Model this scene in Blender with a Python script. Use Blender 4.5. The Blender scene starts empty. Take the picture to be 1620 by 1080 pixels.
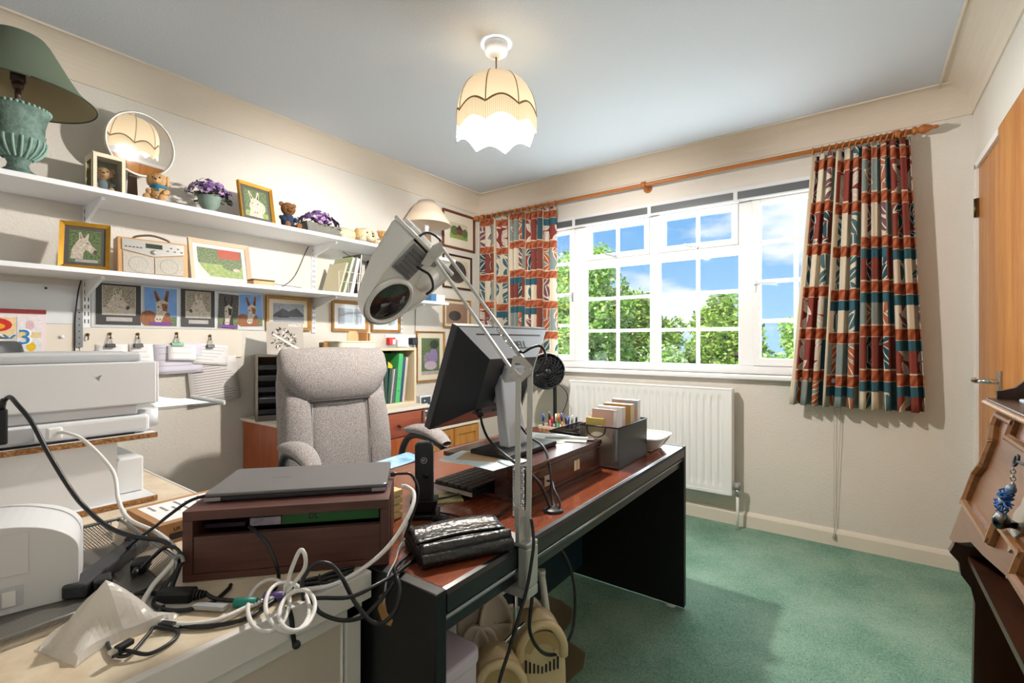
import bpy, bmesh, math, random
from mathutils import Vector, Matrix, Euler
random.seed(7)
PI = math.pi
S = bpy.context.scene
COL = S.collection

# ---------------------------------------------------------------- camera, sky, lights, exposure
cam_d = bpy.data.cameras.new('camera'); cam = bpy.data.objects.new('camera', cam_d); COL.objects.link(cam)
cam_d.sensor_width = 36.0; cam_d.lens = 36.0 * 753.0 / 1620.0; cam_d.clip_start = 0.02; cam_d.clip_end = 500
cam.location = (2.745, 0.0, 1.15); cam.rotation_euler = (math.radians(90), 0, math.radians(36.14))
S.camera = cam
S.view_settings.view_transform = 'Standard'; S.view_settings.look = 'None'
S.view_settings.gamma = 1.0; S.view_settings.use_curve_mapping = False
S.view_settings.exposure = 0.42

W = bpy.data.worlds.new('sky'); S.world = W; W.use_nodes = True
nt = W.node_tree; nt.nodes.clear()
def wn(t, **k):
    n = nt.nodes.new(t)
    for a, b in k.items(): setattr(n, a, b)
    return n
tc = wn('ShaderNodeTexCoord'); sep = wn('ShaderNodeSeparateXYZ'); nt.links.new(tc.outputs['Generated'], sep.inputs[0])
r1 = wn('ShaderNodeValToRGB'); nt.links.new(sep.outputs['Z'], r1.inputs[0])
r1.color_ramp.elements[0].position = 0.0; r1.color_ramp.elements[0].color = (0.45, 0.70, 0.95, 1)
r1.color_ramp.elements[1].position = 0.35; r1.color_ramp.elements[1].color = (0.09, 0.34, 0.80, 1)
mp = wn('ShaderNodeMapping'); mp.inputs['Scale'].default_value = (1, 1, 2.6); nt.links.new(tc.outputs['Generated'], mp.inputs[0])
ns = wn('ShaderNodeTexNoise'); ns.inputs['Scale'].default_value = 3.1; ns.inputs['Detail'].default_value = 7; ns.inputs['Roughness'].default_value = 0.52
nt.links.new(mp.outputs[0], ns.inputs['Vector'])
r2 = wn('ShaderNodeValToRGB'); nt.links.new(ns.outputs[0], r2.inputs[0])
r2.color_ramp.elements[0].position = 0.47; r2.color_ramp.elements[0].color = (0, 0, 0, 1)
r2.color_ramp.elements[1].position = 0.57; r2.color_ramp.elements[1].color = (1, 1, 1, 1)
mx = wn('ShaderNodeMix', data_type='RGBA'); nt.links.new(r2.outputs[0], mx.inputs[0]); nt.links.new(r1.outputs[0], mx.inputs[6]); mx.inputs[7].default_value = (0.95, 0.96, 0.98, 1)
bg = wn('ShaderNodeBackground'); nt.links.new(mx.outputs[2], bg.inputs[0]); bg.inputs[1].default_value = 1.0
wo = wn('ShaderNodeOutputWorld'); nt.links.new(bg.outputs[0], wo.inputs[0])

def light(name, kind, loc, rot, energy, color=(1, 1, 1), **k):
    l = bpy.data.lights.new(name, kind); l.energy = energy; l.color = color
    for a, b in k.items(): setattr(l, a, b)
    o = bpy.data.objects.new(name, l); COL.objects.link(o); o.location = loc; o.rotation_euler = rot
    return o
light('sun', 'SUN', (0, 10, 10), (math.radians(48), 0, math.radians(-25)), 6.5, (1, 0.95, 0.86), angle=math.radians(2))
# soft daylight entering through the window opening
light('daylight', 'AREA', (1.58, 3.33, 1.52), (math.radians(-90), 0, 0), 58.0, (0.94, 0.97, 1.0), shape='RECTANGLE', size=2.1, size_y=1.05)

# ---------------------------------------------------------------- materials
MATS = {}
def lin(c):
    if isinstance(c, str):
        c = [int(c[i:i + 2], 16) / 255 for i in (0, 2, 4)]
        c = [x / 12.92 if x <= 0.04045 else ((x + 0.055) / 1.055) ** 2.4 for x in c]
    return (c[0], c[1], c[2], 1)
class NT:
    def __init__(s, name):
        s.m = bpy.data.materials.new(name); s.m.use_nodes = True; s.t = s.m.node_tree; s.t.nodes.clear()
        s.out = s.t.nodes.new('ShaderNodeOutputMaterial')
    def n(s, t, ins=None, **k):
        n = s.t.nodes.new('ShaderNode' + t)
        for a, b in k.items(): setattr(n, a, b)
        for a, b in (ins or {}).items(): s.set(n.inputs[a], b)
        return n
    def set(s, sock, v):
        if hasattr(v, 'is_output'): s.t.links.new(v, sock)
        else: sock.default_value = v
    def math(s, op, a, b=0.0, c=None):
        n = s.n('Math', operation=op); s.set(n.inputs[0], a); s.set(n.inputs[1], b)
        if c is not None: s.set(n.inputs[2], c)
        return n.outputs[0]
    def mix(s, f, a, b):
        n = s.n('Mix', data_type='RGBA'); s.set(n.inputs[0], f); s.set(n.inputs[6], a); s.set(n.inputs[7], b)
        return n.outputs[2]
    def ramp(s, f, stops, const=False):
        n = s.n('ValToRGB'); s.set(n.inputs[0], f); cr = n.color_ramp
        if const: cr.interpolation = 'CONSTANT'
        while len(cr.elements) < len(stops): cr.elements.new(0.5)
        for e, (p, c) in zip(cr.elements, stops): e.position = p; e.color = lin(c)
        return n.outputs[0]
    def end(s, shader): s.t.links.new(shader, s.out.inputs[0]); return s.m

def M(name, col, rough=0.55, metal=0.0, var=0.0, vscale=8.0, col2=None, bump=0.0, bscale=60.0, stretch=(1, 1, 1), spec=0.5, coat=0.0, alpha=None, trans=0.0):
    """plain procedural material: base colour, optional noise variation to col2, optional bump"""
    if name in MATS: return MATS[name]
    t = NT(name); b = t.n('BsdfPrincipled'); b.inputs['Roughness'].default_value = rough; b.inputs['Metallic'].default_value = metal
    b.inputs['Specular IOR Level'].default_value = spec; b.inputs['Coat Weight'].default_value = coat
    c = lin(col); cs = c
    tcn = t.n('TexCoord').outputs['Object']
    mpn = t.n('Mapping', {0: tcn, 'Scale': stretch}).outputs[0]
    if var or col2:
        c2 = lin(col2) if col2 else tuple(max(0, x * (1 - var)) for x in c[:3]) + (1,)
        nz = t.n('TexNoise', {'Vector': mpn, 'Scale': vscale, 'Detail': 5.0, 'Roughness': 0.6}).outputs[0]
        f = t.n('MapRange', {0: nz, 1: 0.32, 2: 0.68}).outputs[0]
        cs = t.mix(f, c, c2)
    t.set(b.inputs['Base Color'], cs)
    if bump:
        bz = t.n('TexNoise', {'Vector': mpn, 'Scale': bscale, 'Detail': 3.0}).outputs[0]
        t.set(b.inputs['Normal'], t.n('Bump', {'Height': bz, 'Strength': bump, 'Distance': 0.01}).outputs[0])
    if alpha is not None or trans:
        tr = t.n('BsdfTransparent')
        mxs = t.n('MixShader', {0: alpha}); t.t.links.new(tr.outputs[0], mxs.inputs[1]); t.t.links.new(b.outputs[0], mxs.inputs[2])
        MATS[name] = t.end(mxs.outputs[0])
    else: MATS[name] = t.end(b.outputs[0])
    return MATS[name]

def wood(name, c1, c2, axis='y', rough=0.35, scale=9.0, coat=0.0, fine=True):
    if name in MATS: return MATS[name]
    t = NT(name); b = t.n('BsdfPrincipled', {'Roughness': rough}); b.inputs['Coat Weight'].default_value = coat; b.inputs['Coat Roughness'].default_value = 0.12
    st = {'x': (0.09, 1, 1), 'y': (1, 0.09, 1), 'z': (1, 1, 0.09)}[axis]
    v = t.n('Mapping', {0: t.n('TexCoord').outputs['Object'], 'Scale': st}).outputs[0]
    n1 = t.n('TexNoise', {'Vector': v, 'Scale': scale, 'Detail': 4.0, 'Distortion': 0.6}).outputs[0]
    n2 = t.n('TexNoise', {'Vector': v, 'Scale': scale * 9, 'Detail': 3.0}).outputs[0]
    f = t.math('ADD', t.math('MULTIPLY', n1, 0.65), t.math('MULTIPLY', n2, 0.35))
    f = t.n('MapRange', {0: f, 1: 0.36, 2: 0.64}).outputs[0]
    t.set(b.inputs['Base Color'], t.mix(f, lin(c1), lin(c2)))
    MATS[name] = t.end(b.outputs[0]); return MATS[name]

def emis(name, col, s):
    if name in MATS: return MATS[name]
    t = NT(name); MATS[name] = t.end(t.n('Emission', {0: lin(col), 1: s}).outputs[0]); return MATS[name]
def glass(name, tint='ffffff', refl=0.07, rough=0.02):
    if name in MATS: return MATS[name]
    t = NT(name); m = t.n('MixShader', {0: refl}); a = t.n('BsdfTransparent', {0: lin(tint)}); g = t.n('BsdfGlossy', {'Roughness': rough})
    t.t.links.new(a.outputs[0], m.inputs[1]); t.t.links.new(g.outputs[0], m.inputs[2]); MATS[name] = t.end(m.outputs[0]); return MATS[name]

# ---------------------------------------------------------------- mesh helpers
def rotm(rx=0, ry=0, rz=0): return Euler((math.radians(rx), math.radians(ry), math.radians(rz)), 'XYZ').to_matrix()
def frame(loc, rx=0, ry=0, rz=0): return Matrix.Translation(loc) @ rotm(rx, ry, rz).to_4x4()
def smoothpath(pts, sub=8):
    P = [Vector(p) for p in pts]
    if len(P) < 3: return P
    out = []
    for i in range(len(P) - 1):
        a = P[max(i - 1, 0)]; b = P[i]; c = P[i + 1]; d = P[min(i + 2, len(P) - 1)]
        for k in range(sub):
            t = k / sub
            out.append(0.5 * ((2 * b) + (c - a) * t + (2 * a - 5 * b + 4 * c - d) * t * t + (3 * b - a - 3 * c + d) * t ** 3))
    out.append(P[-1]); return out
class MB:
    def __init__(s): s.v = []; s.f = []; s.mi = []; s.sm = []; s.uv = {}
    def add(s, vs, fs, mi=0, sm=False, X=None):
        o = len(s.v)
        s.v += [tuple(X @ Vector(p)) if X is not None else tuple(p) for p in vs]
        for f in fs: s.f.append(tuple(i + o for i in f)); s.mi.append(mi); s.sm.append(sm)
        return s
    def box(s, x0, x1, y0, y1, z0, z1, mi=0, X=None):
        vs = [(x, y, z) for z in (z0, z1) for y in (y0, y1) for x in (x0, x1)]
        return s.add(vs, [(0, 2, 3, 1), (4, 5, 7, 6), (0, 1, 5, 4), (2, 6, 7, 3), (0, 4, 6, 2), (1, 3, 7, 5)], mi, False, X)
    def cb(s, c, d, mi=0, X=None, rx=0, ry=0, rz=0):
        Y = frame(c, rx, ry, rz)
        if X is not None: Y = X @ Y
        return s.box(-d[0] / 2, d[0] / 2, -d[1] / 2, d[1] / 2, -d[2] / 2, d[2] / 2, mi, Y)
    def lathe(s, prof, n=24, X=None, mi=0, sm=True, a0=0, a1=2 * PI, cap=True):
        full = abs(a1 - a0 - 2 * PI) < 1e-6; m = n if full else n + 1
        vs = []
        for r, z in prof:
            for i in range(m):
                a = a0 + (a1 - a0) * i / n; vs.append((r * math.cos(a), r * math.sin(a), z))
        fs = []
        for j in range(len(prof) - 1):
            for i in range(n):
                k = (i + 1) % m; fs.append((j * m + i, j * m + k, (j + 1) * m + k, (j + 1) * m + i))
        s.add(vs, fs, mi, sm, X)
        if cap and full:
            o = len(s.v) - len(vs)
            if prof[0][0] > 1e-5: s.f.append(tuple(o + i for i in reversed(range(m)))); s.mi.append(mi); s.sm.append(False)
            if prof[-1][0] > 1e-5: s.f.append(tuple(o + (len(prof) - 1) * m + i for i in range(m))); s.mi.append(mi); s.sm.append(False)
        return s
    def cyl(s, p0, p1, r0, r1=None, n=12, mi=0, X=None):
        p0 = Vector(p0); p1 = Vector(p1); d = p1 - p0
        Y = Matrix.Translation(p0) @ d.to_track_quat('Z', 'Y').to_matrix().to_4x4()
        if X is not None: Y = X @ Y
        return s.lathe([(r0, 0), (r0 if r1 is None else r1, d.length)], n, Y, mi)
    def tube(s, pts, r, n=8, mi=0, sub=8, closed=False, X=None):
        P = smoothpath(pts, sub) if sub > 1 else [Vector(p) for p in pts]
        vs = []; fs = []; up = None
        for i, p in enumerate(P):
            d = (P[min(i + 1, len(P) - 1)] - P[max(i - 1, 0)])
            if d.length < 1e-9: d = Vector((0, 0, 1))
            d.normalize()
            if up is None: up = d.orthogonal().normalized()
            up = (up - d * up.dot(d))
            if up.length < 1e-6: up = d.orthogonal()
            up.normalize(); w = d.cross(up)
            rr = r(i / (len(P) - 1)) if callable(r) else r
            for k in range(n):
                a = 2 * PI * k / n; vs.append(p + up * (rr * math.cos(a)) + w * (rr * math.sin(a)))
        for i in range(len(P) - 1):
            for k in range(n): q = (k + 1) % n; fs.append((i * n + k, i * n + q, (i + 1) * n + q, (i + 1) * n + k))
        fs.append(tuple(reversed(range(n)))); fs.append(tuple((len(P) - 1) * n + k for k in range(n)))
        return s.add(vs, fs, mi, True, X)
    def prism(s, poly, z0, z1, X=None, mi=0, sm=False, mcap=None):
        n = len(poly); vs = [(x, y, z0) for x, y in poly] + [(x, y, z1) for x, y in poly]
        s.add(vs, [(i, (i + 1) % n, n + (i + 1) % n, n + i) for i in range(n)], mi, sm, X)
        o = len(s.v) - 2 * n
        for f in (tuple(reversed(range(n))), tuple(range(n, 2 * n))):
            s.f.append(tuple(o + i for i in f)); s.mi.append(mi if mcap is None else mcap); s.sm.append(False)
        return s
    def poly(s, pts, mi=0, X=None): return s.add(pts, [tuple(range(len(pts)))], mi, False, X)
    def ell(s, c, r, mi=0, nu=14, nv=8, X=None, rx=0, ry=0, rz=0):
        Y = frame(c, rx, ry, rz) @ Matrix.Diagonal((r[0], r[1], r[2], 1))
        if X is not None: Y = X @ Y
        return s.lathe([(math.sin(PI * j / nv) + 1e-6 * (j in (0, nv)), -math.cos(PI * j / nv)) for j in range(nv + 1)], nu, Y, mi, cap=False)
    def grid(s, fn, nu, nv, mi=0, sm=True, uvfn=None, X=None):
        vs = [fn(i / nu, j / nv) for j in range(nv + 1) for i in range(nu + 1)]; o = len(s.v)
        s.add(vs, [(j * (nu + 1) + i, j * (nu + 1) + i + 1, (j + 1) * (nu + 1) + i + 1, (j + 1) * (nu + 1) + i) for j in range(nv) for i in range(nu)], mi, sm, X)
        if uvfn:
            for j in range(nv + 1):
                for i in range(nu + 1): s.uv[o + j * (nu + 1) + i] = uvfn(i / nu, j / nv)
        return s
def wmat(o):
    m = Matrix.Identity(4)
    while o is not None:
        m = o.matrix_basis @ m; o = o.parent
    return m
def mk(name, mb, mats, parent=None, bev=0.0, seg=2, world=True, fix=False, sub=0, solid=0.0):
    """one mesh object; parented parts given in world coordinates are moved into the parent's space"""
    if not isinstance(mats, (list, tuple)): mats = [mats]
    vs = mb.v; org = None
    if parent is not None:
        if world:
            iv = wmat(parent).inverted(); vs = [tuple(iv @ Vector(p)) for p in vs]
    else:
        lo = [min(p[i] for p in vs) for i in range(3)]; hi = [max(p[i] for p in vs) for i in range(3)]
        org = ((lo[0] + hi[0]) / 2, (lo[1] + hi[1]) / 2, lo[2]); vs = [(p[0] - org[0], p[1] - org[1], p[2] - org[2]) for p in vs]
    me = bpy.data.meshes.new(name); me.from_pydata(vs, [], mb.f)
    me.polygons.foreach_set('material_index', mb.mi); me.polygons.foreach_set('use_smooth', mb.sm)
    for m in mats: me.materials.append(m)
    if mb.uv:
        ul = me.uv_layers.new(name='UVMap')
        for lp in me.loops: ul.data[lp.index].uv = mb.uv.get(lp.vertex_index, (0, 0))
    if fix or True:
        bm = bmesh.new(); bm.from_mesh(me); bmesh.ops.recalc_face_normals(bm, faces=bm.faces); bm.to_mesh(me); bm.free()
    me.update()
    o = bpy.data.objects.new(name, me); COL.objects.link(o)
    if parent is not None: o.parent = parent
    else: o.location = org
    if solid:
        md = o.modifiers.new('solid', 'SOLIDIFY'); md.thickness = solid; md.offset = 0
    if bev:
        md = o.modifiers.new('bevel', 'BEVEL'); md.width = bev; md.segments = seg; md.limit_method = 'ANGLE'; md.angle_limit = math.radians(40)
    if sub:
        md = o.modifiers.new('sub', 'SUBSURF'); md.levels = sub; md.render_levels = sub
    return o
def tag(o, label, cat, group=None):
    o['label'] = label; o['category'] = cat
    if group: o['group'] = group
    return o
def thing(name, label, cat, loc=(0, 0, 0), rz=0, group=None, rx=0, ry=0):
    o = bpy.data.objects.new(name, None); COL.objects.link(o); o.empty_display_size = 0.05
    o.location = loc; o.rotation_euler = (math.radians(rx), math.radians(ry), math.radians(rz))
    return tag(o, label, cat, group)
def struct(name, mb, mats, parent=None, **k):
    o = mk(name, mb, mats, parent, **k)
    if parent is None: o['kind'] = 'structure'
    return o
def text_mesh(s, size, depth=0.0003):
    cu = bpy.data.curves.new('t', 'FONT'); cu.body = s; cu.size = size; cu.extrude = depth; cu.align_x = 'CENTER'; cu.align_y = 'CENTER'; cu.resolution_u = 3
    o = bpy.data.objects.new('t', cu); COL.objects.link(o)
    dg = bpy.context.evaluated_depsgraph_get(); me = bpy.data.meshes.new_from_object(o.evaluated_get(dg))
    bpy.data.objects.remove(o); bpy.data.curves.remove(cu); return me
def lettering(s, size, mat, parent, X, name='lettering', sx=1.0):
    """flat printed text; X = matrix in the parent's space, text lies in its xy plane"""
    me = text_mesh(s, size); me.materials.clear(); me.materials.append(mat)
    me.transform(X @ Matrix.Diagonal((sx, 1, 1, 1))); me.name = name
    o = bpy.data.objects.new(name, me); COL.objects.link(o); o.parent = parent; return o
def facing(loc, right, up):
    r = Vector(right).normalized(); u = Vector(up).normalized(); n = r.cross(u)
    return Matrix((( r.x, u.x, n.x, loc[0]), (r.y, u.y, n.y, loc[1]), (r.z, u.z, n.z, loc[2]), (0, 0, 0, 1)))
def rrect(w, h, r, n=4, cx=0, cy=0):
    out = []
    for qx, qy, a in ((1, 1, 0), (-1, 1, 90), (-1, -1, 180), (1, -1, 270)):
        for i in range(n + 1):
            t = math.radians(a + 90 * i / n); out.append((cx + qx * (w / 2 - r) + r * math.cos(t), cy + qy * (h / 2 - r) + r * math.sin(t)))
    return out
# ================================================================ THE ROOM
WX, WY, RX, CH, BY = 0.0, 3.252, 3.2, 2.41, -1.1
m_wall = M('wall_paper', 'e0dad1', 0.9, var=0.03, vscale=3, bump=0.22, bscale=110)
m_ceil = M('ceiling_paint', 'cdd2d9', 0.92, bump=0.12, bscale=110)
m_cove = M('coving_paint', 'e0d4c4', 0.8)
m_white = M('white_gloss_paint', 'f2f1ee', 0.35)
m_trim = M('skirting_paint', 'e6ddcf', 0.5)
def carpet():
    t = NT('green_carpet'); b = t.n('BsdfPrincipled', {'Roughness': 1.0, 'Specular IOR Level': 0.1})
    v = t.n('TexCoord').outputs['Object']
    n1 = t.n('TexNoise', {'Vector': v, 'Scale': 230.0, 'Detail': 2.0}).outputs[0]; n2 = t.n('TexNoise', {'Vector': v, 'Scale': 4.0, 'Detail': 4.0}).outputs[0]
    f = t.n('MapRange', {0: t.math('ADD', t.math('MULTIPLY', n1, 0.6), t.math('MULTIPLY', n2, 0.4)), 1: 0.36, 2: 0.64}).outputs[0]
    t.set(b.inputs['Base Color'], t.mix(f, lin('5f8a78'), lin('9dbba8')))
    t.set(b.inputs['Normal'], t.n('Bump', {'Height': n1, 'Strength': 0.6, 'Distance': 0.01}).outputs[0])
    return t.end(b.outputs[0])
struct('floor', MB().box(-0.1, RX + 0.1, BY - 0.1, WY + 0.1, -0.05, 0), carpet())
struct('ceiling', MB().box(-0.1, RX + 0.1, BY - 0.1, WY + 0.14, CH, CH + 0.05), m_ceil)
struct('wall_left', MB().box(-0.1, 0, BY - 0.1, WY + 0.14, 0, CH), m_wall)
struct('wall_back', MB().box(0, RX, BY - 0.1, BY, 0, CH), m_wall)
WX0, WX1, WZ0, WZ1 = 0.44, 2.72, 0.945, 2.10
struct('wall_window', MB().box(0, WX0, WY, WY + 0.14, 0, CH).box(WX1, RX, WY, WY + 0.14, 0, CH).box(WX0, WX1, WY, WY + 0.14, 0, WZ0).box(WX0, WX1, WY, WY + 0.14, WZ1, CH), m_wall)
DY0, DY1 = 2.22, 3.165
struct('wall_right', MB().box(RX, RX + 0.1, BY - 0.1, DY0, 0, CH).box(RX, RX + 0.1, DY1, WY + 0.14, 0, CH).box(RX, RX + 0.1, 2.70, DY1, 1.985, CH).box(RX, RX + 0.1, DY0, 2.70, 2.02, CH), m_wall)
# coving: quarter-round concave cornice
def cove(c=0.134, n=10): return [(c - c * math.sin(PI / 2 * i / n) + 0.0, CH - c * math.cos(PI / 2 * i / n)) if False else (c * (1 - math.cos(PI / 2 * i / n)), CH - c + c * math.sin(PI / 2 * i / n)) for i in range(n + 1)]
prof = cove()
poly = [(0, CH - 0.134)] + [(0.008, CH - 0.134)] + [(max(0.008, a), b) for a, b in prof[1:]] + [(0.134, CH - 0.008), (0.142, CH - 0.008), (0.142, CH), (0, CH)]
def extr(poly, f0, f1, sm=False):
    n = len(poly); mb = MB(); vs = [f0(a, b) for a, b in poly] + [f1(a, b) for a, b in poly]
    mb.add(vs, [(i, (i + 1) % n, n + (i + 1) % n, n + i) for i in range(n)] + [tuple(range(n)), tuple(range(2 * n - 1, n - 1, -1))], 0, sm); return mb
struct('trim_1', extr(poly, lambda a, b: (a, BY, b), lambda a, b: (a, WY, b)), m_cove)
struct('trim_2', extr(poly, lambda a, b: (0, WY - a, b), lambda a, b: (RX, WY - a, b)), m_cove)
struct('trim_3', extr(poly, lambda a, b: (RX - a, BY, b), lambda a, b: (RX - a, WY, b)), m_cove)
sk = [(0, 0), (0.016, 0), (0.016, 0.07), (0.012, 0.08), (0.006, 0.092), (0, 0.092)]
struct('baseboard_window', extr(sk, lambda a, b: (0, WY - a, b), lambda a, b: (RX, WY - a, b)), m_trim)
struct('baseboard_left', extr(sk, lambda a, b: (a, BY, b), lambda a, b: (a, WY - 0.016, b)), m_trim)
struct('baseboard_right', extr(sk, lambda a, b: (RX - a, BY, b), lambda a, b: (RX - a, DY0 - 0.05, b)), m_trim)

# ---- door: orange veneered leaf beside a taller panel, white lining, chrome lever
m_door = wood('sapele_door', 'c98a45', 'a8652c', 'z', 0.38, 14)
m_chrome = M('chrome', 'c8c8c8', 0.16, 1.0)
m_brass = M('aged_brass', '6e5636', 0.4, 1.0)
d1 = mk('door_1', MB().box(RX + 0.006, RX + 0.046, 2.702, DY1 - 0.006, 0.005, 1.978), m_door, bev=0.002); d1['kind'] = 'structure'
mk('door_panel', MB().box(RX - 0.004, RX + 0.04, DY0 + 0.006, 2.70, 0.005, 2.012), m_door, d1, bev=0.002)
mk('door_frame', MB().box(RX - 0.006, RX + 0.1, DY1 - 0.004, DY1 + 0.02, 0, 2.0).box(RX - 0.006, RX + 0.1, 2.702, DY1 + 0.02, 1.98, 2.01).box(RX - 0.006, RX + 0.1, DY0 - 0.02, DY0 + 0.004, 0, 2.04), m_white, d1)
for z in (1.79, 0.35): mk('hinge', MB().box(RX - 0.004, RX + 0.01, DY1 - 0.018, DY1 - 0.004, z - 0.045, z + 0.045).cyl((RX - 0.006, DY1 - 0.006, z - 0.045), (RX - 0.006, DY1 - 0.006, z + 0.045), 0.006), m_brass, d1)
hp = mk('handle', MB().tube([(RX - 0.012, 2.655, 0.99), (RX - 0.05, 2.66, 0.99), (RX - 0.064, 2.69, 0.988), (RX - 0.066, 2.76, 0.985), (RX - 0.062, 2.80, 0.988)], 0.010, 10), m_chrome, d1)
mk('handle_plate', MB().box(RX - 0.014, RX - 0.004, 2.632, 2.676, 0.925, 1.035), m_chrome, hp, bev=0.003)

# ---- window
m_upvc = M('white_frame', 'f4f5f6', 0.3)
m_pane = glass('window_glass', 'f4f8f8', 0.05)
FY0, FY1 = WY + 0.035, WY + 0.085
win = mk('window_1', MB().box(WX0, WX1, FY0, FY1, WZ0, 1.0).box(WX0, WX1, FY0, FY1, 2.045, WZ1).box(WX0, 0.49, FY0, FY1, 1.0, 2.045).box(2.67, WX1, FY0, FY1, 1.0, 2.045), m_upvc, bev=0.004); win['kind'] = 'structure'
for a, b in ((0.955, 1.045), (1.55, 1.615), (2.125, 2.205)): mk('mullion', MB().box(a, b, FY0 - 0.004, FY1, 1.0, 2.045), m_upvc, win, bev=0.004)
for a, b in ((1.045, 1.55), (1.615, 2.125)): mk('transom', MB().box(a, b, FY0 - 0.003, FY1, 1.705, 1.765), m_upvc, win, bev=0.004)
mk('window_sill', MB().box(WX0 - 0.05, WX1 + 0.05, WY - 0.055, FY0 + 0.01, 0.917, 0.945), m_white, win, bev=0.008)
mk('reveal_lining', MB().box(WX0, WX1, WY + 0.001, FY0, 2.075, WZ1).box(WX0, WX0 + 0.012, WY + 0.001, FY0, WZ0, 2.075).box(WX1 - 0.012, WX1, WY + 0.001, FY0, WZ0, 2.075), m_white, win)
def sash(x0, x1, z0, z1, cols, rows, fw, proud, nm):
    """casement: its frame, glazing bars and single panes"""
    y0, y1 = FY0 - proud, FY1 - 0.012
    if fw:
        o = mk(nm, MB().box(x0, x0 + fw, y0, y1, z0, z1).box(x1 - fw, x1, y0, y1, z0, z1).box(x0 + fw, x1 - fw, y0, y1, z0, z0 + fw).box(x0 + fw, x1 - fw, y0, y1, z1 - fw, z1), m_upvc, win, bev=0.004)
    else: o = win
    a0, a1, b0, b1 = x0 + fw, x1 - fw, z0 + fw, z1 - fw; g = 0.022; yg = FY0 + 0.028
    cw = (a1 - a0 - g * (cols - 1)) / cols; rh = (b1 - b0 - g * (rows - 1)) / rows
    for i in range(cols - 1): mk('glazing_bar', MB().box(a0 + cw * (i + 1) + g * i, a0 + (cw + g) * (i + 1), yg - 0.012, yg + 0.012, b0, b1), m_upvc, o, bev=0.003)
    for i in range(cols):
        xx = a0 + (cw + g) * i
        for j in range(rows):
            zz = b0 + (rh + g) * j
            mk('pane', MB().box(xx, xx + cw, yg - 0.002, yg + 0.002, zz, zz + rh), m_pane, o)
            if j < rows - 1: mk('glazing_bar', MB().box(xx, xx + cw, yg - 0.012, yg + 0.012, zz + rh, zz + rh + g), m_upvc, o, bev=0.003)
    return o
s1 = sash(0.49, 0.955, 1.0, 2.045, 2, 4, 0.045, 0.012, 'casement')
s2 = sash(2.205, 2.67, 1.0, 2.045, 2, 4, 0.045, 0.012, 'casement')
v1 = sash(1.045, 1.55, 1.765, 2.03, 2, 1, 0.04, 0.012, 'vent_casement')
v2 = sash(1.615, 2.125, 1.765, 2.03, 2, 1, 0.04, 0.012, 'vent_casement')
sash(1.045, 1.55, 1.0, 1.705, 2, 3, 0, 0, ''); sash(1.615, 2.125, 1.0, 1.705, 2, 3, 0, 0, '')
m_alu = M('satin_aluminium', 'c9ccce', 0.35, 0.9)
for o, x in ((v1, 1.30), (v2, 1.87)):
    mk('window_handle', MB().cyl((x, FY0 - 0.03, 1.775), (x, FY0 - 0.012, 1.775), 0.011).tube([(x, FY0 - 0.03, 1.775), (x - 0.03, FY0 - 0.034, 1.785), (x - 0.075, FY0 - 0.036, 1.80)], 0.006, 8), m_alu, o)
mk('window_handle', MB().box(2.212, 2.226, FY0 - 0.02, FY0 - 0.010, 1.46, 1.53).tube([(2.219, FY0 - 0.024, 1.50), (2.26, FY0 - 0.032, 1.51), (2.34, FY0 - 0.034, 1.50)], 0.006, 8), m_alu, s2)
mk('window_handle', MB().box(0.934, 0.948, FY0 - 0.02, FY0 - 0.010, 1.46, 1.53).tube([(0.941, FY0 - 0.024, 1.50), (0.90, FY0 - 0.032, 1.51), (0.83, FY0 - 0.034, 1.50)], 0.006, 8), m_alu, s1)

# ---- outside: garden ground, hedge bushes, trees
def leafmat(name, a, b, c):
    t = NT(name); g = t.n('NewGeometry').outputs['Random Per Island']
    col = t.ramp(g, [(0, a), (0.45, b), (1.0, c)])
    d = t.n('BsdfDiffuse', {0: col}); tr = t.n('BsdfTranslucent', {0: col}); m = t.n('MixShader', {0: 0.3})
    t.t.links.new(d.outputs[0], m.inputs[1]); t.t.links.new(tr.outputs[0], m.inputs[2]); return t.end(m.outputs[0])
l_dark = leafmat('hedge_leaf', '5a7a2a', '96b84a', 'd4dd86'); l_mid = leafmat('birch_leaf', '6f9c38', 'b0d468', 'e6f0b4'); l_pale = leafmat('flowering_leaf', '6a9838', 'accc6a', 'fbf9e8')
m_bark = M('bark', '5b4a3a', 0.9, var=0.4, bump=0.5)
struct('ground', MB().box(-40, 40, WY + 0.3, 60, -2.9, -2.8), M('lawn', '5f7d33', 0.95, col2='87a04a', vscale=2))
def foliage(c, r, n, size, rnd, clumps):
    mb = MB(); cs = []
    for i in range(clumps):
        while 1:
            p = Vector((rnd.uniform(-1, 1), rnd.uniform(-1, 1), rnd.uniform(-1, 1)))
            if p.length < 1: break
        cs.append((Vector((p.x * r[0], p.y * r[1], p.z * r[2])) * 0.78, rnd.uniform(0.22, 0.42) * min(r)))
    for i in range(n):
        k, kr = cs[i % clumps]
        d = Vector((rnd.gauss(0, 1), rnd.gauss(0, 1), rnd.gauss(0, 1))).normalized() * kr * (0.6 + 0.55 * rnd.random())
        p = Vector(c) + k + d; s = size * rnd.uniform(0.6, 1.3)
        a = Vector((rnd.gauss(0, 1), rnd.gauss(0, 1), rnd.gauss(0, 0.6))).normalized(); b = a.orthogonal().normalized()
        b = (Matrix.Rotation(rnd.uniform(0, 6.28), 3, a) @ b)
        mb.add([p - a * s, p + b * s * 0.5, p + a * s, p - b * s * 0.5], [(0, 1, 2, 3)])
    return mb
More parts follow.
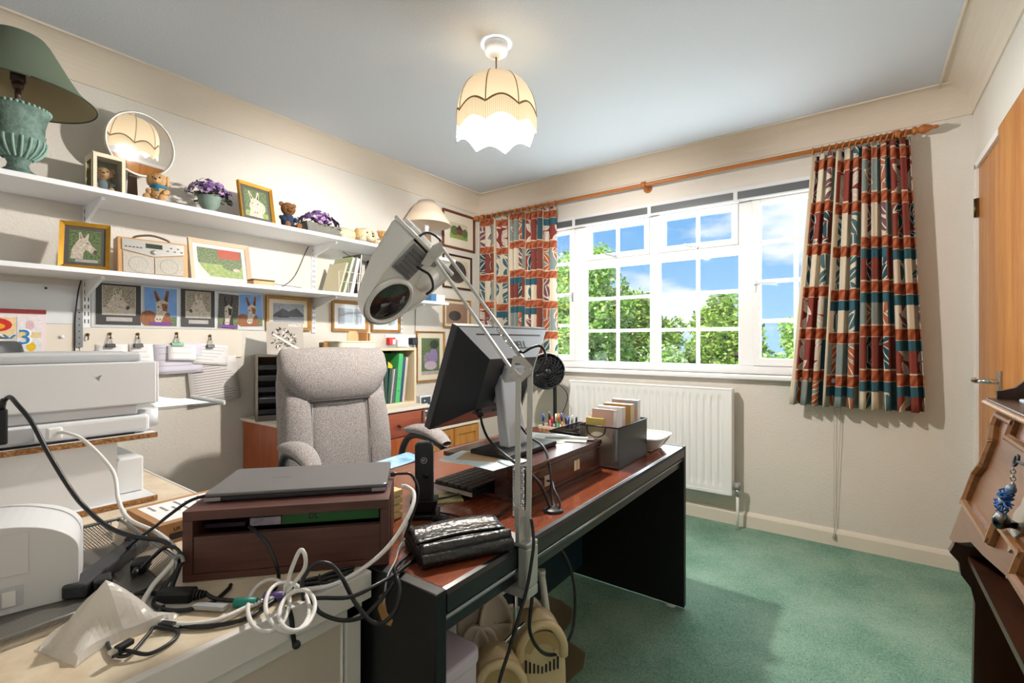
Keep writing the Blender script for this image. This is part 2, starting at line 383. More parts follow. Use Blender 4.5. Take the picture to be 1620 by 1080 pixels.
def tree(label, x, y, z, r, n, size, lm, clumps=40, cat='tree', nm='tree'):
    rnd = random.Random(int(x * 100 + y * 7)); t = thing(nm, label, cat, (x, y, -2.8), 0, 'greenery outside the window')
    mk('crown', foliage((x, y, z), r, n, size, rnd, clumps), lm, t)['kind'] = 'stuff'
    tb = MB().tube([(x, y, -2.8), (x + 0.1, y, z - r[2] * 0.5), (x - 0.05, y, z + r[2] * 0.4)], lambda q: 0.14 * (1 - q * 0.8), 8)
    for k in range(5):
        a = k * 1.3; tb.tube([(x + 0.05, y, z - r[2] * 0.4), (x + r[0] * 0.4 * math.cos(a), y + r[1] * 0.4 * math.sin(a), z + r[2] * 0.1), (x + r[0] * 0.7 * math.cos(a), y + r[1] * 0.7 * math.sin(a), z + r[2] * 0.35)], 0.04, 6)
    mk('trunk', tb, m_bark, t)
tree('tall light green tree filling the left window panes', -1.45, 8.0, 1.25, (1.05, 0.9, 1.95), 30000, 0.05, l_mid, 130)
tree('second leafy tree rising behind the middle left panes', -1.75, 10.6, 0.9, (1.35, 1.0, 1.75), 22000, 0.06, l_dark, 110)
tree('small flowering shrub with pale blossom low behind the middle panes', 0.25, 7.6, 0.1, (0.75, 0.6, 1.15), 16000, 0.045, l_pale, 90, 'shrub', 'flowering_shrub')
tree('broad bright green bush behind the middle right panes', 0.55, 10.3, 0.45, (1.0, 0.8, 1.35), 18000, 0.055, l_dark, 110, 'bush', 'garden_bush')
tree('rounded green bush behind the right casement', 2.6, 10.2, 0.35, (1.0, 0.8, 1.4), 18000, 0.055, l_dark, 110, 'bush', 'garden_bush')
tree('far tree standing up above the hedge in the middle right panes', -0.75, 16.5, 1.3, (1.2, 1.0, 1.75), 12000, 0.08, l_dark, 60)
tree('far dark tree low behind the middle panes', -3.6, 17.5, 1.0, (1.5, 1.0, 1.5), 10000, 0.08, l_dark, 60)
tree('far bushy tree at the right edge of the window view', 1.9, 16.5, 0.8, (1.3, 1.0, 1.6), 12000, 0.08, l_mid, 60)
tree('low hedge bush under the tall light green tree', -0.85, 6.2, 0.0, (0.6, 0.45, 1.0), 12000, 0.04, l_dark, 70, 'bush', 'garden_bush')
tree('low bush between the flowering shrub and the right casement', 1.62, 8.2, 0.1, (0.7, 0.6, 1.05), 14000, 0.045, l_mid, 90, 'bush', 'garden_bush')
# ================================================================ WINDOW DRESSING, PENDANT, RADIATOR
m_pole = wood('orange_pine', 'c07a3c', 'a55f2a', 'x', 0.4, 10)
PY, PZ = 3.165, 2.222
pole = thing('curtain_pole', 'orange wooden curtain pole with turned finials above the window', 'curtain pole', (1.58, PY, PZ))
mk('pole', MB().cyl((0.07, PY, PZ), (3.0, PY, PZ), 0.0125, n=16), m_pole, pole)
fin = [(0.0125, 0), (0.020, 0.004), (0.020, 0.016), (0.013, 0.022), (0.021, 0.036), (0.023, 0.05), (0.016, 0.068), (0.008, 0.085), (0.010, 0.092), (0.006, 0.102), (0.0, 0.105)]
mk('finial', MB().lathe(fin, 16, Matrix.Translation((2.96, PY, PZ)) @ rotm(0, 90, 0).to_4x4()), m_pole, pole)
mk('finial', MB().lathe([(r, z * 0.6) for r, z in fin], 16, Matrix.Translation((0.072, PY, PZ)) @ rotm(0, -90, 0).to_4x4()), m_pole, pole)
for x in (1.55, 2.90, 0.12): mk('bracket', MB().lathe([(0.03, 0), (0.03, 0.012), (0.016, 0.02), (0.014, 0.065), (0.02, 0.075)], 14, Matrix.Translation((x, WY, PZ - 0.005)) @ rotm(90, 0, 0).to_4x4()).lathe([(0.021, -0.014), (0.021, 0.014)], 14, Matrix.Translation((x, PY, PZ)) @ rotm(0, 90, 0).to_4x4()), m_pole, pole)
def ring(x):
    n = 14; mk('ring', MB().tube([(x + 0.004 * math.sin(a * 3), PY + 0.021 * math.cos(a), PZ - 0.007 + 0.021 * math.sin(a)) for a in [2 * PI * i / n for i in range(n + 1)]], 0.0042, 6, sub=1), m_pole, pole)
for i in range(13): ring(0.11 + 0.735 * i / 12)
for i in range(15): ring(2.535 + 0.40 * (i / 14) ** 0.85)

def fabric():
    t = NT('patchwork_curtain'); b = t.n('BsdfPrincipled', {'Roughness': 0.9, 'Specular IOR Level': 0.15})
    uv = t.n('TexCoord').outputs['UV']; sp = t.n('SeparateXYZ', {0: uv}); u, v = sp.outputs[0], sp.outputs[1]
    def fl(x): return t.math('FLOOR', x)
    us = t.math('DIVIDE', u, 0.30); col = fl(us); fu = t.math('SUBTRACT', us, col)
    cr_ = t.n('TexWhiteNoise', {0: t.n('CombineXYZ', {0: col, 1: 7.0}).outputs[0]}, noise_dimensions='3D').outputs[0]
    vr = t.math('DIVIDE', t.math('ADD', v, t.math('ADD', t.math('MULTIPLY', cr_, 0.09), 0.03)), 0.235); row = fl(vr); fv = t.math('SUBTRACT', vr, row)
    cell = t.n('CombineXYZ', {0: col, 1: row}).outputs[0]
    rnd = t.n('TexWhiteNoise', {0: cell}, noise_dimensions='3D').outputs[0]
    base = t.ramp(rnd, [(0, 'dccfba'), (0.32, '8f463e'), (0.52, '8b9895'), (0.68, 'ded2be'), (0.85, '8a4a42')], True)
    mot = t.ramp(rnd, [(0, '4c6f78'), (0.28, 'cfc2b6'), (0.52, 'b86a4a'), (0.70, '7a5560'), (0.86, '2f5560')], True)
    # leaf motifs: one pointed leaf with pale outline and vein in each sub-cell, turned at random
    su = t.math('DIVIDE', u, 0.15); sv = t.math('DIVIDE', v, 0.085); cu_, cv_ = fl(su), fl(sv)
    rn = t.n('TexWhiteNoise', {0: t.n('CombineXYZ', {0: cu_, 1: cv_, 2: 3.0}).outputs[0]}, noise_dimensions='3D').outputs[0]
    lx = t.math('MULTIPLY', t.math('SUBTRACT', t.math('SUBTRACT', su, cu_), 0.5), 0.15); ly = t.math('MULTIPLY', t.math('SUBTRACT', t.math('SUBTRACT', sv, cv_), 0.5), 0.085)
    an = t.math('ADD', t.math('MULTIPLY', rn, 1.9), 0.6); cs, sn = t.math('COSINE', an), t.math('SINE', an)
    la = t.math('ADD', t.math('MULTIPLY', lx, cs), t.math('MULTIPLY', ly, sn)); lb_ = t.math('ABSOLUTE', t.math('SUBTRACT', t.math('MULTIPLY', ly, cs), t.math('MULTIPLY', lx, sn)))
    wd_ = t.math('MULTIPLY', t.math('SUBTRACT', 1.0, t.math('POWER', t.math('ABSOLUTE', t.math('DIVIDE', la, 0.064)), 2.0)), 0.027)
    blob = t.math('LESS_THAN', lb_, wd_); rim = t.math('MULTIPLY', blob, t.math('MAXIMUM', t.math('GREATER_THAN', lb_, t.math('SUBTRACT', wd_, 0.005)), t.math('LESS_THAN', lb_, 0.0022)))
    c = t.mix(blob, base, mot); c = t.mix(rim, c, lin('e6dccb'))
    # teal block along the top of some cells
    tl = t.math('MULTIPLY', t.math('GREATER_THAN', fv, 0.76), t.math('LESS_THAN', t.math('FRACT', t.math('MULTIPLY', rnd, 7.3)), 0.42))
    c = t.mix(tl, c, lin('3d6775'))
    # inner upright strip
    st = t.math('GREATER_THAN', fu, 0.80); c = t.mix(st, c, t.ramp(t.math('FRACT', t.math('MULTIPLY', rnd, 13.1)), [(0, '44646e'), (0.4, '8a4c42'), (0.7, '8c948c')], True))
    # orange band with wavy veining
    wv = t.n('TexWave', {'Vector': t.n('Mapping', {0: uv, 'Rotation': (0, 0, 0.5)}).outputs[0], 'Scale': 11.0, 'Distortion': 5.0, 'Detail': 2.0}).outputs[1]
    ob = t.mix(wv, lin('be6e4c'), lin('964d36'))
    band = t.math('LESS_THAN', fv, 0.24); c = t.mix(band, c, ob)
    # pale outlines between blocks
    ln = t.math('MAXIMUM', t.math('LESS_THAN', t.math('ABSOLUTE', t.math('SUBTRACT', fv, 0.255)), 0.018), t.math('LESS_THAN', t.math('ABSOLUTE', t.math('SUBTRACT', fu, 0.03)), 0.03))
    ln = t.math('MAXIMUM', ln, t.math('GREATER_THAN', fv, 0.985))
    c = t.mix(ln, c, lin('d9cbb4'))
    b.inputs['Base Color'].default_value = (1, 1, 1, 1); t.set(b.inputs['Base Color'], c)
    tr = t.n('BsdfTranslucent', {0: c}); mxs = t.n('MixShader', {0: 0.18}); t.t.links.new(b.outputs[0], mxs.inputs[1]); t.t.links.new(tr.outputs[0], mxs.inputs[2])
    return t.end(mxs.outputs[0])
m_fab = fabric(); m_lining = M('cream_lining', 'e8e2d6', 0.9)
def curtain(label, x0t, x1t, x0b, x1b, z0, folds, seed, y):
    rnd = random.Random(seed); ph = [rnd.uniform(0, 6.28) for _ in range(4)]; zt = PZ - 0.028
    def f(a, b):
        x = (x0t + (x1t - x0t) * a) * b + (x0b + (x1b - x0b) * a) * (1 - b)
        amp = 0.018 + 0.018 * (1 - b)
        w = amp * math.sin(2 * PI * folds * a + ph[0] + 0.6 * math.sin(4 * a * PI + ph[1]) * (1 - b)) + 0.008 * math.sin(2 * PI * folds * 2.3 * a + ph[2]) + 0.007 * math.sin(2 * PI * 1.5 * a + ph[3]) * (1 - b)
        return (x + 0.006 * math.sin(2 * PI * folds * a * 2 + ph[1]), y + w, z0 + (zt - z0) * b)
    wf = 1.9 * (x1b - x0b)
    c = thing('curtain', label, 'curtain', ((x0b + x1b) / 2, y, z0), 0, 'patchwork curtains')
    mk('cloth', MB().grid(f, folds * 16, 26, uvfn=lambda a, b: (a * wf, b * (zt - z0))), m_fab, c, solid=0.003)
    mk('header_tape', MB().grid(lambda a, b: tuple(Vector(f(a, 0.965 + 0.035 * b)) + Vector((0, 0.007, 0))), folds * 16, 2), m_lining, c)
    return c
curtain('patterned patchwork curtain in the corner beside the framed pictures', 0.085, 0.845, 0.10, 0.845, 0.82, 13, 3, PY)
curtain('patterned patchwork curtain hanging beside the wooden door', 2.535, 2.955, 2.425, 3.02, 0.79, 11, 5, PY)

bl = thing('venetian_blind', 'raised grey venetian blind across the top of the window', 'blind', (1.58, 3.24, 2.03))
m_slat = M('grey_slat', '7d8084', 0.4, 0.3); m_rail = M('blind_rail', 'd8dadb', 0.35)
mk('headrail', MB().box(0.47, 2.69, 3.222, 3.250, 2.082, 2.104), m_rail, bl)
sl = MB()
for i in range(12): sl.box(0.48, 2.68, 3.218, 3.2515, 2.036 + i * 0.0038, 2.0382 + i * 0.0038)
mk('slat_stack', sl, m_slat, bl)['kind'] = 'stuff'
mk('bottom_rail', MB().box(0.48, 2.68, 3.219, 3.2505, 2.024, 2.034), m_rail, bl)
for x in (0.98, 1.57, 2.12): mk('ladder_tape', MB().box(x - 0.012, x + 0.012, 3.214, 3.217, 2.022, 2.084), m_rail, bl)
m_cord = M('thin_grey_cord', 'b9b3a6', 0.8)
for k, (dx, zb) in enumerate(((0, 0.07), (0.028, 0.075))):
    mk('cord', MB().tube([(2.66, 3.215, 2.09), (2.645 + dx, 3.234, 1.4), (2.632 + dx, 3.236, 0.75), (2.628 + dx * 0.6, 3.236, 0.35), (2.630, 3.230, zb)], 0.0014, 5), m_cord, bl)
mk('tassel', MB().lathe([(0.003, 0.03), (0.006, 0.022), (0.010, 0.0), (0.004, -0.004)], 10, Matrix.Translation((2.63, 3.229, 0.045))), m_cord, bl)

# ---- radiator
m_rad = M('radiator_enamel', 'f1f1f0', 0.35)
rad = thing('radiator', 'white ribbed panel radiator under the window', 'radiator', (1.55, 3.16, 0.2))
RX0, RX1, RZ0, RZ1, RY = 0.99, 2.11, 0.208, 0.862, 3.135
nr = 24; pts = []
step = (RX1 - RX0 - 0.08) / nr
rm = MB()
def rp(a, b):
    x = RX0 + (RX1 - RX0) * a; z = RZ0 + (RZ1 - RZ0) * b
    k = (x - RX0 - 0.04) / step; e = 0.0
    if 0 < k < nr:
        q = k - math.floor(k); e = max(0, min(1, (0.30 - abs(q - 0.5)) / 0.12))
    g = max(0, min(1, (0.5 - abs(b - 0.5) - 0.07) / 0.03))
    return (x, RY + 0.009 * e * g, z)
rm.grid(rp, nr * 12, 40)
mk('front_panel', rm, m_rad, rad)
mk('casing', MB().box(RX0, RX1, RY + 0.012, RY + 0.075, RZ0, RZ1 - 0.004).box(RX0 - 0.006, RX0 + 0.008, RY - 0.002, RY + 0.075, RZ0, RZ1).box(RX1 - 0.008, RX1 + 0.006, RY - 0.002, RY + 0.075, RZ0, RZ1).box(RX0, RX1, RY - 0.003, RY + 0.012, RZ1 - 0.012, RZ1).box(RX0, RX1, RY - 0.002, RY + 0.012, RZ0 - 0.002, RZ0 + 0.02), m_rad, rad, bev=0.003)
for x in (1.2, 1.9): mk('wall_bracket', MB().box(x - 0.015, x + 0.015, RY + 0.0755, WY - 0.001, 0.4, 0.5), m_rad, rad)
v = mk('valve', MB().cyl((2.108, RY + 0.03, 0.245), (2.15, RY + 0.03, 0.245), 0.010).cyl((2.142, RY + 0.03, 0.205), (2.142, RY + 0.03, 0.245), 0.013), m_chrome, rad)
mk('valve_cap', MB().cyl((2.142, RY + 0.03, 0.245), (2.142, RY + 0.03, 0.285), 0.017, 0.019, 14), M('grey_plastic', '9a9c9c', 0.5), v)
mk('pipe', MB().cyl((2.142, RY + 0.03, 0.0), (2.142, RY + 0.03, 0.208), 0.0085, n=12), m_white, rad)

# ---- pendant lamp with scalloped fringed shade
LX, LY = 1.5, 1.591
pen = thing('pendant_lamp', 'ceiling pendant lamp with scalloped cream shade and fringe', 'ceiling lamp', (LX, LY, 1.95))
mk('ceiling_rose', MB().lathe([(0.050, CH), (0.050, CH - 0.022), (0.046, CH - 0.040), (0.030, CH - 0.052), (0.010, CH - 0.056)], 24, Matrix.Translation((LX, LY, 0))), m_white, pen)
mk('cord', MB().cyl((LX, LY, 2.16), (LX, LY, CH - 0.052), 0.0035, n=8), M('gold_flex', '9a7a4a', 0.6), pen)
def shademat(name, colo, tr):
    t = NT(name); d = t.n('BsdfDiffuse', {0: lin(colo)}); q = t.n('BsdfTranslucent', {0: lin('ffe9c6')}); m = t.n('MixShader', {0: tr})
    t.t.links.new(d.outputs[0], m.inputs[1]); t.t.links.new(q.outputs[0], m.inputs[2]); return t.end(m.outputs[0])
m_shade = shademat('cream_shade_silk', 'efe0c4', 0.012); m_fringe = shademat('cream_fringe', 'e6d8b8', 0.010); m_fringe2 = shademat('tan_fringe', 'c9b184', 0.005); m_braid = M('gold_braid', '9b7a45', 0.7)
SR, NP = 0.172, 8; zt, zb = 2.262, 2.085
def shade(a, b):          # a around, b down 0..1
    ang = 2 * PI * a; q = (a * NP) % 1.0; scal = math.sin(PI * q)
    th = b * PI / 2
    low = zb + 0.032 * scal
    prof_r = 0.052 + (SR - 0.052) * math.sin(th) ** 0.9; z = low + (zt - low) * math.cos(th)
    r = prof_r * (1 - 0.045 * scal * b * (1 - 0.0 * b)) if False else prof_r * (1 - 0.05 * scal)
    return (LX + r * math.cos(ang + 0.42), LY + r * math.sin(ang + 0.42), z)
mk('shade', MB().grid(shade, NP * 10, 12), m_shade, pen)
for k in range(NP): mk('rib', MB().tube([shade(k / NP, j / 10) for j in range(11)], 0.0022, 6, sub=1), m_braid, pen)
mk('braid', MB().tube([Vector(shade(i / (NP * 10), 1.0)) + Vector((0, 0, 0.001)) for i in range(NP * 10 + 1)], 0.0045, 6, sub=1), m_braid, pen)
fr = MB(); NF = 420
for i in range(NF):
    p = Vector(shade(i / NF, 1.0)); q = Vector(shade((i + 1.0) / NF, 1.0)); h = 0.072
    d = (p - Vector((LX, LY, p.z))).normalized() * 0.002; d2 = (q - Vector((LX, LY, q.z))).normalized() * 0.002
    fr.add([p + d, q + d2, q + d2 - Vector((0, 0, h)), p + d - Vector((0, 0, h))], [(0, 1, 2, 3)], 1 if i % 3 == 0 else 0)
mk('fringe', fr, [m_fringe, m_fringe2], pen)['kind'] = 'stuff'
mk('bulb', MB().lathe([(0.0, 2.045), (0.016, 2.05), (0.026, 2.066), (0.029, 2.083), (0.022, 2.107), (0.014, 2.125), (0.013, 2.135)], 16, Matrix.Translation((LX, LY, 0)), cap=False), emis('bulb_glow', 'fff2dc', 12.0), pen)
mk('bulb_holder', MB().cyl((LX, LY, 2.132), (LX, LY, 2.18), 0.016, n=14), m_white, pen)
mk('shade_ring', MB().tube([(LX + 0.052 * math.cos(2 * PI * i / 24), LY + 0.052 * math.sin(2 * PI * i / 24), 2.262) for i in range(25)], 0.003, 6, sub=1), m_braid, pen)
light('pendant_bulb', 'POINT', (LX, LY, 2.012), (0, 0, 0), 80.0, (1.0, 0.95, 0.89), shadow_soft_size=0.03)

# ---- pedestal fan by the window
fan = thing('pedestal_fan', 'black and white round fan on a slim stand behind the monitor', 'fan', (0.95, 2.9, 0))
m_blk = M('black_plastic', '15161a', 0.4); m_wpl = M('white_plastic', 'eceded', 0.35)
FX = Matrix.Translation((0.96, 2.86, 0.94)) @ facing((0, 0, 0), (0.75, 0.66, 0.1), (0.0, -0.15, 1))
ra = 0.125
gb = MB()
for r in (0.04, 0.062, 0.084, 0.104, ra): gb.tube([FX @ Vector((r * math.cos(a), r * math.sin(a), 0.035 - 0.03 * (r / ra) ** 2)) for a in [2 * PI * i / 24 for i in range(25)]], 0.0022 if r < ra else 0.006, 6, sub=1)
for k in range(20):
    a = 2 * PI * k / 20; gb.tube([FX @ Vector((r * math.cos(a + (r / ra) * 0.7), r * math.sin(a + (r / ra) * 0.7), 0.035 - 0.03 * (r / ra) ** 2)) for r in (0.02, 0.05, 0.08, 0.105, ra)], 0.0018, 5, sub=1)
gb.lathe([(0.0, 0.042), (0.022, 0.040), (0.026, 0.032), (0.0, 0.03)], 16, FX, cap=False)
mk('guard', gb, m_blk, fan)
mk('back_disc', MB().lathe([(ra, 0.002), (ra, -0.02), (0.05, -0.022), (0, -0.022)], 28, FX, cap=False), m_blk, fan)
fb = MB()
for k in range(5):
    a = 2 * PI * k / 5; fb.poly([FX @ Vector((r * math.cos(a + q), r * math.sin(a + q), z)) for r, q, z in ((0.02, -0.3, 0.0), (0.1, -0.35, -0.008), (0.108, 0.1, 0.004), (0.095, 0.5, 0.014), (0.02, 0.4, 0.01))])
mk('blade', fb, m_blk, fan)
mk('housing', MB().lathe([(ra + 0.004, -0.002), (ra + 0.006, -0.02), (ra - 0.01, -0.06), (0.085, -0.1), (0.04, -0.135), (0.025, -0.14), (0.022, -0.165), (0, -0.167)], 28, FX, cap=False), m_wpl, fan)
mk('stand', MB().tube([(0.985, 2.93, 0.03), (0.985, 2.93, 0.83), (0.98, 2.91, 0.88)], 0.014, 10), m_blk, fan)
mk('base', MB().lathe([(0.0, 0.045), (0.03, 0.04), (0.13, 0.015), (0.135, 0.0), (0, 0)], 24, Matrix.Translation((0.985, 2.93, 0)), cap=False), m_blk, fan)
mk('power_cable', MB().tube([(0.99, 2.94, 0.86), (1.05, 3.0, 0.75), (0.93, 3.05, 0.5), (0.9, 3.1, 0.25), (0.92, 3.12, 0.02)], 0.003, 6), m_blk, fan)
# ================================================================ LEFT WALL: SHELVES AND PICTURES
m_shelf = M('white_melamine', 'f0f2f5', 0.4)
T1, T2 = 1.762, 1.437
sh1 = tag(mk('wall_shelf', MB().box(0.003, 0.30, -0.15, 2.633, T1 - 0.02, T1), m_shelf, bev=0.0015), 'upper white wall shelf carrying lamps and plush toys', 'shelf')
sh2 = tag(mk('wall_shelf', MB().box(0.003, 0.30, -0.15, 2.56, T2 - 0.019, T2), m_shelf, bev=0.0015), 'lower white wall shelf carrying the radio and files', 'shelf')
m_slot = M('slot_dark', '3a3c40', 0.7)
def upright(y, z0, lab):
    u = thing('shelf_upright', lab, 'shelf bracket', (0.006, y, z0), 0, 'slotted shelf uprights')
    mk('rail', MB().box(0.001, 0.010, y - 0.0125, y + 0.0125, z0, 1.74), m_shelf, u)
    sm = MB(); z = z0 + 0.02
    while z < 1.72:
        for s in (-0.006, 0.006): sm.box(0.0098, 0.0106, y + s - 0.0018, y + s + 0.0018, z, z + 0.017)
        z += 0.032
    mk('slots', sm, m_slot, u)['kind'] = 'stuff'
    for t in (T1 - 0.0205, T2 - 0.0195):
        mk('bracket', extr([(0.011, t), (0.25, t), (0.25, t - 0.012), (0.20, t - 0.022), (0.05, t - 0.06), (0.011, t - 0.075)], lambda a, b: (a, y - 0.006, b), lambda a, b: (a, y + 0.006, b)), m_shelf, u)
upright(0.585, 1.21, 'slotted white shelf upright left of the dark framed donkey print')
upright(1.66, 1.205, 'slotted white shelf upright between the two gold framed prints')
upright(2.36, 1.215, 'slotted white shelf upright above the red plug')

class Pr:
    """flat printed picture: coloured polygons in a unit square, drawn on stacked paper-thin layers"""
    def __init__(s, w, h): s.w, s.h, s.mb, s.mats, s.k = w, h, MB(), [], 0
    def mi(s, m):
        if isinstance(m, str): m = M('ink_' + m, m, 0.5, var=0.18, vscale=60)
        if m not in s.mats: s.mats.append(m)
        return s.mats.index(m)
    def p(s, pts, m):
        s.k += 1; z = 0.00008 * s.k
        s.mb.poly([((x - 0.5) * s.w, y * s.h, z) for x, y in pts], s.mi(m)); return s
    def e(s, cx, cy, rx, ry, m, n=14): return s.p([(cx + rx * math.cos(2 * PI * i / n), cy + ry * math.sin(2 * PI * i / n)) for i in range(n)], m)
    def r(s, x0, y0, x1, y1, m): return s.p([(x0, y0), (x1, y0), (x1, y1), (x0, y1)], m)
P_GREEN = M('print_foliage', '2f4324', 0.5, col2='7f9560', vscale=130); P_TWIG = M('print_twigs', '4a3f33', 0.5, col2='cfc4b0', vscale=160)
P_SKY = M('print_blue_sky', '5b8fd6', 0.5, col2='8db4e6', vscale=8); P_BROWN = M('print_brown_fur', '7a4526', 0.5, col2='a0663c', vscale=120)
P_WFUR = M('print_white_fur', 'e6ddcd', 0.5, col2='a8998a', vscale=110); P_GREY = M('print_grey_wash', '7d8596', 0.5, col2='b5b9c2', vscale=90)
P_FLOW = M('print_flowers', '4a5f3a', 0.5, col2='b59ac0', vscale=120); P_LAWN = M('print_lawn', '6f8a3e', 0.5, col2='a3b468', vscale=60)
P_PINK = M('print_pinkish_scene', '8c6a58', 0.5, col2='bfa58e', vscale=140); P_DARK = M('print_dark_scene', '211f1e', 0.5, col2='6a6560', vscale=120)
def donkey_side(p, fur=P_WFUR, x0=0.0, x1=1.0, y0=0.0, y1=1.0, flip=False):
    def T(pts): return [((x0 + (x1 - x0) * ((1 - a) if flip else a)), y0 + (y1 - y0) * b) for a, b in pts]
    p.p(T([(0.30, 0.68), (0.30, 0.96), (0.36, 0.98), (0.46, 0.74)]), fur); p.p(T([(0.46, 0.72), (0.58, 0.95), (0.63, 0.93), (0.60, 0.68)]), fur)
    p.p(T([(0.33, 0.72), (0.33, 0.92), (0.42, 0.75)]), 'a88f78')
    p.p(T([(0.05, 0.0), (0.10, 0.36), (0.24, 0.62), (0.32, 0.73), (0.47, 0.76), (0.60, 0.70), (0.72, 0.52), (0.90, 0.34), (0.90, 0.24), (0.82, 0.19), (0.70, 0.23), (0.52, 0.35), (0.46, 0.2), (0.44, 0.0)]), fur)
    p.e(*T([(0.585, 0.575)])[0], 0.035 * (x1 - x0), 0.022 * (y1 - y0), '2a2220'); p.p(T([(0.80, 0.36), (0.90, 0.34), (0.90, 0.24), (0.82, 0.19), (0.75, 0.23)]), '5a4d48')
def donkey_front(p, fur=P_WFUR, patch=P_BROWN, muzzle='e6ddd2', cx=0.5, lean=0.0):
    p.p([(cx - 0.30, 0), (cx - 0.2, 0.35), (cx + 0.22, 0.35), (cx + 0.32, 0)], patch)
    p.p([(cx - 0.17, 0.60), (cx - 0.27, 0.90), (cx - 0.20, 0.93), (cx - 0.05, 0.68)], patch); p.p([(cx + 0.04, 0.68), (cx + 0.13, 0.95), (cx + 0.22, 0.93), (cx + 0.16, 0.60)], patch)
    p.p([(cx - 0.15, 0.64), (cx - 0.22, 0.86), (cx - 0.10, 0.68)], '2e2320'); p.p([(cx + 0.09, 0.68), (cx + 0.16, 0.90), (cx + 0.15, 0.64)], '2e2320')
    p.p([(cx - 0.19, 0.62), (cx, 0.70), (cx + 0.19, 0.62), (cx + 0.17, 0.42), (cx + 0.08 + lean, 0.14), (cx - 0.09 + lean, 0.14), (cx - 0.19, 0.42)], fur)
    p.p([(cx - 0.03, 0.60), (cx + 0.17, 0.58), (cx + 0.15, 0.38), (cx + 0.02, 0.40)], patch)
    p.e(cx + lean, 0.17, 0.12, 0.09, muzzle); p.e(cx - 0.04 + lean, 0.17, 0.02, 0.025, '2a2220'); p.e(cx + 0.05 + lean, 0.17, 0.02, 0.025, '2a2220')
    p.e(cx - 0.12, 0.50, 0.028, 0.02, '201a18'); p.e(cx + 0.12, 0.50, 0.028, 0.02, '201a18')

m_gold = M('gold_frame', 'c8952f', 0.35, 0.55, var=0.2, vscale=30); m_gold2 = M('antique_gold_frame', 'b98a4c', 0.4, 0.35, var=0.25, vscale=30); m_brfr = M('reddish_wood_frame', '6b3a20', 0.45)
m_dkfr = M('dark_wood_frame', '3a2018', 0.45); m_palefr = M('pale_wood_frame', 'cdb59a', 0.5); m_mount = M('cream_mount', 'e9dfcb', 0.8); m_gmount = M('grey_mount', '57524f', 0.8); m_wmount = M('white_mount', 'efefec', 0.7)
m_pglass = glass('picture_glass', 'ffffff', 0.03, 0.03)
def framed(label, X, w, h, fw, fmat, mount, mw, draw, nm='framed_picture', cat='picture', fd=0.018, grp='framed pictures', glassy=True, inner=None, stand=0):
    """frame of four mitred bars round a mount, a print and a glass sheet; local x right, y up, z out of the wall"""
    t = thing(nm, label, cat, X.to_translation(), 0, grp); t.rotation_euler = X.to_euler()
    o = [(-w / 2, 0), (w / 2, 0), (w / 2, h), (-w / 2, h)]; i = [(-w / 2 + fw, fw), (w / 2 - fw, fw), (w / 2 - fw, h - fw), (-w / 2 + fw, h - fw)]
    for k in range(4):
        q = (k + 1) % 4; mb = MB(); vs = []
        for (a, b), z in ((o[k], 0), (o[q], 0), (i[q], 0), (i[k], 0), (o[k], fd), (o[q], fd), (i[q], fd * 0.55), (i[k], fd * 0.55)): vs.append((a, b, z))
        mb.add(vs, [(0, 1, 2, 3), (4, 5, 6, 7), (0, 1, 5, 4), (1, 2, 6, 5), (2, 3, 7, 6), (3, 0, 4, 7)])
        mk('frame_bar', mb, fmat, t, world=False)
    mk('mount', MB().box(-w / 2 + fw * 0.6, w / 2 - fw * 0.6, fw * 0.6, h - fw * 0.6, 0.001, fd * 0.3), mount, t, world=False)
    pw, ph = w - 2 * fw - 2 * mw, h - 2 * fw - 2 * mw
    p = Pr(pw, ph); draw(p); pm = mk('print', p.mb, p.mats, t, world=False); pm.location = (0, fw + mw, fd * 0.3 + 0.0004)
    if inner: mk('inner_fillet', MB().box(-pw / 2 - 0.004, pw / 2 + 0.004, fw + mw - 0.004, fw + mw + ph + 0.004, fd * 0.3, fd * 0.3 + 0.0003), inner, t, world=False)
    if glassy: mk('glass', MB().box(-w / 2 + fw * 0.8, w / 2 - fw * 0.8, fw * 0.8, h - fw * 0.8, fd * 0.3 + 0.003, fd * 0.3 + 0.0035), m_pglass, t, world=False)
    if stand: mk('strut', MB().box(-0.02, 0.02, 0.0, h * 0.6, -0.004, -0.001), m_blk, t, world=False)
    return t
def wallX(y0, y1, z0, x=0.002): return facing((x, (y0 + y1) / 2, z0), (0, 1, 0), (0, 0, 1))
def house(p):
    p.r(0, 0, 1, 1, 'd9d2b8'); p.r(0, 0, 1, 0.35, P_LAWN); p.e(0.25, 0.5, 0.22, 0.3, P_GREEN); p.e(0.85, 0.45, 0.16, 0.28, P_GREEN)
    p.r(0.36, 0.28, 0.70, 0.60, '8a5a48'); p.p([(0.32, 0.58), (0.53, 0.92), (0.74, 0.58)], '5a4038'); p.r(0.44, 0.36, 0.50, 0.5, '3d3030'); p.r(0.57, 0.36, 0.63, 0.5, '3d3030')
framed('brown framed print of a gabled house, highest picture in the corner', wallX(2.79, 3.185, 1.925), 0.395, 0.31, 0.018, m_brfr, m_mount, 0.07, house)
framed('dark framed print with a round dark image below the house print', wallX(2.795, 3.145, 1.592), 0.35, 0.283, 0.014, m_dkfr, m_mount, 0.03, lambda p: (p.r(0, 0, 1, 1, 'e4d9c2'), p.e(0.5, 0.5, 0.42, 0.47, P_DARK, 28), p.e(0.52, 0.5, 0.2, 0.26, '4c453f')))
framed('wood framed reddish garden print half hidden behind the lamp arm', wallX(2.80, 3.13, 1.262), 0.33, 0.24, 0.015, m_gold2, m_mount, 0.02, lambda p: (p.r(0, 0, 1, 1, P_PINK), p.e(0.4, 0.4, 0.3, 0.25, P_DARK)))
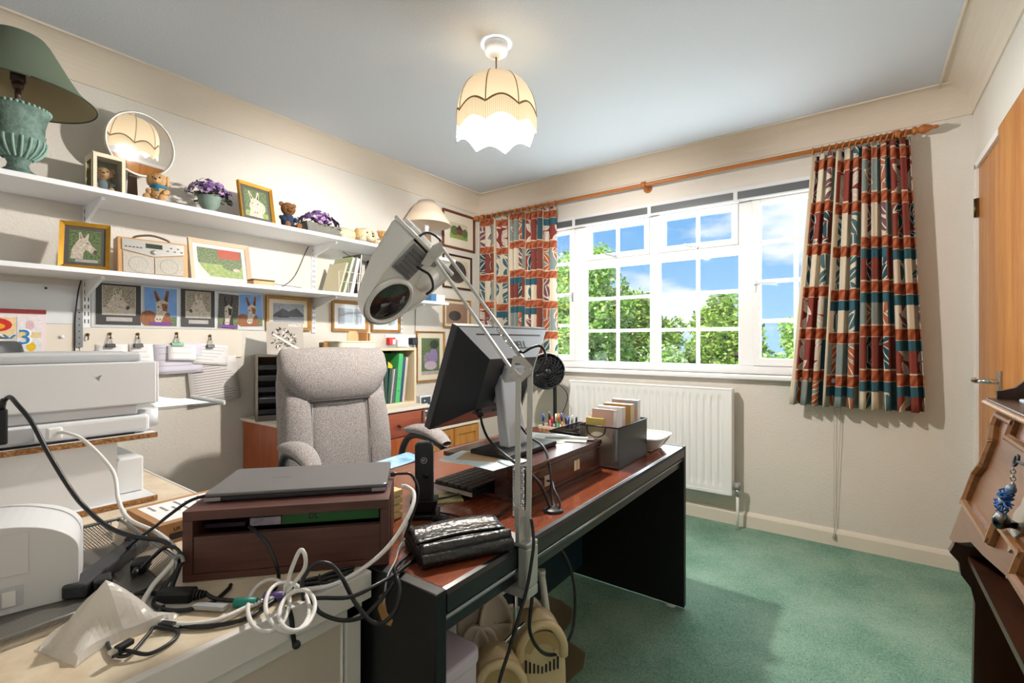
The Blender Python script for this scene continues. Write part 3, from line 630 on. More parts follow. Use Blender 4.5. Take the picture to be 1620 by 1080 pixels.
def lilac(p):
    p.r(0, 0, 1, 1, P_GREEN); p.e(0.35, 0.42, 0.25, 0.2, P_FLOW); p.e(0.65, 0.5, 0.24, 0.22, '9a86b8'); p.e(0.5, 0.25, 0.35, 0.12, 'c8b6c4'); p.e(0.7, 0.83, 0.25, 0.13, '3a4a38'); p.r(0, 0, 1, 0.1, 'b9b0a8')
framed('light framed print of lilac flowers beside the wooden cubby', wallX(2.507, 2.81, 0.835), 0.303, 0.395, 0.014, m_gold2, m_mount, 0.04, lilac)
def lake(p):
    p.r(0, 0, 1, 1, P_GREY); p.p([(0, 0.4), (0.3, 0.75), (0.5, 0.6), (0.75, 0.8), (1, 0.45), (1, 0.35), (0, 0.3)], '4d525c'); p.r(0, 0, 1, 0.3, 'a3a9b5'); p.r(0.15, 0.28, 0.5, 0.36, '2e3238')
framed('gold framed grey lake print hanging beside the donkey pictures', wallX(1.365, 1.638, 1.217), 0.273, 0.198, 0.018, m_gold2, m_mount, 0.024, lake)
framed('gold framed pale blue print in the middle under the lower shelf', wallX(1.785, 2.06, 1.217), 0.275, 0.198, 0.018, m_gold2, m_wmount, 0.028, lambda p: (p.r(0, 0, 1, 1, P_GREY), p.r(0.05, 0.1, 0.95, 0.5, 'b9c2cf'), p.r(0.62, 0, 0.66, 1, 'd7dbe0')))
framed('gold framed print partly hidden behind the magnifier lamp head', wallX(2.09, 2.345, 1.217), 0.255, 0.198, 0.018, m_gold2, m_wmount, 0.028, lambda p: (p.r(0, 0, 1, 1, P_GREY), p.r(0, 0, 1, 0.4, '9fb0a8')))

# notice boards on the wall under the lower shelf
m_board = M('white_board', 'eceae6', 0.5); m_cboard = M('cream_board', 'e8dfd2', 0.7)
tag(mk('notice_board', MB().box(0.001, 0.006, -0.1, 0.563, 1.225, 1.39), M('pale_blue_white_board', 'dfe4e8', 0.4), bev=0.001), 'white wipe board on the wall behind the printer', 'board')
tag(mk('notice_board', MB().box(0.001, 0.006, -0.1, 0.56, 0.93, 1.224), m_cboard), 'cream panel on the wall behind the cartoon calendar', 'board')
tag(mk('pin_strip', MB().box(0.001, 0.008, 0.562, 1.235, 1.065, 1.212), m_cboard, bev=0.001), 'cream hook board on the wall holding clipped papers', 'board')
tag(mk('picture_backboard', MB().box(0.001, 0.005, 0.602, 1.35, 1.214, 1.416), M('silver_white_board', 'd5d8dc', 0.4)), 'long white backing board behind the row of donkey prints', 'board')
rl = tag(mk('metal_strip', MB().box(0.0115, 0.0135, 0.548, 0.572, 1.125, 1.29), M('brushed_steel', '8d9195', 0.4, 0.7), bev=0.0005), 'grey perforated metal strip hanging beside the hook board', 'strip')
for k in range(6): mk('hole', MB().cyl((0.0136, 0.56, 1.14 + k * 0.027), (0.0139, 0.56, 1.14 + k * 0.027), 0.003, n=8), m_slot, rl)
tag(mk('wall_cable', MB().tube([(0.012, 0.566, 1.415), (0.014, 0.556, 1.36), (0.012, 0.547, 1.25), (0.012, 0.545, 1.1), (0.012, 0.544, 0.95)], 0.0028, 6), m_blk), 'black cable running down the wall beside the metal strip', 'cable')
tag(mk('push_pin', MB().lathe([(0, 0.0), (0.005, 0.001), (0.008, 0.005), (0.005, 0.009), (0, 0.010)], 12, Matrix.Translation((0.006, 0.505, 1.17)) @ rotm(0, 90, 0).to_4x4(), cap=False), m_wpl), 'small white knob on the cream panel behind the printer', 'pin')
tag(mk('push_pin', MB().lathe([(0, 0.0), (0.003, 0.001), (0.0045, 0.004), (0, 0.006)], 10, Matrix.Translation((0.006, 0.456, 1.372)) @ rotm(0, 90, 0).to_4x4(), cap=False), m_blk), 'tiny dark pin near the top of the white wipe board', 'pin')

def photo(label, y0, y1, z0, z1, draw, tilt=0, dx=0.006, edge=m_wmount):
    X = facing((dx, (y0 + y1) / 2, z0), (0, 1, math.tan(math.radians(tilt))), (0, -math.tan(math.radians(tilt)), 1)); w, h = y1 - y0, z1 - z0
    t = thing('photo_print', label, 'photo', X.to_translation(), 0, 'donkey photos'); t.rotation_euler = X.to_euler()
    mk('sheet', MB().box(-w / 2, w / 2, 0, h, 0, 0.0015), edge, t, world=False)
    p = Pr(w * 0.985, h * 0.985); draw(p); o = mk('print', p.mb, p.mats, t, world=False); o.location = (0, h * 0.007, 0.0018)
    return t
def dark_mount(side):
    def d(p):
        p.r(0, 0, 1, 1, '3b3938'); p.r(0.13, 0.24, 0.88, 0.95, 'd9d0bd'); p.r(0.145, 0.25, 0.865, 0.94, P_TWIG); p.r(0.145, 0.25, 0.865, 0.42, 'd5cfc4')
        donkey_side(p, P_WFUR, 0.18, 0.80, 0.25, 0.90, side); p.r(0.22, 0.09, 0.80, 0.19, 'b9b6b6')
    return d
photo('dark mounted print of a pale donkey in profile, left end of the row', 0.615, 0.782, 1.224, 1.414, dark_mount(False))
def blue_d(lbl):
    def d(p):
        p.r(0, 0, 1, 1, P_SKY); p.r(0, 0, 1, 0.25, P_GREEN); p.e(0.12, 0.2, 0.25, 0.2, P_BROWN); donkey_front(p, P_WFUR, P_BROWN, 'cfc4b8', 0.54, -0.12)
        if lbl: p.r(0.15, 0.02, 0.85, 0.10, '7a3f98')
    return d
photo('photo of a brown and white donkey against blue sky with purple caption', 0.793, 0.928, 1.224, 1.410, blue_d(True))
photo('dark mounted print of a shaggy white donkey in the middle of the row', 0.943, 1.10, 1.222, 1.416, dark_mount(True))
photo('narrow photo of a dark and white donkey with purple caption', 1.112, 1.214, 1.218, 1.405, lambda p: (p.r(0, 0, 1, 1, P_DARK), p.r(0, 0, 1, 0.3, P_GREEN), donkey_front(p, P_WFUR, '2e2421', 'd8cdc4', 0.5, -0.05), p.r(0.1, 0.02, 0.95, 0.11, '7a3f98')), -2)
photo('photo of a donkey under blue sky half behind the grey poster', 1.226, 1.348, 1.232, 1.412, blue_d(False), 2)

# clipped papers: hook > clip, sheet
m_paper = M('white_paper', 'f3f1f2', 0.8); m_ink = M('grey_print', '8d8a92', 0.8); m_lil = M('lilac_paper', 'e3dfee', 0.8); m_paperb = M('off_white_paper', 'e9e4e2', 0.8)
def sheet(label, y0, y1, z0, z1, tilt, x, mat, lines, grp='papers on the hook board', bend=0.012):
    w, h = y1 - y0, z1 - z0
    X = Matrix.Translation((x, (y0 + y1) / 2, z1)) @ Matrix.Rotation(math.radians(tilt), 4, 'X') @ facing((0, 0, 0), (0, 1, 0), (0, 0, 1))
    t = thing('paper_sheet', label, 'paper', X.to_translation(), 0, grp); t.rotation_euler = X.to_euler()
    def f(a, b): return ((a - 0.5) * w, -h * (1 - b), bend * (1 - b) ** 2)
    mk('sheet', MB().grid(f, 4, 6), mat, t, world=False, solid=0.0004)
    mb = MB()
    for k in range(lines):
        b = 0.88 - 0.8 * k / max(1, lines - 1); l = 0.82 * (0.6 + 0.4 * abs(math.sin(k * 2.7 + y0 * 30)))
        q = [f(0.09, b), f(0.09 + l, b), f(0.09 + l, b - 0.012), f(0.09, b - 0.012)]
        mb.add([(a, c, d + 0.0008) for a, c, d in q], [(0, 1, 2, 3)])
    if lines: mk('printed_lines', mb, m_ink, t, world=False)['kind'] = 'stuff'
    return t
sheet('short printed slip under the first black clip', 0.615, 0.728, 1.055, 1.137, 0, 0.012, m_paper, 4)
sheet('short printed slip under the second black clip', 0.735, 0.828, 1.045, 1.138, 0, 0.012, m_paper, 4)
sheet('pale lilac sheet hanging behind the green clip', 0.828, 1.035, 0.992, 1.138, 1, 0.014, m_lil, 5)
sheet('small white receipt held by the green clip', 0.885, 1.005, 1.058, 1.132, -2, 0.024, m_paper, 3)
sheet('printed slip under the clip beside the letter trays', 1.00, 1.165, 1.03, 1.135, -6, 0.012, m_paper, 6)
sheet('long tilted printed letter below the last clip', 0.965, 1.20, 0.835, 1.065, 5, 0.016, m_paperb, 15)
def hookclip(y, z, kind, lab):
    t = thing('bulldog_clip' if kind else 'hook', lab, 'clip' if kind else 'hook', (0.009, y, z - 0.03), 0, 'clips and hooks on the board')
    mk('hook', MB().cyl((0.008, y, z), (0.013, y, z), 0.007, n=10).tube([(0.012, y, z), (0.022, y, z - 0.004), (0.022, y, z - 0.018), (0.015, y, z - 0.022)], 0.0025, 6), m_brass, t)
    if kind:
        c = {1: m_blk, 2: M('green_enamel', '1f8a55', 0.35)}[kind]; w = 0.017 if kind == 1 else 0.026
        mk('jaw', extr([(0.014, z - 0.045), (0.024, z - 0.045), (0.030, z - 0.062), (0.009, z - 0.062)], lambda a, b: (a, y - w, b), lambda a, b: (a, y + w, b)), c, t, bev=0.001)
        for s in (0.012, 0.024): mk('wire_handle', MB().tube([(s, y - 0.010, z - 0.046), (s - 0.001, y - 0.007, z - 0.022), (s - 0.001, y, z - 0.016), (s - 0.001, y + 0.007, z - 0.022), (s, y + 0.010, z - 0.046)], 0.0012, 5), m_chrome, t)
hookclip(0.588, 1.180, 0, 'bare brass hook at the left end of the hook board')
hookclip(0.665, 1.185, 1, 'first black clip on the hook board, left of the others')
hookclip(0.768, 1.185, 1, 'second black clip on the hook board')
hookclip(0.925, 1.190, 2, 'green clip on the hook board')
hookclip(1.075, 1.180, 1, 'black clip with silver wire nearest the letter trays')

# calendar with a bold cartoon-style logo
cal = thing('wall_calendar', 'colourful calendar with a red top bar hanging behind the printer', 'calendar', (0.01, 0.34, 0.96), 0)
mk('page', MB().box(0.0065, 0.009, 0.20, 0.456, 0.96, 1.265), M('pale_pink_paper', 'f1dfe6', 0.7), cal)
mk('top_bar', MB().box(0.0065, 0.014, 0.20, 0.456, 1.264, 1.28), M('dark_red_bar', '8c1f1f', 0.5), cal)
p = Pr(0.24, 0.28); p.r(0.0, 0, 0.98, 1.0, 'f5eef2'); p.r(0, 0.30, 0.66, 0.97, 'f3d9a8'); p.e(0.42, 0.86, 0.2, 0.10, 'd8261c'); p.e(0.40, 0.84, 0.14, 0.05, 'f2b21c'); p.e(0.30, 0.60, 0.33, 0.10, 'e23c6a'); p.e(0.55, 0.45, 0.09, 0.07, 'e8461e')
p.r(0.69, 0.68, 0.96, 0.76, 'f0dca0'); p.r(0.69, 0.34, 0.96, 0.44, 'c3cf3f'); p.r(0.69, 0.44, 0.96, 0.64, 'e9eef2'); p.e(0.84, 0.55, 0.06, 0.07, 'f0c41c'); p.e(0.83, 0.86, 0.05, 0.07, 'e9c3cf'); p.r(0.67, 0.2, 0.674, 0.99, '9a93a0')
o = mk('print', p.mb, p.mats, cal, world=False); o.matrix_basis = wmat(cal).inverted() @ facing((0.0092, 0.33, 0.975), (0, 1, 0), (0, 0, 1))
lettering('x3', 0.095, M('white_ink', 'ffffff', 0.6), cal, wmat(cal).inverted() @ facing((0.0105, 0.372, 1.165), (0, 1, 0), (0, 0, 1)), sx=1.06)
lettering('x3', 0.085, M('logo_blue', '2a7fc4', 0.5), cal, wmat(cal).inverted() @ facing((0.0112, 0.372, 1.165), (0, 1, 0), (0, 0, 1)))

# ================================================================ THINGS ON THE UPPER SHELF
def verdi():
    return M('verdigris', '7a958b', 0.75, col2='465a52', vscale=22, bump=0.5, bscale=60)
m_verd = verdi(); m_brown = M('brown_stem', '4a3324', 0.5)
def two_side(name, a, b, tr=0.0):
    t = NT(name); g = t.n('NewGeometry').outputs['Backfacing']; bs = t.n('BsdfPrincipled', {'Roughness': 0.8}); t.set(bs.inputs['Base Color'], t.mix(g, lin(a), lin(b))); return t.end(bs.outputs[0])
GL = (0.225, 0.345, T1)
gl = thing('table_lamp', 'verdigris urn table lamp with wide dark green shade at the end of the upper shelf', 'table lamp', GL)
urn = [(0.0, 0), (0.060, 0), (0.062, 0.010), (0.050, 0.018), (0.036, 0.03), (0.032, 0.046), (0.040, 0.062), (0.068, 0.085), (0.084, 0.115), (0.087, 0.135), (0.083, 0.150), (0.086, 0.156), (0.082, 0.163), (0.083, 0.19), (0.090, 0.22), (0.098, 0.238), (0.100, 0.246), (0.094, 0.254), (0.070, 0.258), (0.045, 0.268), (0.02, 0.276), (0.012, 0.285)]
mk('urn', MB().lathe([(r * 0.88, z) for r, z in urn], 40, cap=False), m_verd, gl, world=False)
fl = MB()
for k in range(20):
    a = 2 * PI * k / 20; fl.tube([((r * 0.88 + 0.002) * math.cos(a), (r * 0.88 + 0.002) * math.sin(a), z) for r, z in ((0.045, 0.066), (0.069, 0.087), (0.084, 0.113), (0.086, 0.134))], 0.004, 6)
mk('fluting', fl, M('verdigris_light', '8fb0a4', 0.8), gl, world=False)['kind'] = 'stuff'
bd = MB()
for k in range(36):
    a = 2 * PI * k / 36; bd.ell((0.086 * math.cos(a), 0.086 * math.sin(a), 0.250), (0.007, 0.005, 0.006), nu=8, nv=5, rz=math.degrees(a))
mk('beaded_rim', bd, M('verdigris_light', '8fb0a4', 0.8), gl, world=False)['kind'] = 'stuff'
mk('stem', MB().cyl((0, 0, 0.28), (0, 0, 0.325), 0.009).cyl((0, 0, 0.322), (0, 0, 0.345), 0.014, 0.018, 12), m_brown, gl, world=False)
mk('bulb_holder', MB().lathe([(0.014, 0.345), (0.021, 0.352), (0.021, 0.385), (0.017, 0.405)], 16), M('bakelite', '2a1d18', 0.4), gl, world=False)
mk('reflector_cap', MB().lathe([(0.018, 0.398), (0.036, 0.402), (0.045, 0.42), (0.047, 0.435)], 20, cap=False), m_wpl, gl, world=False, solid=0.002)
mk('shade', MB().lathe([(0.222, 0.298), (0.18, 0.340), (0.145, 0.395), (0.115, 0.45), (0.09, 0.495), (0.075, 0.515)], 48, cap=False), two_side('green_shade_card', '606c5a', 'a89a78'), gl, world=False)
mk('shade_rim', MB().tube([(0.2225 * math.cos(2 * PI * i / 48), 0.2225 * math.sin(2 * PI * i / 48), 0.298) for i in range(49)], 0.0025, 6, sub=1), M('dark_green_binding', '2f3a30', 0.8), gl, world=False)
mk('shade_wire', MB().tube([(0.02, 0, 0.385), (0.05, 0.0, 0.375), (0.055, 0, 0.42), (0.085, 0, 0.50)], 0.0015, 5).tube([(-0.02, 0, 0.385), (-0.05, 0.0, 0.375), (-0.055, 0, 0.42), (-0.085, 0, 0.50)], 0.0015, 5), m_brass, gl, world=False)

# plush toys built from separate soft parts
def fur(name, a): return M(name, a, 0.95, var=0.22, vscale=60, bump=0.6, bscale=140, spec=0.1)
def plush(label, loc, s, rz, furm, shirt=None, muz=None, name='teddy_bear', flop=False, scarf=None):
    t = thing(name, label, 'soft toy', loc, rz, 'plush toys on the upper shelf')
    E = lambda n, c, r, m=None, **k: mk(n, MB().ell([q * s for q in c], [q * s for q in r], **k), m or furm, t, world=False)
    mz = muz or furm
    E('torso', (0, 0, 0.30), (0.20, 0.21, 0.28), shirt)
    h = E('head', (0.03, 0, 0.70), (0.21, 0.23, 0.21))
    E('muzzle', (0.21, 0, 0.65), (0.10, 0.11, 0.085), mz)
    for sy in (-1, 1):
        E('ear', (-0.01, 0.20 * sy, 0.84) if not flop else (0.02, 0.23 * sy, 0.70), (0.045, 0.08, 0.08) if not flop else (0.08, 0.05, 0.16))
        E('arm', (0.10, 0.21 * sy, 0.36), (0.16, 0.07, 0.075), shirt, ry=30, rz=-18 * sy)
        E('leg', (0.24, 0.13 * sy, 0.085), (0.22, 0.085, 0.085), rz=14 * sy); E('foot', (0.43, 0.18 * sy, 0.11), (0.06, 0.09, 0.11), mz)
        E('eye', (0.215, 0.085 * sy, 0.745), (0.020, 0.024, 0.024), m_blk, nu=8, nv=6)
    E('nose', (0.305, 0, 0.675), (0.022, 0.032, 0.024), m_blk, nu=8, nv=6)
    if scarf: mk('scarf', MB().lathe([(0.15 * s, 0.47 * s), (0.205 * s, 0.49 * s), (0.21 * s, 0.54 * s), (0.16 * s, 0.57 * s)], 18, frame((0.01 * s, 0, 0)), cap=False).cb((0.21 * s, 0.03 * s, 0.44 * s), (0.03 * s, 0.07 * s, 0.16 * s)), scarf, t, world=False)
    return t
f_tan = fur('tan_fur', 'd2a878'); f_gold = fur('golden_fur', 'c99a5c'); f_brown = fur('brown_fur', '8a5f3c'); f_cream = fur('cream_fur', 'e2d2b4'); f_pale = fur('pale_gold_fur', 'd8b780')
m_navy = M('navy_knit', '24344f', 0.95, bump=0.5, bscale=150); m_teal = M('blue_scarf_wool', '2b7594', 0.95); m_wool = M('grey_blue_shirt', '7c8b90', 0.9)
BX = thing('display_box', 'cream gift box with cut out windows on the upper shelf', 'box', (0.16, 0.612, T1))
x0, x1, y0, y1, z0, z1 = 0.105, 0.222, 0.558, 0.668, T1, 1.925; m_card = M('cream_card', 'e6d9bd', 0.7)
def winpanel(f, w, h, b):     # card panel with a window hole: four strips
    mb = MB(); th = 0.0018
    for a0, a1, c0, c1 in ((0, w, 0, b), (0, w, h - b, h), (0, b, b, h - b), (w - b, w, b, h - b)): mb.add([f(a, c, d) for d in (0, th) for c in (c0, c1) for a in (a0, a1)], [(0, 2, 3, 1), (4, 5, 7, 6), (0, 1, 5, 4), (2, 6, 7, 3), (0, 4, 6, 2), (1, 3, 7, 5)])
    return mb
mk('front_panel', winpanel(lambda a, c, d: (x1 - d, y0 + a, z0 + c), y1 - y0, z1 - z0, 0.014), m_card, BX)
mk('side_panel', winpanel(lambda a, c, d: (x0 + a, y0 + d, z0 + c), x1 - x0, z1 - z0, 0.022), m_card, BX)
mk('side_panel', MB().box(x0, x1, y1 - 0.0018, y1, z0, z1), m_card, BX); mk('back_panel', MB().box(x0, x0 + 0.0018, y0, y1, z0, z1), M('green_card', '8a8a60', 0.7), BX)
mk('top_panel', MB().box(x0, x1, y0, y1, z1, z1 + 0.002), m_card, BX); mk('bottom_panel', MB().box(x0, x1, y0, y1, z0, z0 + 0.002), m_card, BX)
mk('window_film', MB().box(x1 - 0.003, x1 - 0.0025, y0 + 0.01, y1 - 0.01, z0 + 0.01, z1 - 0.01), glass('clear_film', 'ffffff', 0.04, 0.05), BX)
plush('tan teddy bear sitting inside the cream window box', (0.148, 0.612, T1 + 0.003), 0.135, -14, f_tan, m_wool)
plush('tan floppy eared toy with a blue scarf beside the round mirror', (0.20, 0.79, T1), 0.155, -30, f_tan, None, None, 'plush_dog', True, m_teal)
plush('brown teddy bear in a navy jumper beside the gold frame', (0.19, 1.395, T1), 0.17, -5, f_brown, m_navy)
plush('small golden teddy bear between the plush dog and violets', (0.215, 2.02, T1), 0.125, -20, f_gold, None, f_pale)
plush('small pale teddy bear in a navy waistcoat under the bedside lamp', (0.215, 2.315, T1), 0.14, -10, f_pale, m_navy, None, 'teddy_bear', False, m_teal)
dg = thing('plush_dog', 'cream plush puppy lying flat on the upper shelf', 'soft toy', (0.2, 1.82, T1), 0, 'plush toys on the upper shelf')
for n, c, r, m, k in (('torso', (-0.03, -0.05, 0.045), (0.06, 0.10, 0.044), f_cream, {}), ('head', (0.02, 0.055, 0.055), (0.055, 0.055, 0.048), f_cream, {}), ('muzzle', (0.07, 0.065, 0.038), (0.025, 0.03, 0.022), f_cream, {}),
    ('ear', (0.02, 0.005, 0.05), (0.035, 0.016, 0.045), f_pale, {}), ('ear', (0.02, 0.112, 0.05), (0.035, 0.016, 0.045), f_pale, {}), ('paw', (0.07, 0.0, 0.018), (0.04, 0.022, 0.018), f_cream, {}), ('paw', (0.06, 0.125, 0.018), (0.04, 0.022, 0.018), f_cream, {}),
    ('paw', (0.03, -0.11, 0.018), (0.035, 0.022, 0.018), f_cream, {}), ('eye', (0.07, 0.042, 0.066), (0.005, 0.006, 0.006), m_blk, dict(nu=8, nv=6)), ('eye', (0.068, 0.085, 0.066), (0.005, 0.006, 0.006), m_blk, dict(nu=8, nv=6)), ('nose', (0.093, 0.068, 0.044), (0.006, 0.009, 0.007), m_blk, dict(nu=8, nv=6))):
    mk(n, MB().ell(c, r, **k), m, dg, world=False)

# round mirror on a wooden stand
mr = thing('round_mirror', 'round tilting mirror with a pale rim on a dark wooden stand', 'mirror', (0.115, 0.745, T1))
MX = facing((0.125, 0.748, 2.037), (-0.17, 1, 0.0), (0.155, 0.02, 1)); rM = 0.137
mk('glass', MB().lathe([(0.0, 0.002), (rM - 0.006, 0.002), (rM - 0.006, -0.002), (0, -0.002)], 48, MX, sm=False, cap=False), M('mirror_silver', 'f5f5f5', 0.02, 1.0), mr)
mk('rim', MB().lathe([(rM - 0.008, 0.003), (rM - 0.004, 0.008), (rM, 0.008), (rM + 0.003, 0.0), (rM, -0.012), (rM - 0.008, -0.012), (0, -0.012)], 48, MX, cap=False), M('pale_grey_rim', 'd0cabc', 0.3, 0.4), mr)
mk('stand', extr([(0.735, T1), (0.775, T1), (0.768, 1.93), (0.742, 1.93)], lambda a, b: (0.10, a - 0.03, b), lambda a, b: (0.085, a - 0.03, b)), m_brown, mr)
mk('foot', MB().box(0.05, 0.15, 0.68, 0.77, T1, T1 + 0.012), m_brown, mr, bev=0.003)

def violets(label, loc, rx, ry, hz, n, pot, seed, potmat, nm='flower_pot'):
    rnd = random.Random(seed); t = thing(nm, label, 'artificial flowers', loc, 0, 'violets on the upper shelf')
    mk('pot', pot, potmat, t, world=False)
    a = MB(); b = MB()
    for i in range(n):
        th = rnd.uniform(0, 2 * PI); q = math.sqrt(rnd.random()); c = Vector((rx * q * math.cos(th), ry * q * math.sin(th), hz[0] + (hz[1] - hz[0]) * (1 - 0.75 * q * q) * rnd.uniform(0.75, 1.0)))
        nrm = (Vector((c.x, c.y, 0)) * 4 + Vector((0.05, 0, 0.12)) + Vector((rnd.gauss(0, .03), rnd.gauss(0, .03), 0))).normalized(); e1 = nrm.orthogonal().normalized(); e2 = nrm.cross(e1); s = rnd.uniform(0.009, 0.014); mi = rnd.choice((0, 0, 1, 2))
        for k in range(5):
            w = 2 * PI * k / 5; d = e1 * math.cos(w) + e2 * math.sin(w); g = e1 * math.cos(w + 1.57) + e2 * math.sin(w + 1.57)
            a.add([c, c + d * s * 0.7 + g * s * 0.5 + nrm * 0.002, c + d * s * 1.15, c + d * s * 0.7 - g * s * 0.5 + nrm * 0.002], [(0, 1, 2, 3)], mi)
    for i in range(n // 2):
        th = rnd.uniform(0, 2 * PI); q = math.sqrt(rnd.random()) * 1.08; c = Vector((rx * q * math.cos(th), ry * q * math.sin(th), hz[0] + (hz[1] - hz[0]) * rnd.uniform(0.0, 0.6) * (1 - 0.5 * q * q)))
        d = Vector((math.cos(th), math.sin(th), rnd.uniform(-0.5, 0.4))).normalized(); g = d.cross(Vector((0, 0, 1))).normalized(); s = rnd.uniform(0.014, 0.022)
        b.add([c - d * s, c + g * s * 0.6, c + d * s, c - g * s * 0.6], [(0, 1, 2, 3)])
    mk('blossoms', a, [M('violet_petal', '7d5f9a', 0.8, var=0.3, vscale=90), M('mauve_petal', 'a882b4', 0.8), M('deep_violet_petal', '4d3566', 0.8)], t, world=False)['kind'] = 'stuff'
    mk('leaves', b, M('dark_leaf', '38492c', 0.7, var=0.3, vscale=40), t, world=False)['kind'] = 'stuff'
    return t
m_gpot = M('celadon_pot', '7c9086', 0.5, var=0.25, vscale=25); m_slate = M('grey_stone_pot', '77766e', 0.8, var=0.2, vscale=25)
violets('violet flowers in a footed green pot on the upper shelf', (0.17, 1.01, T1), 0.085, 0.11, (0.085, 0.185), 90, MB().lathe([(0, 0), (0.030, 0), (0.032, 0.008), (0.020, 0.016), (0.022, 0.026), (0.044, 0.055), (0.050, 0.09), (0.053, 0.096), (0.046, 0.096)], 24, cap=False), 1, m_gpot)
def trough(w, d, h): return MB().add([(sx * d * k, sy * w * k, z) for z, k in ((0, 0.86), (h, 1.0)) for sx, sy in ((-.5, -.5), (.5, -.5), (.5, .5), (-.5, .5))], [(0, 3, 2, 1), (4, 5, 6, 7), (0, 1, 5, 4), (1, 2, 6, 5), (2, 3, 7, 6), (3, 0, 4, 7)])
violets('wide grey trough of violet flowers on the upper shelf', (0.20, 1.585, T1), 0.06, 0.13, (0.05, 0.15), 140, trough(0.22, 0.09, 0.065), 2, m_slate, 'flower_trough')
violets('small low bowl of violet flowers near the bedside lamp', (0.20, 2.18, T1), 0.06, 0.10, (0.03, 0.12), 90, trough(0.12, 0.08, 0.04), 3, m_slate, 'flower_trough')

def leanX(x, y, z, rz, back, roll=0):
    """standing picture on a shelf facing +x, turned by rz, leaning back"""
    return Matrix.Translation((x, y, z)) @ Matrix.Rotation(math.radians(rz), 4, 'Z') @ Matrix.Rotation(math.radians(-back), 4, 'Y') @ facing((0, 0, 0), (0, 1, 0), (0, 0, 1))
framed('gold framed photo of a white donkey standing on the upper shelf', leanX(0.225, 1.215, T1, 8, 10), 0.185, 0.205, 0.014, m_gold, m_gmount, 0.016, lambda p: (p.r(0, 0, 1, 1, P_GREEN), p.r(0, 0, 1, 0.2, P_LAWN), p.e(0.55, 0.38, 0.36, 0.26, P_WFUR), donkey_front(p, P_WFUR, P_WFUR, 'cfc0b0', 0.45)), 'standing_frame', 'picture', grp='standing frames', stand=1)
framed('gold framed photo of a pale donkey head on the lower shelf', leanX(0.24, 0.53, T2, -16, 17), 0.155, 0.20, 0.015, m_gold, m_gmount, 0.014, lambda p: (p.r(0, 0, 1, 1, P_GREEN), donkey_side(p, P_WFUR, 0.0, 0.98, 0.1, 0.95), p.r(0.2, 0.0, 0.9, 0.09, 'b9b6b6')), 'standing_frame', 'picture', grp='standing frames', stand=1)
def garden(p):
    p.r(0, 0, 1, 1, P_GREEN); p.r(0, 0, 1, 0.45, P_LAWN); p.r(0.45, 0.68, 0.95, 1.0, 'b5482e'); p.e(0.75, 0.45, 0.22, 0.2, P_GREEN); p.p([(0, 0), (0, 0.5), (0.08, 0.3), (0.25, 0.0)], 'e5e0d2'); p.e(0.85, 0.3, 0.08, 0.06, 'd9b6a8')
framed('pale wood framed garden photo leaning on the lower shelf', leanX(0.13, 1.085, T2, 0, 12), 0.285, 0.225, 0.020, m_palefr, m_wmount, 0.018, garden, 'standing_frame', 'picture', grp='standing frames', stand=1)

bl2 = thing('table_lamp', 'small bedside lamp with pale peach coolie shade at the far end of the upper shelf', 'table lamp', (0.16, 2.47, T1))
mk('base', MB().lathe([(0, 0), (0.058, 0), (0.060, 0.006), (0.054, 0.012), (0.034, 0.12), (0.030, 0.185), (0.0, 0.19)], 24, cap=False), M('taupe_pottery', '8f7664', 0.6, var=0.15, vscale=15), bl2, world=False)
mk('bulb_holder', MB().cyl((0, 0, 0.187), (0, 0, 0.25), 0.015, n=14).cyl((0, 0, 0.225), (0, 0, 0.231), 0.021, n=14), m_wpl, bl2, world=False)
mk('shade', MB().lathe([(0.178, 0.245), (0.135, 0.32), (0.095, 0.38), (0.062, 0.42)], 40, cap=False), M('peach_shade', 'ead5bf', 0.8), bl2, world=False, solid=0.002)

# ================================================================ THINGS ON THE LOWER SHELF
m_beech = wood('beech_veneer', 'd2a878', 'c0925e', 'z', 0.45, 10); m_silver = M('silver_plastic', 'c9c8c4', 0.3, 0.5); m_cloth = M('grille_cloth', 'c9c4ba', 0.9, bump=0.6, bscale=300)
RD = (0.19, 0.77, T2)
ra_ = thing('radio', 'beech cased radio with silver front and handle on the lower shelf', 'radio', RD, -6)
mk('case', MB().add([(-0.06, s * 0.127, 0) for s in (-1, 1)] + [(0.045, s * 0.127, 0) for s in (-1, 1)] + [(0.03, s * 0.127, 0.16) for s in (-1, 1)] + [(-0.06, s * 0.127, 0.16) for s in (-1, 1)], [(0, 1, 3, 2), (2, 3, 5, 4), (4, 5, 7, 6), (6, 7, 1, 0), (0, 2, 4, 6), (1, 3, 5, 7)]), m_beech, ra_, bev=0.004, world=False)
FXr = frame((0.0455, 0, 0)) @ Matrix.Rotation(math.radians(-5.36), 4, 'Y') @ facing((0, 0, 0), (0, 1, 0), (0, 0, 1))
for s in (-1, 1):
    g = mk('speaker_grille', MB().prism([(s * 0.002, 0.01), (s * 0.108, 0.01), (s * 0.108, 0.10), (s * 0.002, 0.082)], 0.0, 0.003, FXr), m_cloth, ra_, world=False)
    mk('speaker_ring', MB().lathe([(0.030, 0.003), (0.034, 0.0042), (0.036, 0.003)], 24, FXr @ Matrix.Translation((s * 0.055, 0.048, 0)), cap=False), M('grille_ring', 'b4aea4', 0.7), g, world=False)
fp = mk('control_panel', MB().prism([(-0.112, 0.106), (0.0, 0.085), (0.112, 0.106), (0.112, 0.154), (-0.112, 0.154)], 0.0, 0.004, FXr), m_silver, ra_, world=False, bev=0.002)
mk('display', MB().box(-0.03, 0.03, 0.122, 0.142, 0.004, 0.0052, 0, FXr), M('lcd_green', '3b4032', 0.25), fp, world=False)
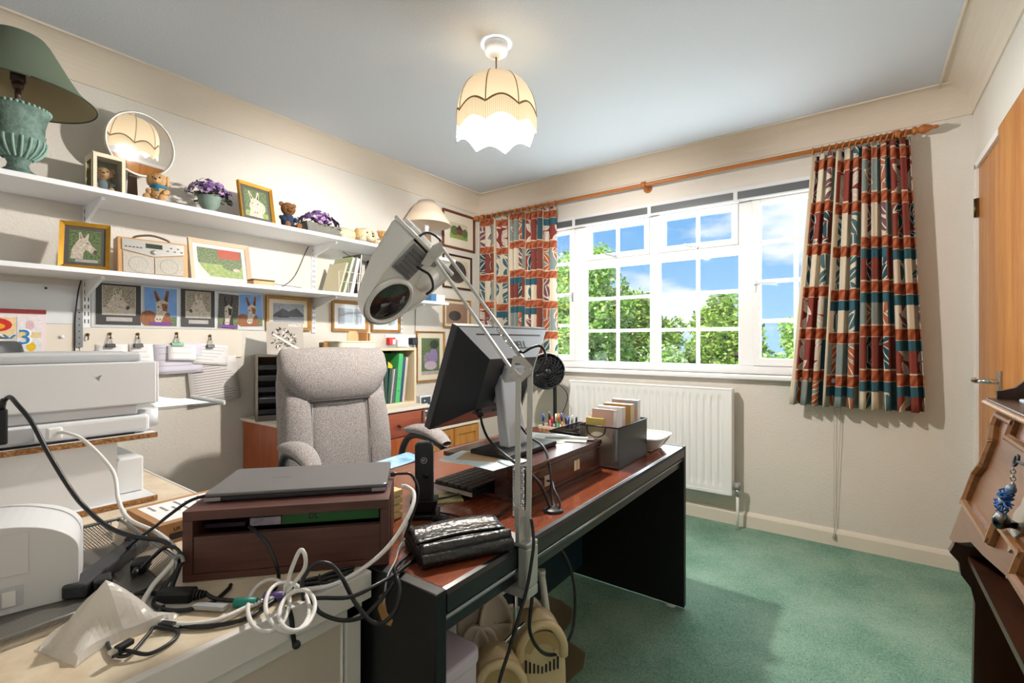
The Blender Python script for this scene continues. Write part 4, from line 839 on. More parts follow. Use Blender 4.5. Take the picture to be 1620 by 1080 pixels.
for k in range(5): mk('button', MB().box(-0.102 + k * 0.013, -0.094 + k * 0.013, 0.118, 0.123, 0.004, 0.006, 0, FXr), M('button_grey', '6e6c68', 0.4), fp, world=False)
for k in range(5): mk('button', MB().box(0.046 + k * 0.013, 0.054 + k * 0.013, 0.116 + 0.014 * (k % 2), 0.121 + 0.014 * (k % 2), 0.004, 0.006, 0, FXr), M('button_grey', '6e6c68', 0.4), fp, world=False)
mk('knob', MB().lathe([(0.010, 0.004), (0.010, 0.010), (0, 0.011)], 16, FXr @ Matrix.Translation((0, 0.106, 0)), cap=False), m_silver, fp, world=False)
mk('carry_handle', MB().tube([(-0.01, -0.07, 0.158), (-0.01, -0.055, 0.175), (-0.01, 0, 0.187), (-0.01, 0.055, 0.175), (-0.01, 0.07, 0.158)], 0.0045, 8), M('brown_handle', '5a4a3c', 0.4), ra_, world=False)
wb = thing('wooden_box', 'small flat wooden box beside the garden photo', 'box', (0.22, 1.235, T2), 0)
mk('body', MB().box(-0.035, 0.035, -0.055, 0.055, 0, 0.026), m_beech, wb, bev=0.002, world=False); mk('lid', MB().box(-0.036, 0.036, -0.056, 0.056, 0.0275, 0.034), wood('dark_oak', '7a5530', '5c3d22'), wb, bev=0.002, world=False)
tag(mk('wire_stand', MB().tube([(0.23, 1.305, T2 + 0.003), (0.24, 1.44, T2 + 0.003), (0.24, 1.445, T2 + 0.012), (0.22, 1.30, T2 + 0.02)], 0.0014, 5, sub=1), m_slot), 'thin grey wire lying on the lower shelf beside the wooden box', 'wire')
tag(mk('shelf_cable', MB().tube([(0.01, 1.24, 1.50), (0.008, 1.32, 1.455), (0.008, 1.42, 1.455), (0.006, 1.53, 1.53), (0.006, 1.61, 1.70), (0.006, 1.63, 1.735)], 0.0022, 6), m_blk), 'thin black cable looping up the wall between the shelves', 'cable')
tag(mk('shelf_cable', MB().tube([(0.02, 1.86, 1.735), (0.012, 1.98, 1.70), (0.010, 2.15, 1.685), (0.02, 2.26, 1.66)], 0.0022, 6), m_blk), 'thin black cable under the upper shelf above the files', 'cable')
# upright files leaning in a row
def leaner(label, y, w, h, d, tilt, mat, nm, cat='file', pages=None, x=0.16, z=T2):
    t = thing(nm, label, cat, (x, y, z + 0.0005), 0, 'files leaning on the lower shelf', rx=-tilt)
    mk('cover', MB().box(-d / 2, d / 2, 0, 0.002, 0, h).box(-d / 2, d / 2, w - 0.002, w, 0, h).box(-d / 2, -d / 2 + 0.002, 0.002, w - 0.002, 0, h), mat, t, world=False)
    mk('pages', MB().box(-d / 2 + 0.003, d / 2 - 0.004, 0.0022, w - 0.0022, 0.002, h - 0.004), pages or m_paperb, t, world=False)
    return t
m_mag = M('buff_card', 'd8cfae', 0.7)
leaner('cream card leaning first at the upright in the file row', 1.672, 0.010, 0.20, 0.18, 17, m_mag, 'card_file')
leaner('pale green magazine leaning in the file row', 1.70, 0.016, 0.24, 0.19, 17, M('pale_green_cover', 'c3c9a2', 0.6, col2='aab58a', vscale=12), 'magazine', 'magazine')
leaner('grey white folder leaning in the file row', 1.745, 0.022, 0.235, 0.20, 13, M('pale_grey_cover', 'c9c6c6', 0.6), 'folder')
leaner('dark slim book at the right end of the file row', 1.80, 0.014, 0.255, 0.19, 6, M('charcoal_cover', '4b4640', 0.6), 'book', 'book')
# wire file rack
fk = MB()
for z in (T2 + 0.004, T2 + 0.07, T2 + 0.13): fk.tube([(0.265, 1.665, z), (0.265, 1.86, z)], 0.0016, 5, sub=1)
for y in (1.665, 1.73, 1.795, 1.86): fk.tube([(0.06, y, T2 + 0.003), (0.265, y, T2 + 0.003), (0.265, y, T2 + 0.13)], 0.0016, 5, sub=1)
rk = tag(mk('file_rack', fk, M('cream_wire', 'd9d3c0', 0.5)), 'cream wire rack in front of the leaning files', 'rack')
tag(mk('speaker_box', MB().box(0.03, 0.14, 2.035, 2.16, T2 + 0.0, 1.70), m_blk, bev=0.004), 'black box speaker standing behind the magnifier lamp', 'speaker')
tag(mk('cloth_bundle', MB().ell((0.15, 1.98, T2 + 0.03), (0.07, 0.05, 0.029)).ell((0.16, 2.03, T2 + 0.022), (0.05, 0.04, 0.021)), M('white_cloth', 'dedbd6', 0.9, bump=0.6, bscale=25)), 'crumpled white cloth on the lower shelf beside the dark book', 'cloth')
bb = thing('tissue_box', 'blue and white box at the far end of the lower shelf', 'box', (0.20, 2.48, T2))
mk('carton', MB().box(-0.06, 0.07, -0.07, 0.07, 0.0, 0.055), M('pale_blue_card', 'b9d3e4', 0.6, col2='dfeaf0', vscale=14), bb, bev=0.002, world=False); mk('band', MB().box(-0.061, 0.0712, -0.0712, -0.02, 0.0, 0.0555), M('mid_blue_card', '3f6f9c', 0.6), bb, world=False)
# ================================================================ FURNITURE
def rb(mb, c, d, e=0.35, mi=0, nu=24, nv=14, X=None, rx=0, ry=0, rz=0):
    """soft rounded block (superellipsoid)"""
    Y = frame(c, rx, ry, rz)
    if X is not None: Y = X @ Y
    pw = lambda q: math.copysign(abs(q) ** e, q)
    vs = []; fs = []
    for j in range(nv + 1):
        t = -PI / 2 + PI * j / nv
        for i in range(nu):
            a = 2 * PI * i / nu; vs.append((d[0] / 2 * pw(math.cos(t)) * pw(math.cos(a)), d[1] / 2 * pw(math.cos(t)) * pw(math.sin(a)), d[2] / 2 * pw(math.sin(t))))
    for j in range(nv):
        for i in range(nu): k = (i + 1) % nu; fs.append((j * nu + i, j * nu + k, (j + 1) * nu + k, (j + 1) * nu + i))
    return mb.add(vs, fs, mi, True, Y)
MB.rb = rb
m_mah = wood('mahogany_top', '8e4a2e', '6b3220', 'y', 0.22, 12, coat=0.4); m_ash = M('black_ash', '0e1013', 0.45, var=0.3, vscale=40, stretch=(1, 1, 0.1)); m_edge = M('dark_edge_band', '1a1d21', 0.3); m_strip = M('polished_strip', '9aa0a6', 0.25, 0.8)
m_teal_panel = M('blue_black_panel', '1c323c', 0.4, var=0.25, vscale=30)
DT = 0.70
dk = thing('desk', 'large mahogany topped desk with black ash ends standing in the room', 'desk', (1.735, 1.35, 0))
mk('desktop', MB().box(1.345, 2.128, 0.628, 2.074, DT - 0.026, DT), m_mah, dk, bev=0.002)
mk('end_panel', MB().box(1.36, 2.14, 0.600, 0.628, 0.012, DT + 0.001), m_ash, dk, bev=0.003); mk('end_panel', MB().box(1.36, 2.14, 2.074, 2.102, 0.012, DT + 0.001), m_ash, dk, bev=0.003)
mk('edge_band', extr([(2.128, DT), (2.137, DT - 0.002), (2.141, DT - 0.010), (2.141, DT - 0.042), (2.136, DT - 0.046), (2.128, DT - 0.046)], lambda a, b: (a, 0.6285, b), lambda a, b: (a, 2.0735, b)), m_edge, dk)
mk('edge_band', MB().box(1.335, 1.345, 0.6285, 2.0735, DT - 0.046, DT), m_edge, dk, bev=0.003)
mk('lower_rail', MB().box(2.105, 2.126, 0.6285, 2.0735, DT - 0.088, DT - 0.046), m_edge, dk, bev=0.002)
mk('metal_strip', MB().cyl((2.130, 0.6285, DT - 0.056), (2.130, 2.0735, DT - 0.056), 0.006, n=10), m_strip, dk)
mk('modesty_panel', MB().box(1.635, 1.655, 0.6285, 2.0735, 0.06, DT - 0.027), m_teal_panel, dk)
for x, y in ((1.42, 0.614), (2.08, 0.614), (1.42, 2.088), (2.08, 2.088)): mk('glide', MB().lathe([(0.022, 0), (0.024, 0.006), (0.018, 0.012)], 14, Matrix.Translation((x, y, 0))), m_wpl, dk)

# ---- white side desk with marbled top
m_marb = M('marbled_laminate', 'e6d8c0', 0.35, col2='d0bd9f', vscale=18); m_wfas = M('white_fascia', 'e4dfdb', 0.45); m_putty = M('putty_panel', 'cfc2b4', 0.6)
wd = thing('side_desk', 'white framed side desk with beige marbled top in the foreground', 'desk', (1.0, 0.1, 0))
mk('desktop', MB().box(0.03, 1.957, -0.45, 0.585, DT - 0.03, DT - 0.0005), m_marb, wd, bev=0.002)
mk('front_edge', MB().box(1.957, 1.972, -0.45, 0.592, DT - 0.052, DT + 0.001), m_wfas, wd, bev=0.0025); mk('back_edge', MB().box(0.03, 1.957, 0.585, 0.592, DT - 0.052, DT + 0.001), m_wfas, wd, bev=0.002)
mk('under_rail', MB().box(1.935, 1.950, -0.45, 0.585, DT - 0.085, DT - 0.031), m_wfas, wd)
mk('front_panel', MB().box(1.925, 1.940, -0.45, 0.545, 0.02, DT - 0.086), m_putty, wd, bev=0.002)
mk('end_panel', MB().box(0.05, 1.95, 0.550, 0.583, 0, DT - 0.031), m_wfas, wd, bev=0.002)
mk('panel_bead', MB().tube([(1.9415, 0.545, 0.05), (1.9415, 0.545, DT - 0.09)], 0.003, 6, sub=1), m_white, wd)

# ---- office chair
def tweed():
    t = NT('grey_tweed'); b = t.n('BsdfPrincipled', {'Roughness': 0.95, 'Specular IOR Level': 0.1}); v = t.n('TexCoord').outputs['Object']
    n1 = t.n('TexNoise', {'Vector': v, 'Scale': 240.0, 'Detail': 3.0}).outputs[0]; f = t.n('MapRange', {0: n1, 1: 0.35, 2: 0.65}).outputs[0]
    t.set(b.inputs['Base Color'], t.mix(f, lin('7f7a79'), lin('b0aaa8'))); t.set(b.inputs['Normal'], t.n('Bump', {'Height': n1, 'Strength': 0.5, 'Distance': 0.01}).outputs[0]); return t.end(b.outputs[0])
m_tweed = tweed(); m_pipe = M('dark_piping', '4a4544', 0.9)
ch = thing('office_chair', 'grey tweed high backed office chair with padded arms facing the desk', 'chair', (0.96, 1.325, 0), -10)
BK = Matrix.Translation((-0.20, 0, 0.44)) @ Matrix.Rotation(math.radians(-7), 4, 'Y')   # backrest frame: z up along the back
mk('seat', MB().rb((0.02, 0, 0.43), (0.50, 0.52, 0.13), 0.45), m_tweed, ch, world=False)
mk('back_shell', MB().rb((-0.065, 0, 0.345), (0.10, 0.53, 0.70), 0.42, X=BK), m_tweed, ch, world=False)
def bolster(s):
    def f(a, b):
        z = 0.02 + 0.50 * b; w0 = 0.135 - 0.005 * b; ang = PI * a
        c = s * (0.185 + 0.02 * math.sin(PI * b) - 0.018 * b)
        th = 0.062 * math.sin(ang) ** 0.6 * (math.sin(PI * min(1, b * 1.0 + 0.08)) ** 0.25)
        return tuple(BK @ Vector((-0.03 + th, c + s * w0 / 2 * -math.cos(ang), z)))
    return MB().grid(f, 12, 16)
for s in (-1, 1): mk('side_bolster', bolster(s), m_tweed, ch, world=False)
mk('centre_panel', MB().rb((-0.022, 0, 0.24), (0.075, 0.29, 0.52), 0.5, X=BK), m_tweed, ch, world=False)
def head(a, b):            # wide head cushion, narrower at its lower seam
    z = 0.43 + 0.255 * b; hw = 0.155 + 0.11 * min(1, b / 0.52) ** 0.7 - 0.02 * max(0, (b - 0.8) / 0.2) ** 2
    ang = PI * a; bul = (math.sin(ang) ** 0.4) * (0.2 + 0.8 * math.sin(PI * (0.06 + 0.94 * b) ** 0.8) ** 0.5)
    return tuple(BK @ Vector((-0.045 + 0.105 * bul, -hw * math.cos(ang), z)))
mk('head_cushion', MB().grid(head, 28, 14), m_tweed, ch, world=False)
mk('seam', MB().tube([tuple(Vector(head(0.03 + 0.94 * i / 20, 0.02)) + Vector((0.004, 0, -0.002))) for i in range(21)], 0.004, 6, sub=1), m_pipe, ch, world=False)
for s in (-1, 1):
    mk('seam', MB().tube([tuple(BK @ Vector((0.012, s * (0.146 - 0.012 * abs(b - 0.5)), 0.02 + 0.42 * b))) for b in [i / 10 for i in range(11)]], 0.0035, 6, sub=1), m_pipe, ch, world=False)
    ar = mk('armrest', MB().tube([(-0.17, s * 0.285, 0.50), (-0.165, s * 0.295, 0.60), (-0.10, s * 0.30, 0.672), (0.02, s * 0.30, 0.690), (0.15, s * 0.30, 0.672), (0.185, s * 0.30, 0.655)], 0.017, 10).tube([(-0.16, s * 0.27, 0.43), (-0.17, s * 0.29, 0.52)], 0.02, 8, sub=1), m_blk, ch, world=False)
    def pad(a, b, s=s):
        x = -0.13 + 0.34 * b; z = 0.705 + 0.018 * math.sin(PI * b) - 0.04 * max(0, b - 0.55) ** 2 * 6 * 0.5; w = 0.047 * (math.sin(PI * min(0.98, max(0.02, b))) ** 0.22); an = 2 * PI * a
        return (x, s * 0.30 + w * math.cos(an), z + 0.026 * (math.sin(PI * min(0.98, max(0.02, b))) ** 0.3) * math.sin(an))
    mk('arm_pad', MB().grid(pad, 16, 14), m_tweed, ar, world=False)
mk('gas_column', MB().cyl((0, 0, 0.1), (0, 0, 0.37), 0.028, n=14), m_blk, ch, world=False)
for k in range(5):
    a = 2 * PI * k / 5 + 0.3; mk('base_spoke', MB().tube([(0, 0, 0.12), (0.15 * math.cos(a), 0.15 * math.sin(a), 0.10), (0.29 * math.cos(a), 0.29 * math.sin(a), 0.075)], 0.019, 8), m_blk, ch, world=False)
    mk('castor', MB().cyl((0.29 * math.cos(a) - 0.02 * math.sin(a), 0.29 * math.sin(a) + 0.02 * math.cos(a), 0.028), (0.29 * math.cos(a) + 0.02 * math.sin(a), 0.29 * math.sin(a) - 0.02 * math.cos(a), 0.028), 0.028, n=14), m_blk, ch, world=False)
tag(mk('blue_cloth', MB().grid(lambda a, b: (1.225 + 0.20 * a - 0.03 * b, 0.96 + 0.33 * b, DT + 0.005 + 0.003 * math.sin(9 * a + 4 * b) - 0.10 * max(0, 0.52 - a) ** 2 * 4), 20, 16), M('marbled_blue_cloth', 'a9c8dc', 0.8, col2='4f86aa', vscale=14), solid=0.003), 'marbled blue cloth draped over the chair side edge of the desk', 'cloth')

# ---- teak cabinet against the left wall
m_teak = wood('teak', 'b35a2a', '8c3f1c', 'z', 0.35, 9); m_teakd = wood('teak_drawer', 'a05238', '7e3624', 'y', 0.35, 9); m_ctop = M('cream_laminate', 'e3d8c9', 0.5, var=0.06, vscale=20)
CT = 0.735
tk = thing('teak_cabinet', 'orange teak cabinet with cream top behind the office chair', 'cabinet', (0.23, 1.72, 0))
mk('carcass', MB().box(0.02, 0.43, 1.235, 2.20, 0.0, CT - 0.02), m_teak, tk, bev=0.002); mk('top', MB().box(0.004, 0.458, 1.228, 2.215, CT - 0.018, CT), m_ctop, tk, bev=0.002)
d_ = mk('drawer', MB().box(0.431, 0.446, 1.74, 2.185, 0.56, 0.705), m_teakd, tk, bev=0.002); mk('knob', MB().lathe([(0.006, 0), (0.006, 0.01), (0.012, 0.016), (0.0, 0.022)], 12, Matrix.Translation((0.446, 1.96, 0.63)) @ rotm(0, 90, 0).to_4x4()), m_brass, d_)
mk('drawer', MB().box(0.431, 0.446, 1.25, 1.735, 0.56, 0.705), m_teakd, tk, bev=0.002)
for y0, y1 in ((1.25, 1.735), (1.74, 2.185)): mk('door', MB().box(0.431, 0.446, y0, y1, 0.04, 0.55), m_teak, tk, bev=0.002)
mk('corner_inlay', MB().box(0.4465, 0.4475, 2.15, 2.165, 0.62, 0.70), m_blk, tk)
# ---- pine cupboard
m_pine = wood('honey_pine', 'c98f45', 'a86c2c', 'z', 0.4, 10)
pc = thing('pine_cupboard', 'low honey pine cupboard with panelled doors under the lilac print', 'cupboard', (0.2, 2.5, 0))
mk('carcass', MB().box(0.02, 0.375, 2.235, 2.80, 0, 0.535), m_pine, pc); mk('top', MB().box(0.004, 0.40, 2.225, 2.81, 0.535, 0.555), m_ctop, pc, bev=0.002)
for y0, y1 in ((2.245, 2.515), (2.52, 2.79)):
    d_ = mk('door', MB().box(0.376, 0.385, y0, y1, 0.04, 0.525), m_pine, pc); 
    mk('door_stile', MB().box(0.385, 0.394, y0, y0 + 0.04, 0.04, 0.525), m_pine, d_, bev=0.002); mk('door_stile', MB().box(0.385, 0.394, y1 - 0.04, y1, 0.04, 0.525), m_pine, d_, bev=0.002)
    mk('door_rail', MB().box(0.385, 0.394, y0 + 0.04, y1 - 0.04, 0.475, 0.525), m_pine, d_, bev=0.002); mk('door_rail', MB().box(0.385, 0.394, y0 + 0.04, y1 - 0.04, 0.04, 0.09), m_pine, d_, bev=0.002)

# ---- letter tray tower
m_tower = M('taupe_metal', '6d6459', 0.5); m_trayb = M('black_tray', '14171c', 0.45)
lt = thing('letter_tray_tower', 'taupe tower of black letter trays on the teak cabinet', 'letter tray', (0.17, 1.37, CT), -24)
W2, D2, H2 = 0.13, 0.125, 0.335
mk('side', MB().box(-D2, D2, -W2, -W2 + 0.012, 0, H2), m_tower, lt, bev=0.001, world=False); mk('side', MB().box(-D2, D2, W2 - 0.012, W2, 0, H2), m_tower, lt, bev=0.001, world=False); mk('top', MB().box(-D2, D2, -W2, W2, H2, H2 + 0.008), m_tower, lt, world=False)
mk('back', MB().box(-D2, -D2 + 0.006, -W2 + 0.0125, W2 - 0.0125, 0, H2), M('pale_back', '8a8178', 0.7), lt, world=False)
mk('plinth', MB().box(-D2 + 0.007, D2, -W2 + 0.0125, W2 - 0.0125, 0, 0.03), m_tower, lt, world=False)
for k in range(5):
    z = 0.036 + k * 0.058
    tr = mk('tray', MB().box(-D2 + 0.007, D2 - 0.004, -W2 + 0.014, W2 - 0.014, z, z + 0.003).box(D2 - 0.007, D2 - 0.004, -W2 + 0.014, W2 - 0.014, z + 0.003, z + 0.024), m_trayb, lt, world=False)
    mk('papers', MB().box(-D2 + 0.02, D2 - 0.012, -W2 + 0.02, W2 - 0.03, z + 0.0035, z + 0.010 + 0.012 * (k % 2)), [m_paper, M('green_paper', '4f9a6a', 0.7), m_paperb, M('orange_paper', 'd28a3c', 0.7), m_lil][(k * 3 + 1) % 5], tr, world=False)
tag(mk('storage_case', MB().box(0.10, 0.28, 1.29, 1.42, CT + 0.345, CT + 0.3455), m_paper), 'thin white sheet on top of the letter tray tower', 'paper')
# poster with a black and white floral pendant and the word HOLLY
po = thing('card_poster', 'grey card with a silvery ornament and the word HOLLY on the letter trays', 'poster', (0.215, 1.37, CT + 0.347), -20, ry=-10)
PX = facing((0, 0, 0), (0, 1, 0), (0, 0, 1))
mk('card', MB().box(-0.001, 0.001, -0.092, 0.092, 0, 0.178), M('grey_card', 'b3aca3', 0.7), po, world=False)
rnd = random.Random(4); ob = MB()
for k in range(70):
    a = rnd.uniform(0, 2 * PI); r = 0.062 * math.sqrt(rnd.random()); c = Vector((r * math.cos(a) - 0.01, r * math.sin(a) + 0.082)); t_ = rnd.uniform(0, PI); l = 0.011; w = 0.0045
    d = Vector((math.cos(t_), math.sin(t_))); g = Vector((-d.y, d.x)); ob.add([tuple(PX @ Vector((q.x, q.y, 0.0014 + 0.00004 * k))) for q in (c - d * l, c + g * w, c + d * l, c - g * w)], [(0, 1, 2, 3)], k % 3)
mk('ornament_print', ob, [M('ink_black', '1c1b1a', 0.6), M('ink_silver', 'd9d6d0', 0.6), M('ink_grey', '77726c', 0.6)], po, world=False)['kind'] = 'stuff'
mk('ribbon_print', MB().poly([PX @ Vector(q) for q in ((-0.065, 0.105, 0.0045), (-0.06, 0.115, 0.0045), (0.085, 0.02, 0.0045), (0.08, 0.008, 0.0045))]), M('ink_silver', 'd9d6d0', 0.6), po, world=False)
lettering('HOLLY', 0.021, M('white_ink', 'ffffff', 0.6), po, PX @ Matrix.Translation((0.05, 0.158, 0.0016)))

# ---- wooden cubby with folders
m_cub = wood('pale_plywood', 'e2d2b6', 'd0bb98', 'z', 0.6, 8)
cb_ = thing('wooden_cubby', 'open pale wooden cubby holding folders on the teak cabinet', 'cubby', (0.2, 2.085, CT))
mk('side', MB().box(0.06, 0.30, 1.935, 1.953, CT, 1.09), m_cub, cb_, bev=0.001); mk('side', MB().box(0.06, 0.30, 2.222, 2.24, CT, 1.09), m_cub, cb_, bev=0.001)
mk('top', MB().box(0.06, 0.30, 1.935, 2.24, 1.0905, 1.108), m_cub, cb_, bev=0.001); mk('bottom', MB().box(0.06, 0.30, 1.9535, 2.2215, CT, CT + 0.012), m_cub, cb_); mk('back', MB().box(0.055, 0.0595, 1.935, 2.24, CT, 1.108), m_trayb, cb_)
def binder(label, y, w, h, d, x, col, tilt=0, z=CT + 0.0125, nm='ring_binder', cat='binder', ring=False, spine=None, grp='folders in the cubby'):
    t = thing(nm, label, cat, (x, y, z), 0, grp, rx=-tilt)
    c = mk('spine', MB().box(-0.003, 0, 0.0, w, 0, h), M('board_' + col, col, 0.5), t, world=False, bev=0.0008)
    mk('cover', MB().box(-d, -0.0031, 0, 0.003, 0, h), M('board_' + col, col, 0.5), t, world=False); mk('cover', MB().box(-d, -0.0031, w - 0.003, w, 0, h), M('board_' + col, col, 0.5), t, world=False)
    mk('pages', MB().box(-d + 0.004, -0.004, 0.0032, w - 0.0032, 0.003, h - 0.006), m_paper, t, world=False)
    if ring:
        for q in ring: mk('spine_rivet', MB().lathe([(0.004, 0), (0.006, 0.001), (0.006, 0.002)], 12, Matrix.Translation((0.0, w / 2, h * q)) @ rotm(0, 90, 0).to_4x4()), m_chrome, c, world=False)
    if spine: mk('spine_label', MB().box(0.0002, 0.0006, w * 0.12, w * 0.88, h * spine[0], h * spine[1]), m_paper, c, world=False)
    return t
binder('red folder at the left side inside the cubby', 1.956, 0.020, 0.31, 0.22, 0.285, 'c4281e')
binder('dark green book beside the red folder in the cubby', 1.980, 0.028, 0.235, 0.20, 0.28, '1d3b30', 2, nm='book', cat='book')
binder('second dark green book in the cubby', 2.011, 0.022, 0.23, 0.20, 0.28, '234a3a', 5, nm='book', cat='book')
binder('thin white leaning booklet in the cubby', 2.036, 0.006, 0.225, 0.19, 0.28, 'd9d4c9', 8, nm='booklet', cat='booklet')
binder('slate grey book leaning in the cubby', 2.044, 0.022, 0.232, 0.20, 0.28, '4a5660', 8, nm='book', cat='book')
binder('bright green ring binder leaning in the cubby', 2.070, 0.036, 0.325, 0.22, 0.285, '3fae62', 6, ring=(0.25, 0.5), grp='folders in the cubby')
binder('navy blue folder behind the green binder in the cubby', 2.110, 0.026, 0.30, 0.21, 0.275, '1f3f66', 7)
binder('pale grey file at the right side in the cubby', 2.140, 0.020, 0.30, 0.20, 0.27, 'c4bda6', 7)
tag(mk('wallet_tab', extr([(2.028, 1.02), (2.058, 1.0), (2.066, 0.985), (2.052, 0.95), (2.03, 0.975)], lambda a, b: (0.262, a, b), lambda a, b: (0.264, a, b)), M('yellow_card', 'e2c11e', 0.6)), 'yellow card tab sticking up above the dark books in the cubby', 'card')
tag(mk('olive_folder', MB().box(0.08, 0.27, 2.243, 2.262, CT, 1.01), M('olive_card', '7b8446', 0.7), bev=0.001), 'olive green folder standing right of the cubby', 'folder')
lb = binder('lime green lever arch file standing left of the cubby', 1.862, 0.066, 0.345, 0.27, 0.30, 'a3cf1e', 0, CT, 'lever_arch_file', 'file', spine=(0.40, 0.80), grp='lever arch files')
mk('small_label', MB().box(0.0007, 0.0010, 0.012, 0.052, 0.10, 0.128), m_paperb, lb, world=False)
mk('spine_badge', MB().box(0.0007, 0.0012, 0.008, 0.058, 0.284, 0.33), M('dark_blue_badge', '2c3a4c', 0.5), lb, world=False); mk('thumb_ring', MB().tube([(0.001, 0.033 + 0.017 * math.cos(a), 0.055 + 0.017 * math.sin(a)) for a in [2 * PI * i / 16 for i in range(17)]], 0.004, 6, sub=1), m_blk, lb, world=False)
binder('yellow folder standing between the lime file and the chair', 1.835, 0.022, 0.345, 0.26, 0.29, 'e0cf3a', 0, CT, 'folder', 'folder', grp='lever arch files')
binder('black lever arch file hidden behind the chair back', 1.70, 0.066, 0.35, 0.27, 0.28, '1f2227', 0, CT, 'lever_arch_file', 'file', grp='lever arch files')
cx = thing('plastic_tub', 'cream plastic tub resting on the files left of the cubby', 'tub', (0.2, 1.80, 1.085))
mk('tub', MB().prism(rrect(0.17, 0.26, 0.02), 0, 0.058, Matrix.Translation((0.20, 1.79, 1.0865))), M('cream_plastic', 'e3dcc2', 0.45), cx); mk('rim', MB().prism(rrect(0.178, 0.268, 0.022), 0.0585, 0.066, Matrix.Translation((0.20, 1.79, 1.0865))), M('cream_plastic', 'e3dcc2', 0.45), cx, bev=0.002)
tag(mk('cardboard_flap', extr([(1.765, 1.1535), (1.845, 1.1535), (1.845, 1.195), (1.83, 1.215), (1.78, 1.215), (1.765, 1.195)], lambda a, b: (0.20, a, b), lambda a, b: (0.204, a, b)), M('kraft_card', 'c9ae84', 0.8)), 'tan card standing upright in the cream tub', 'card')
for k, c in enumerate(('c98d58', '7a4a38', 'd8b060')): tag(mk('small_notebook', MB().box(0.14, 0.26, 1.865 + k * 0.011, 1.874 + k * 0.011, 1.1535, 1.205 - k * 0.003), M('note_' + c, c, 0.6)), ['tan notebook nearest the card in the cream tub', 'brown notebook in the middle of the cream tub', 'ochre notebook at the end of the cream tub'][k], 'notebook', 'notebooks in the tub')
tag(mk('toy_block', MB().box(0.12, 0.17, 1.63, 1.675, 1.0995, 1.148).lathe([(0.022, 0), (0.022, 0.02)], 14, Matrix.Translation((0.145, 1.652, 1.148))) if False else MB().box(0.12, 0.17, 1.625, 1.69, 1.0855, 1.145), M('tan_pattern_box', 'b78a4c', 0.6, col2='6a4a30', vscale=50), bev=0.004), 'small tan patterned box peeping over the chair back', 'box')
tag(mk('blue_box', MB().box(0.12, 0.17, 1.70, 1.76, 1.0855, 1.152), M('bright_blue_card', '3f82bf', 0.5), bev=0.003), 'small bright blue box peeping over the chair back', 'box')
tag(mk('box_file', MB().box(0.06, 0.26, 1.52, 1.695, CT, 1.085), M('grey_box_file', '4d5055', 0.6), bev=0.002), 'grey box file behind the chair back', 'box file')
# wall socket with plugs
so = thing('wall_socket', 'white double wall socket above the cubby', 'socket', (0.0, 2.33, 1.10)); mk('plate', MB().box(0.001, 0.010, 2.215, 2.50, 1.095, 1.20), m_wpl, so, bev=0.002); mk('adaptor', MB().box(0.0105, 0.04, 2.30, 2.40, 1.11, 1.165), m_wpl, so, bev=0.003)
rp_ = thing('red_plug', 'red plug with a white face in the wall socket', 'plug', (0.01, 2.24, 1.13)); mk('body', MB().box(0.0105, 0.05, 2.215, 2.275, 1.125, 1.178), M('red_plastic', 'd22a22', 0.4), rp_, bev=0.005); mk('face', MB().box(0.0503, 0.052, 2.245, 2.268, 1.13, 1.165), m_wpl, rp_)
bp_ = thing('black_plug', 'black power plug in the wall socket beside the lilac print', 'plug', (0.01, 2.46, 1.12)); mk('body', MB().box(0.0105, 0.055, 2.425, 2.485, 1.125, 1.178), m_blk, bp_, bev=0.006); mk('lead', MB().tube([(0.03, 2.455, 1.126), (0.03, 2.455, 1.07), (0.02, 2.46, 0.95), (0.02, 2.46, 0.80)], 0.003, 6), m_blk, bp_)
tag(mk('wall_cable', MB().tube([(0.004, 2.505, 1.415), (0.004, 2.502, 1.3), (0.004, 2.498, 1.21)], 0.0018, 5), m_blk), 'thin dark cable running down beside the lilac print', 'cable')
ck = thing('alarm_clock', 'small dark framed display clock on the pine cupboard beside the monitor', 'clock', (0.2, 2.42, 0.555)); mk('case', MB().box(0.17, 0.22, 2.35, 2.46, 0.5555, 0.76), m_wpl, ck, bev=0.003); mk('face', MB().box(0.2202, 0.2215, 2.36, 2.45, 0.60, 0.75), M('slate_face', '3d4a55', 0.4), ck)
for k in range(5): mk('mark', MB().box(0.2216, 0.2220, 2.385, 2.40 + 0.02 * (k % 2), 0.62 + k * 0.025, 0.63 + k * 0.025), m_wpl, ck)
tag(mk('letter_bundle', MB().box(0.10, 0.32, 2.25, 2.34, 0.5555, 0.60).box(0.13, 0.30, 2.255, 2.335, 0.6005, 0.625), M('stacked_post', 'ddd8cf', 0.8, col2='a8947c', vscale=30), bev=0.002), 'bundle of post on the pine cupboard beside the teak cabinet', 'papers')

# ---- oak bureau by the door
m_oak = wood('carved_oak', '7d4e26', '57341a', 'y', 0.3, 10, coat=0.3); m_oakd = wood('dark_oak_bureau', '452614', '2c180e', 'z', 0.35, 10); m_rope = M('pale_worn_edge', 'a58468', 0.4)
bu = thing('oak_bureau', 'dark oak bureau with carved sloping front beside the door', 'bureau', (3.05, 1.17, 0))
side = [(3.185, 0), (3.185, 1.0), (3.005, 1.0), (2.925, 0.665), (2.918, 0.648), (2.935, 0.628), (2.938, 0.60), (2.955, 0.575), (2.962, 0.54), (2.958, 0.28), (2.955, 0)]
for y0, y1 in ((0.80, 0.825), (1.53, 1.555)): mk('side_panel', extr(side, lambda a, b: (a, y0, b), lambda a, b: (a, y1, b)), m_oakd, bu)
ca, sa = 0.2306, 0.9730
FB = facing((2.906, 1.1775, 0.655), (0, -1, 0), (0.26, 0, 0.966))       # plane of the sloping fall front: x right (-y), y up the slope, z outwards
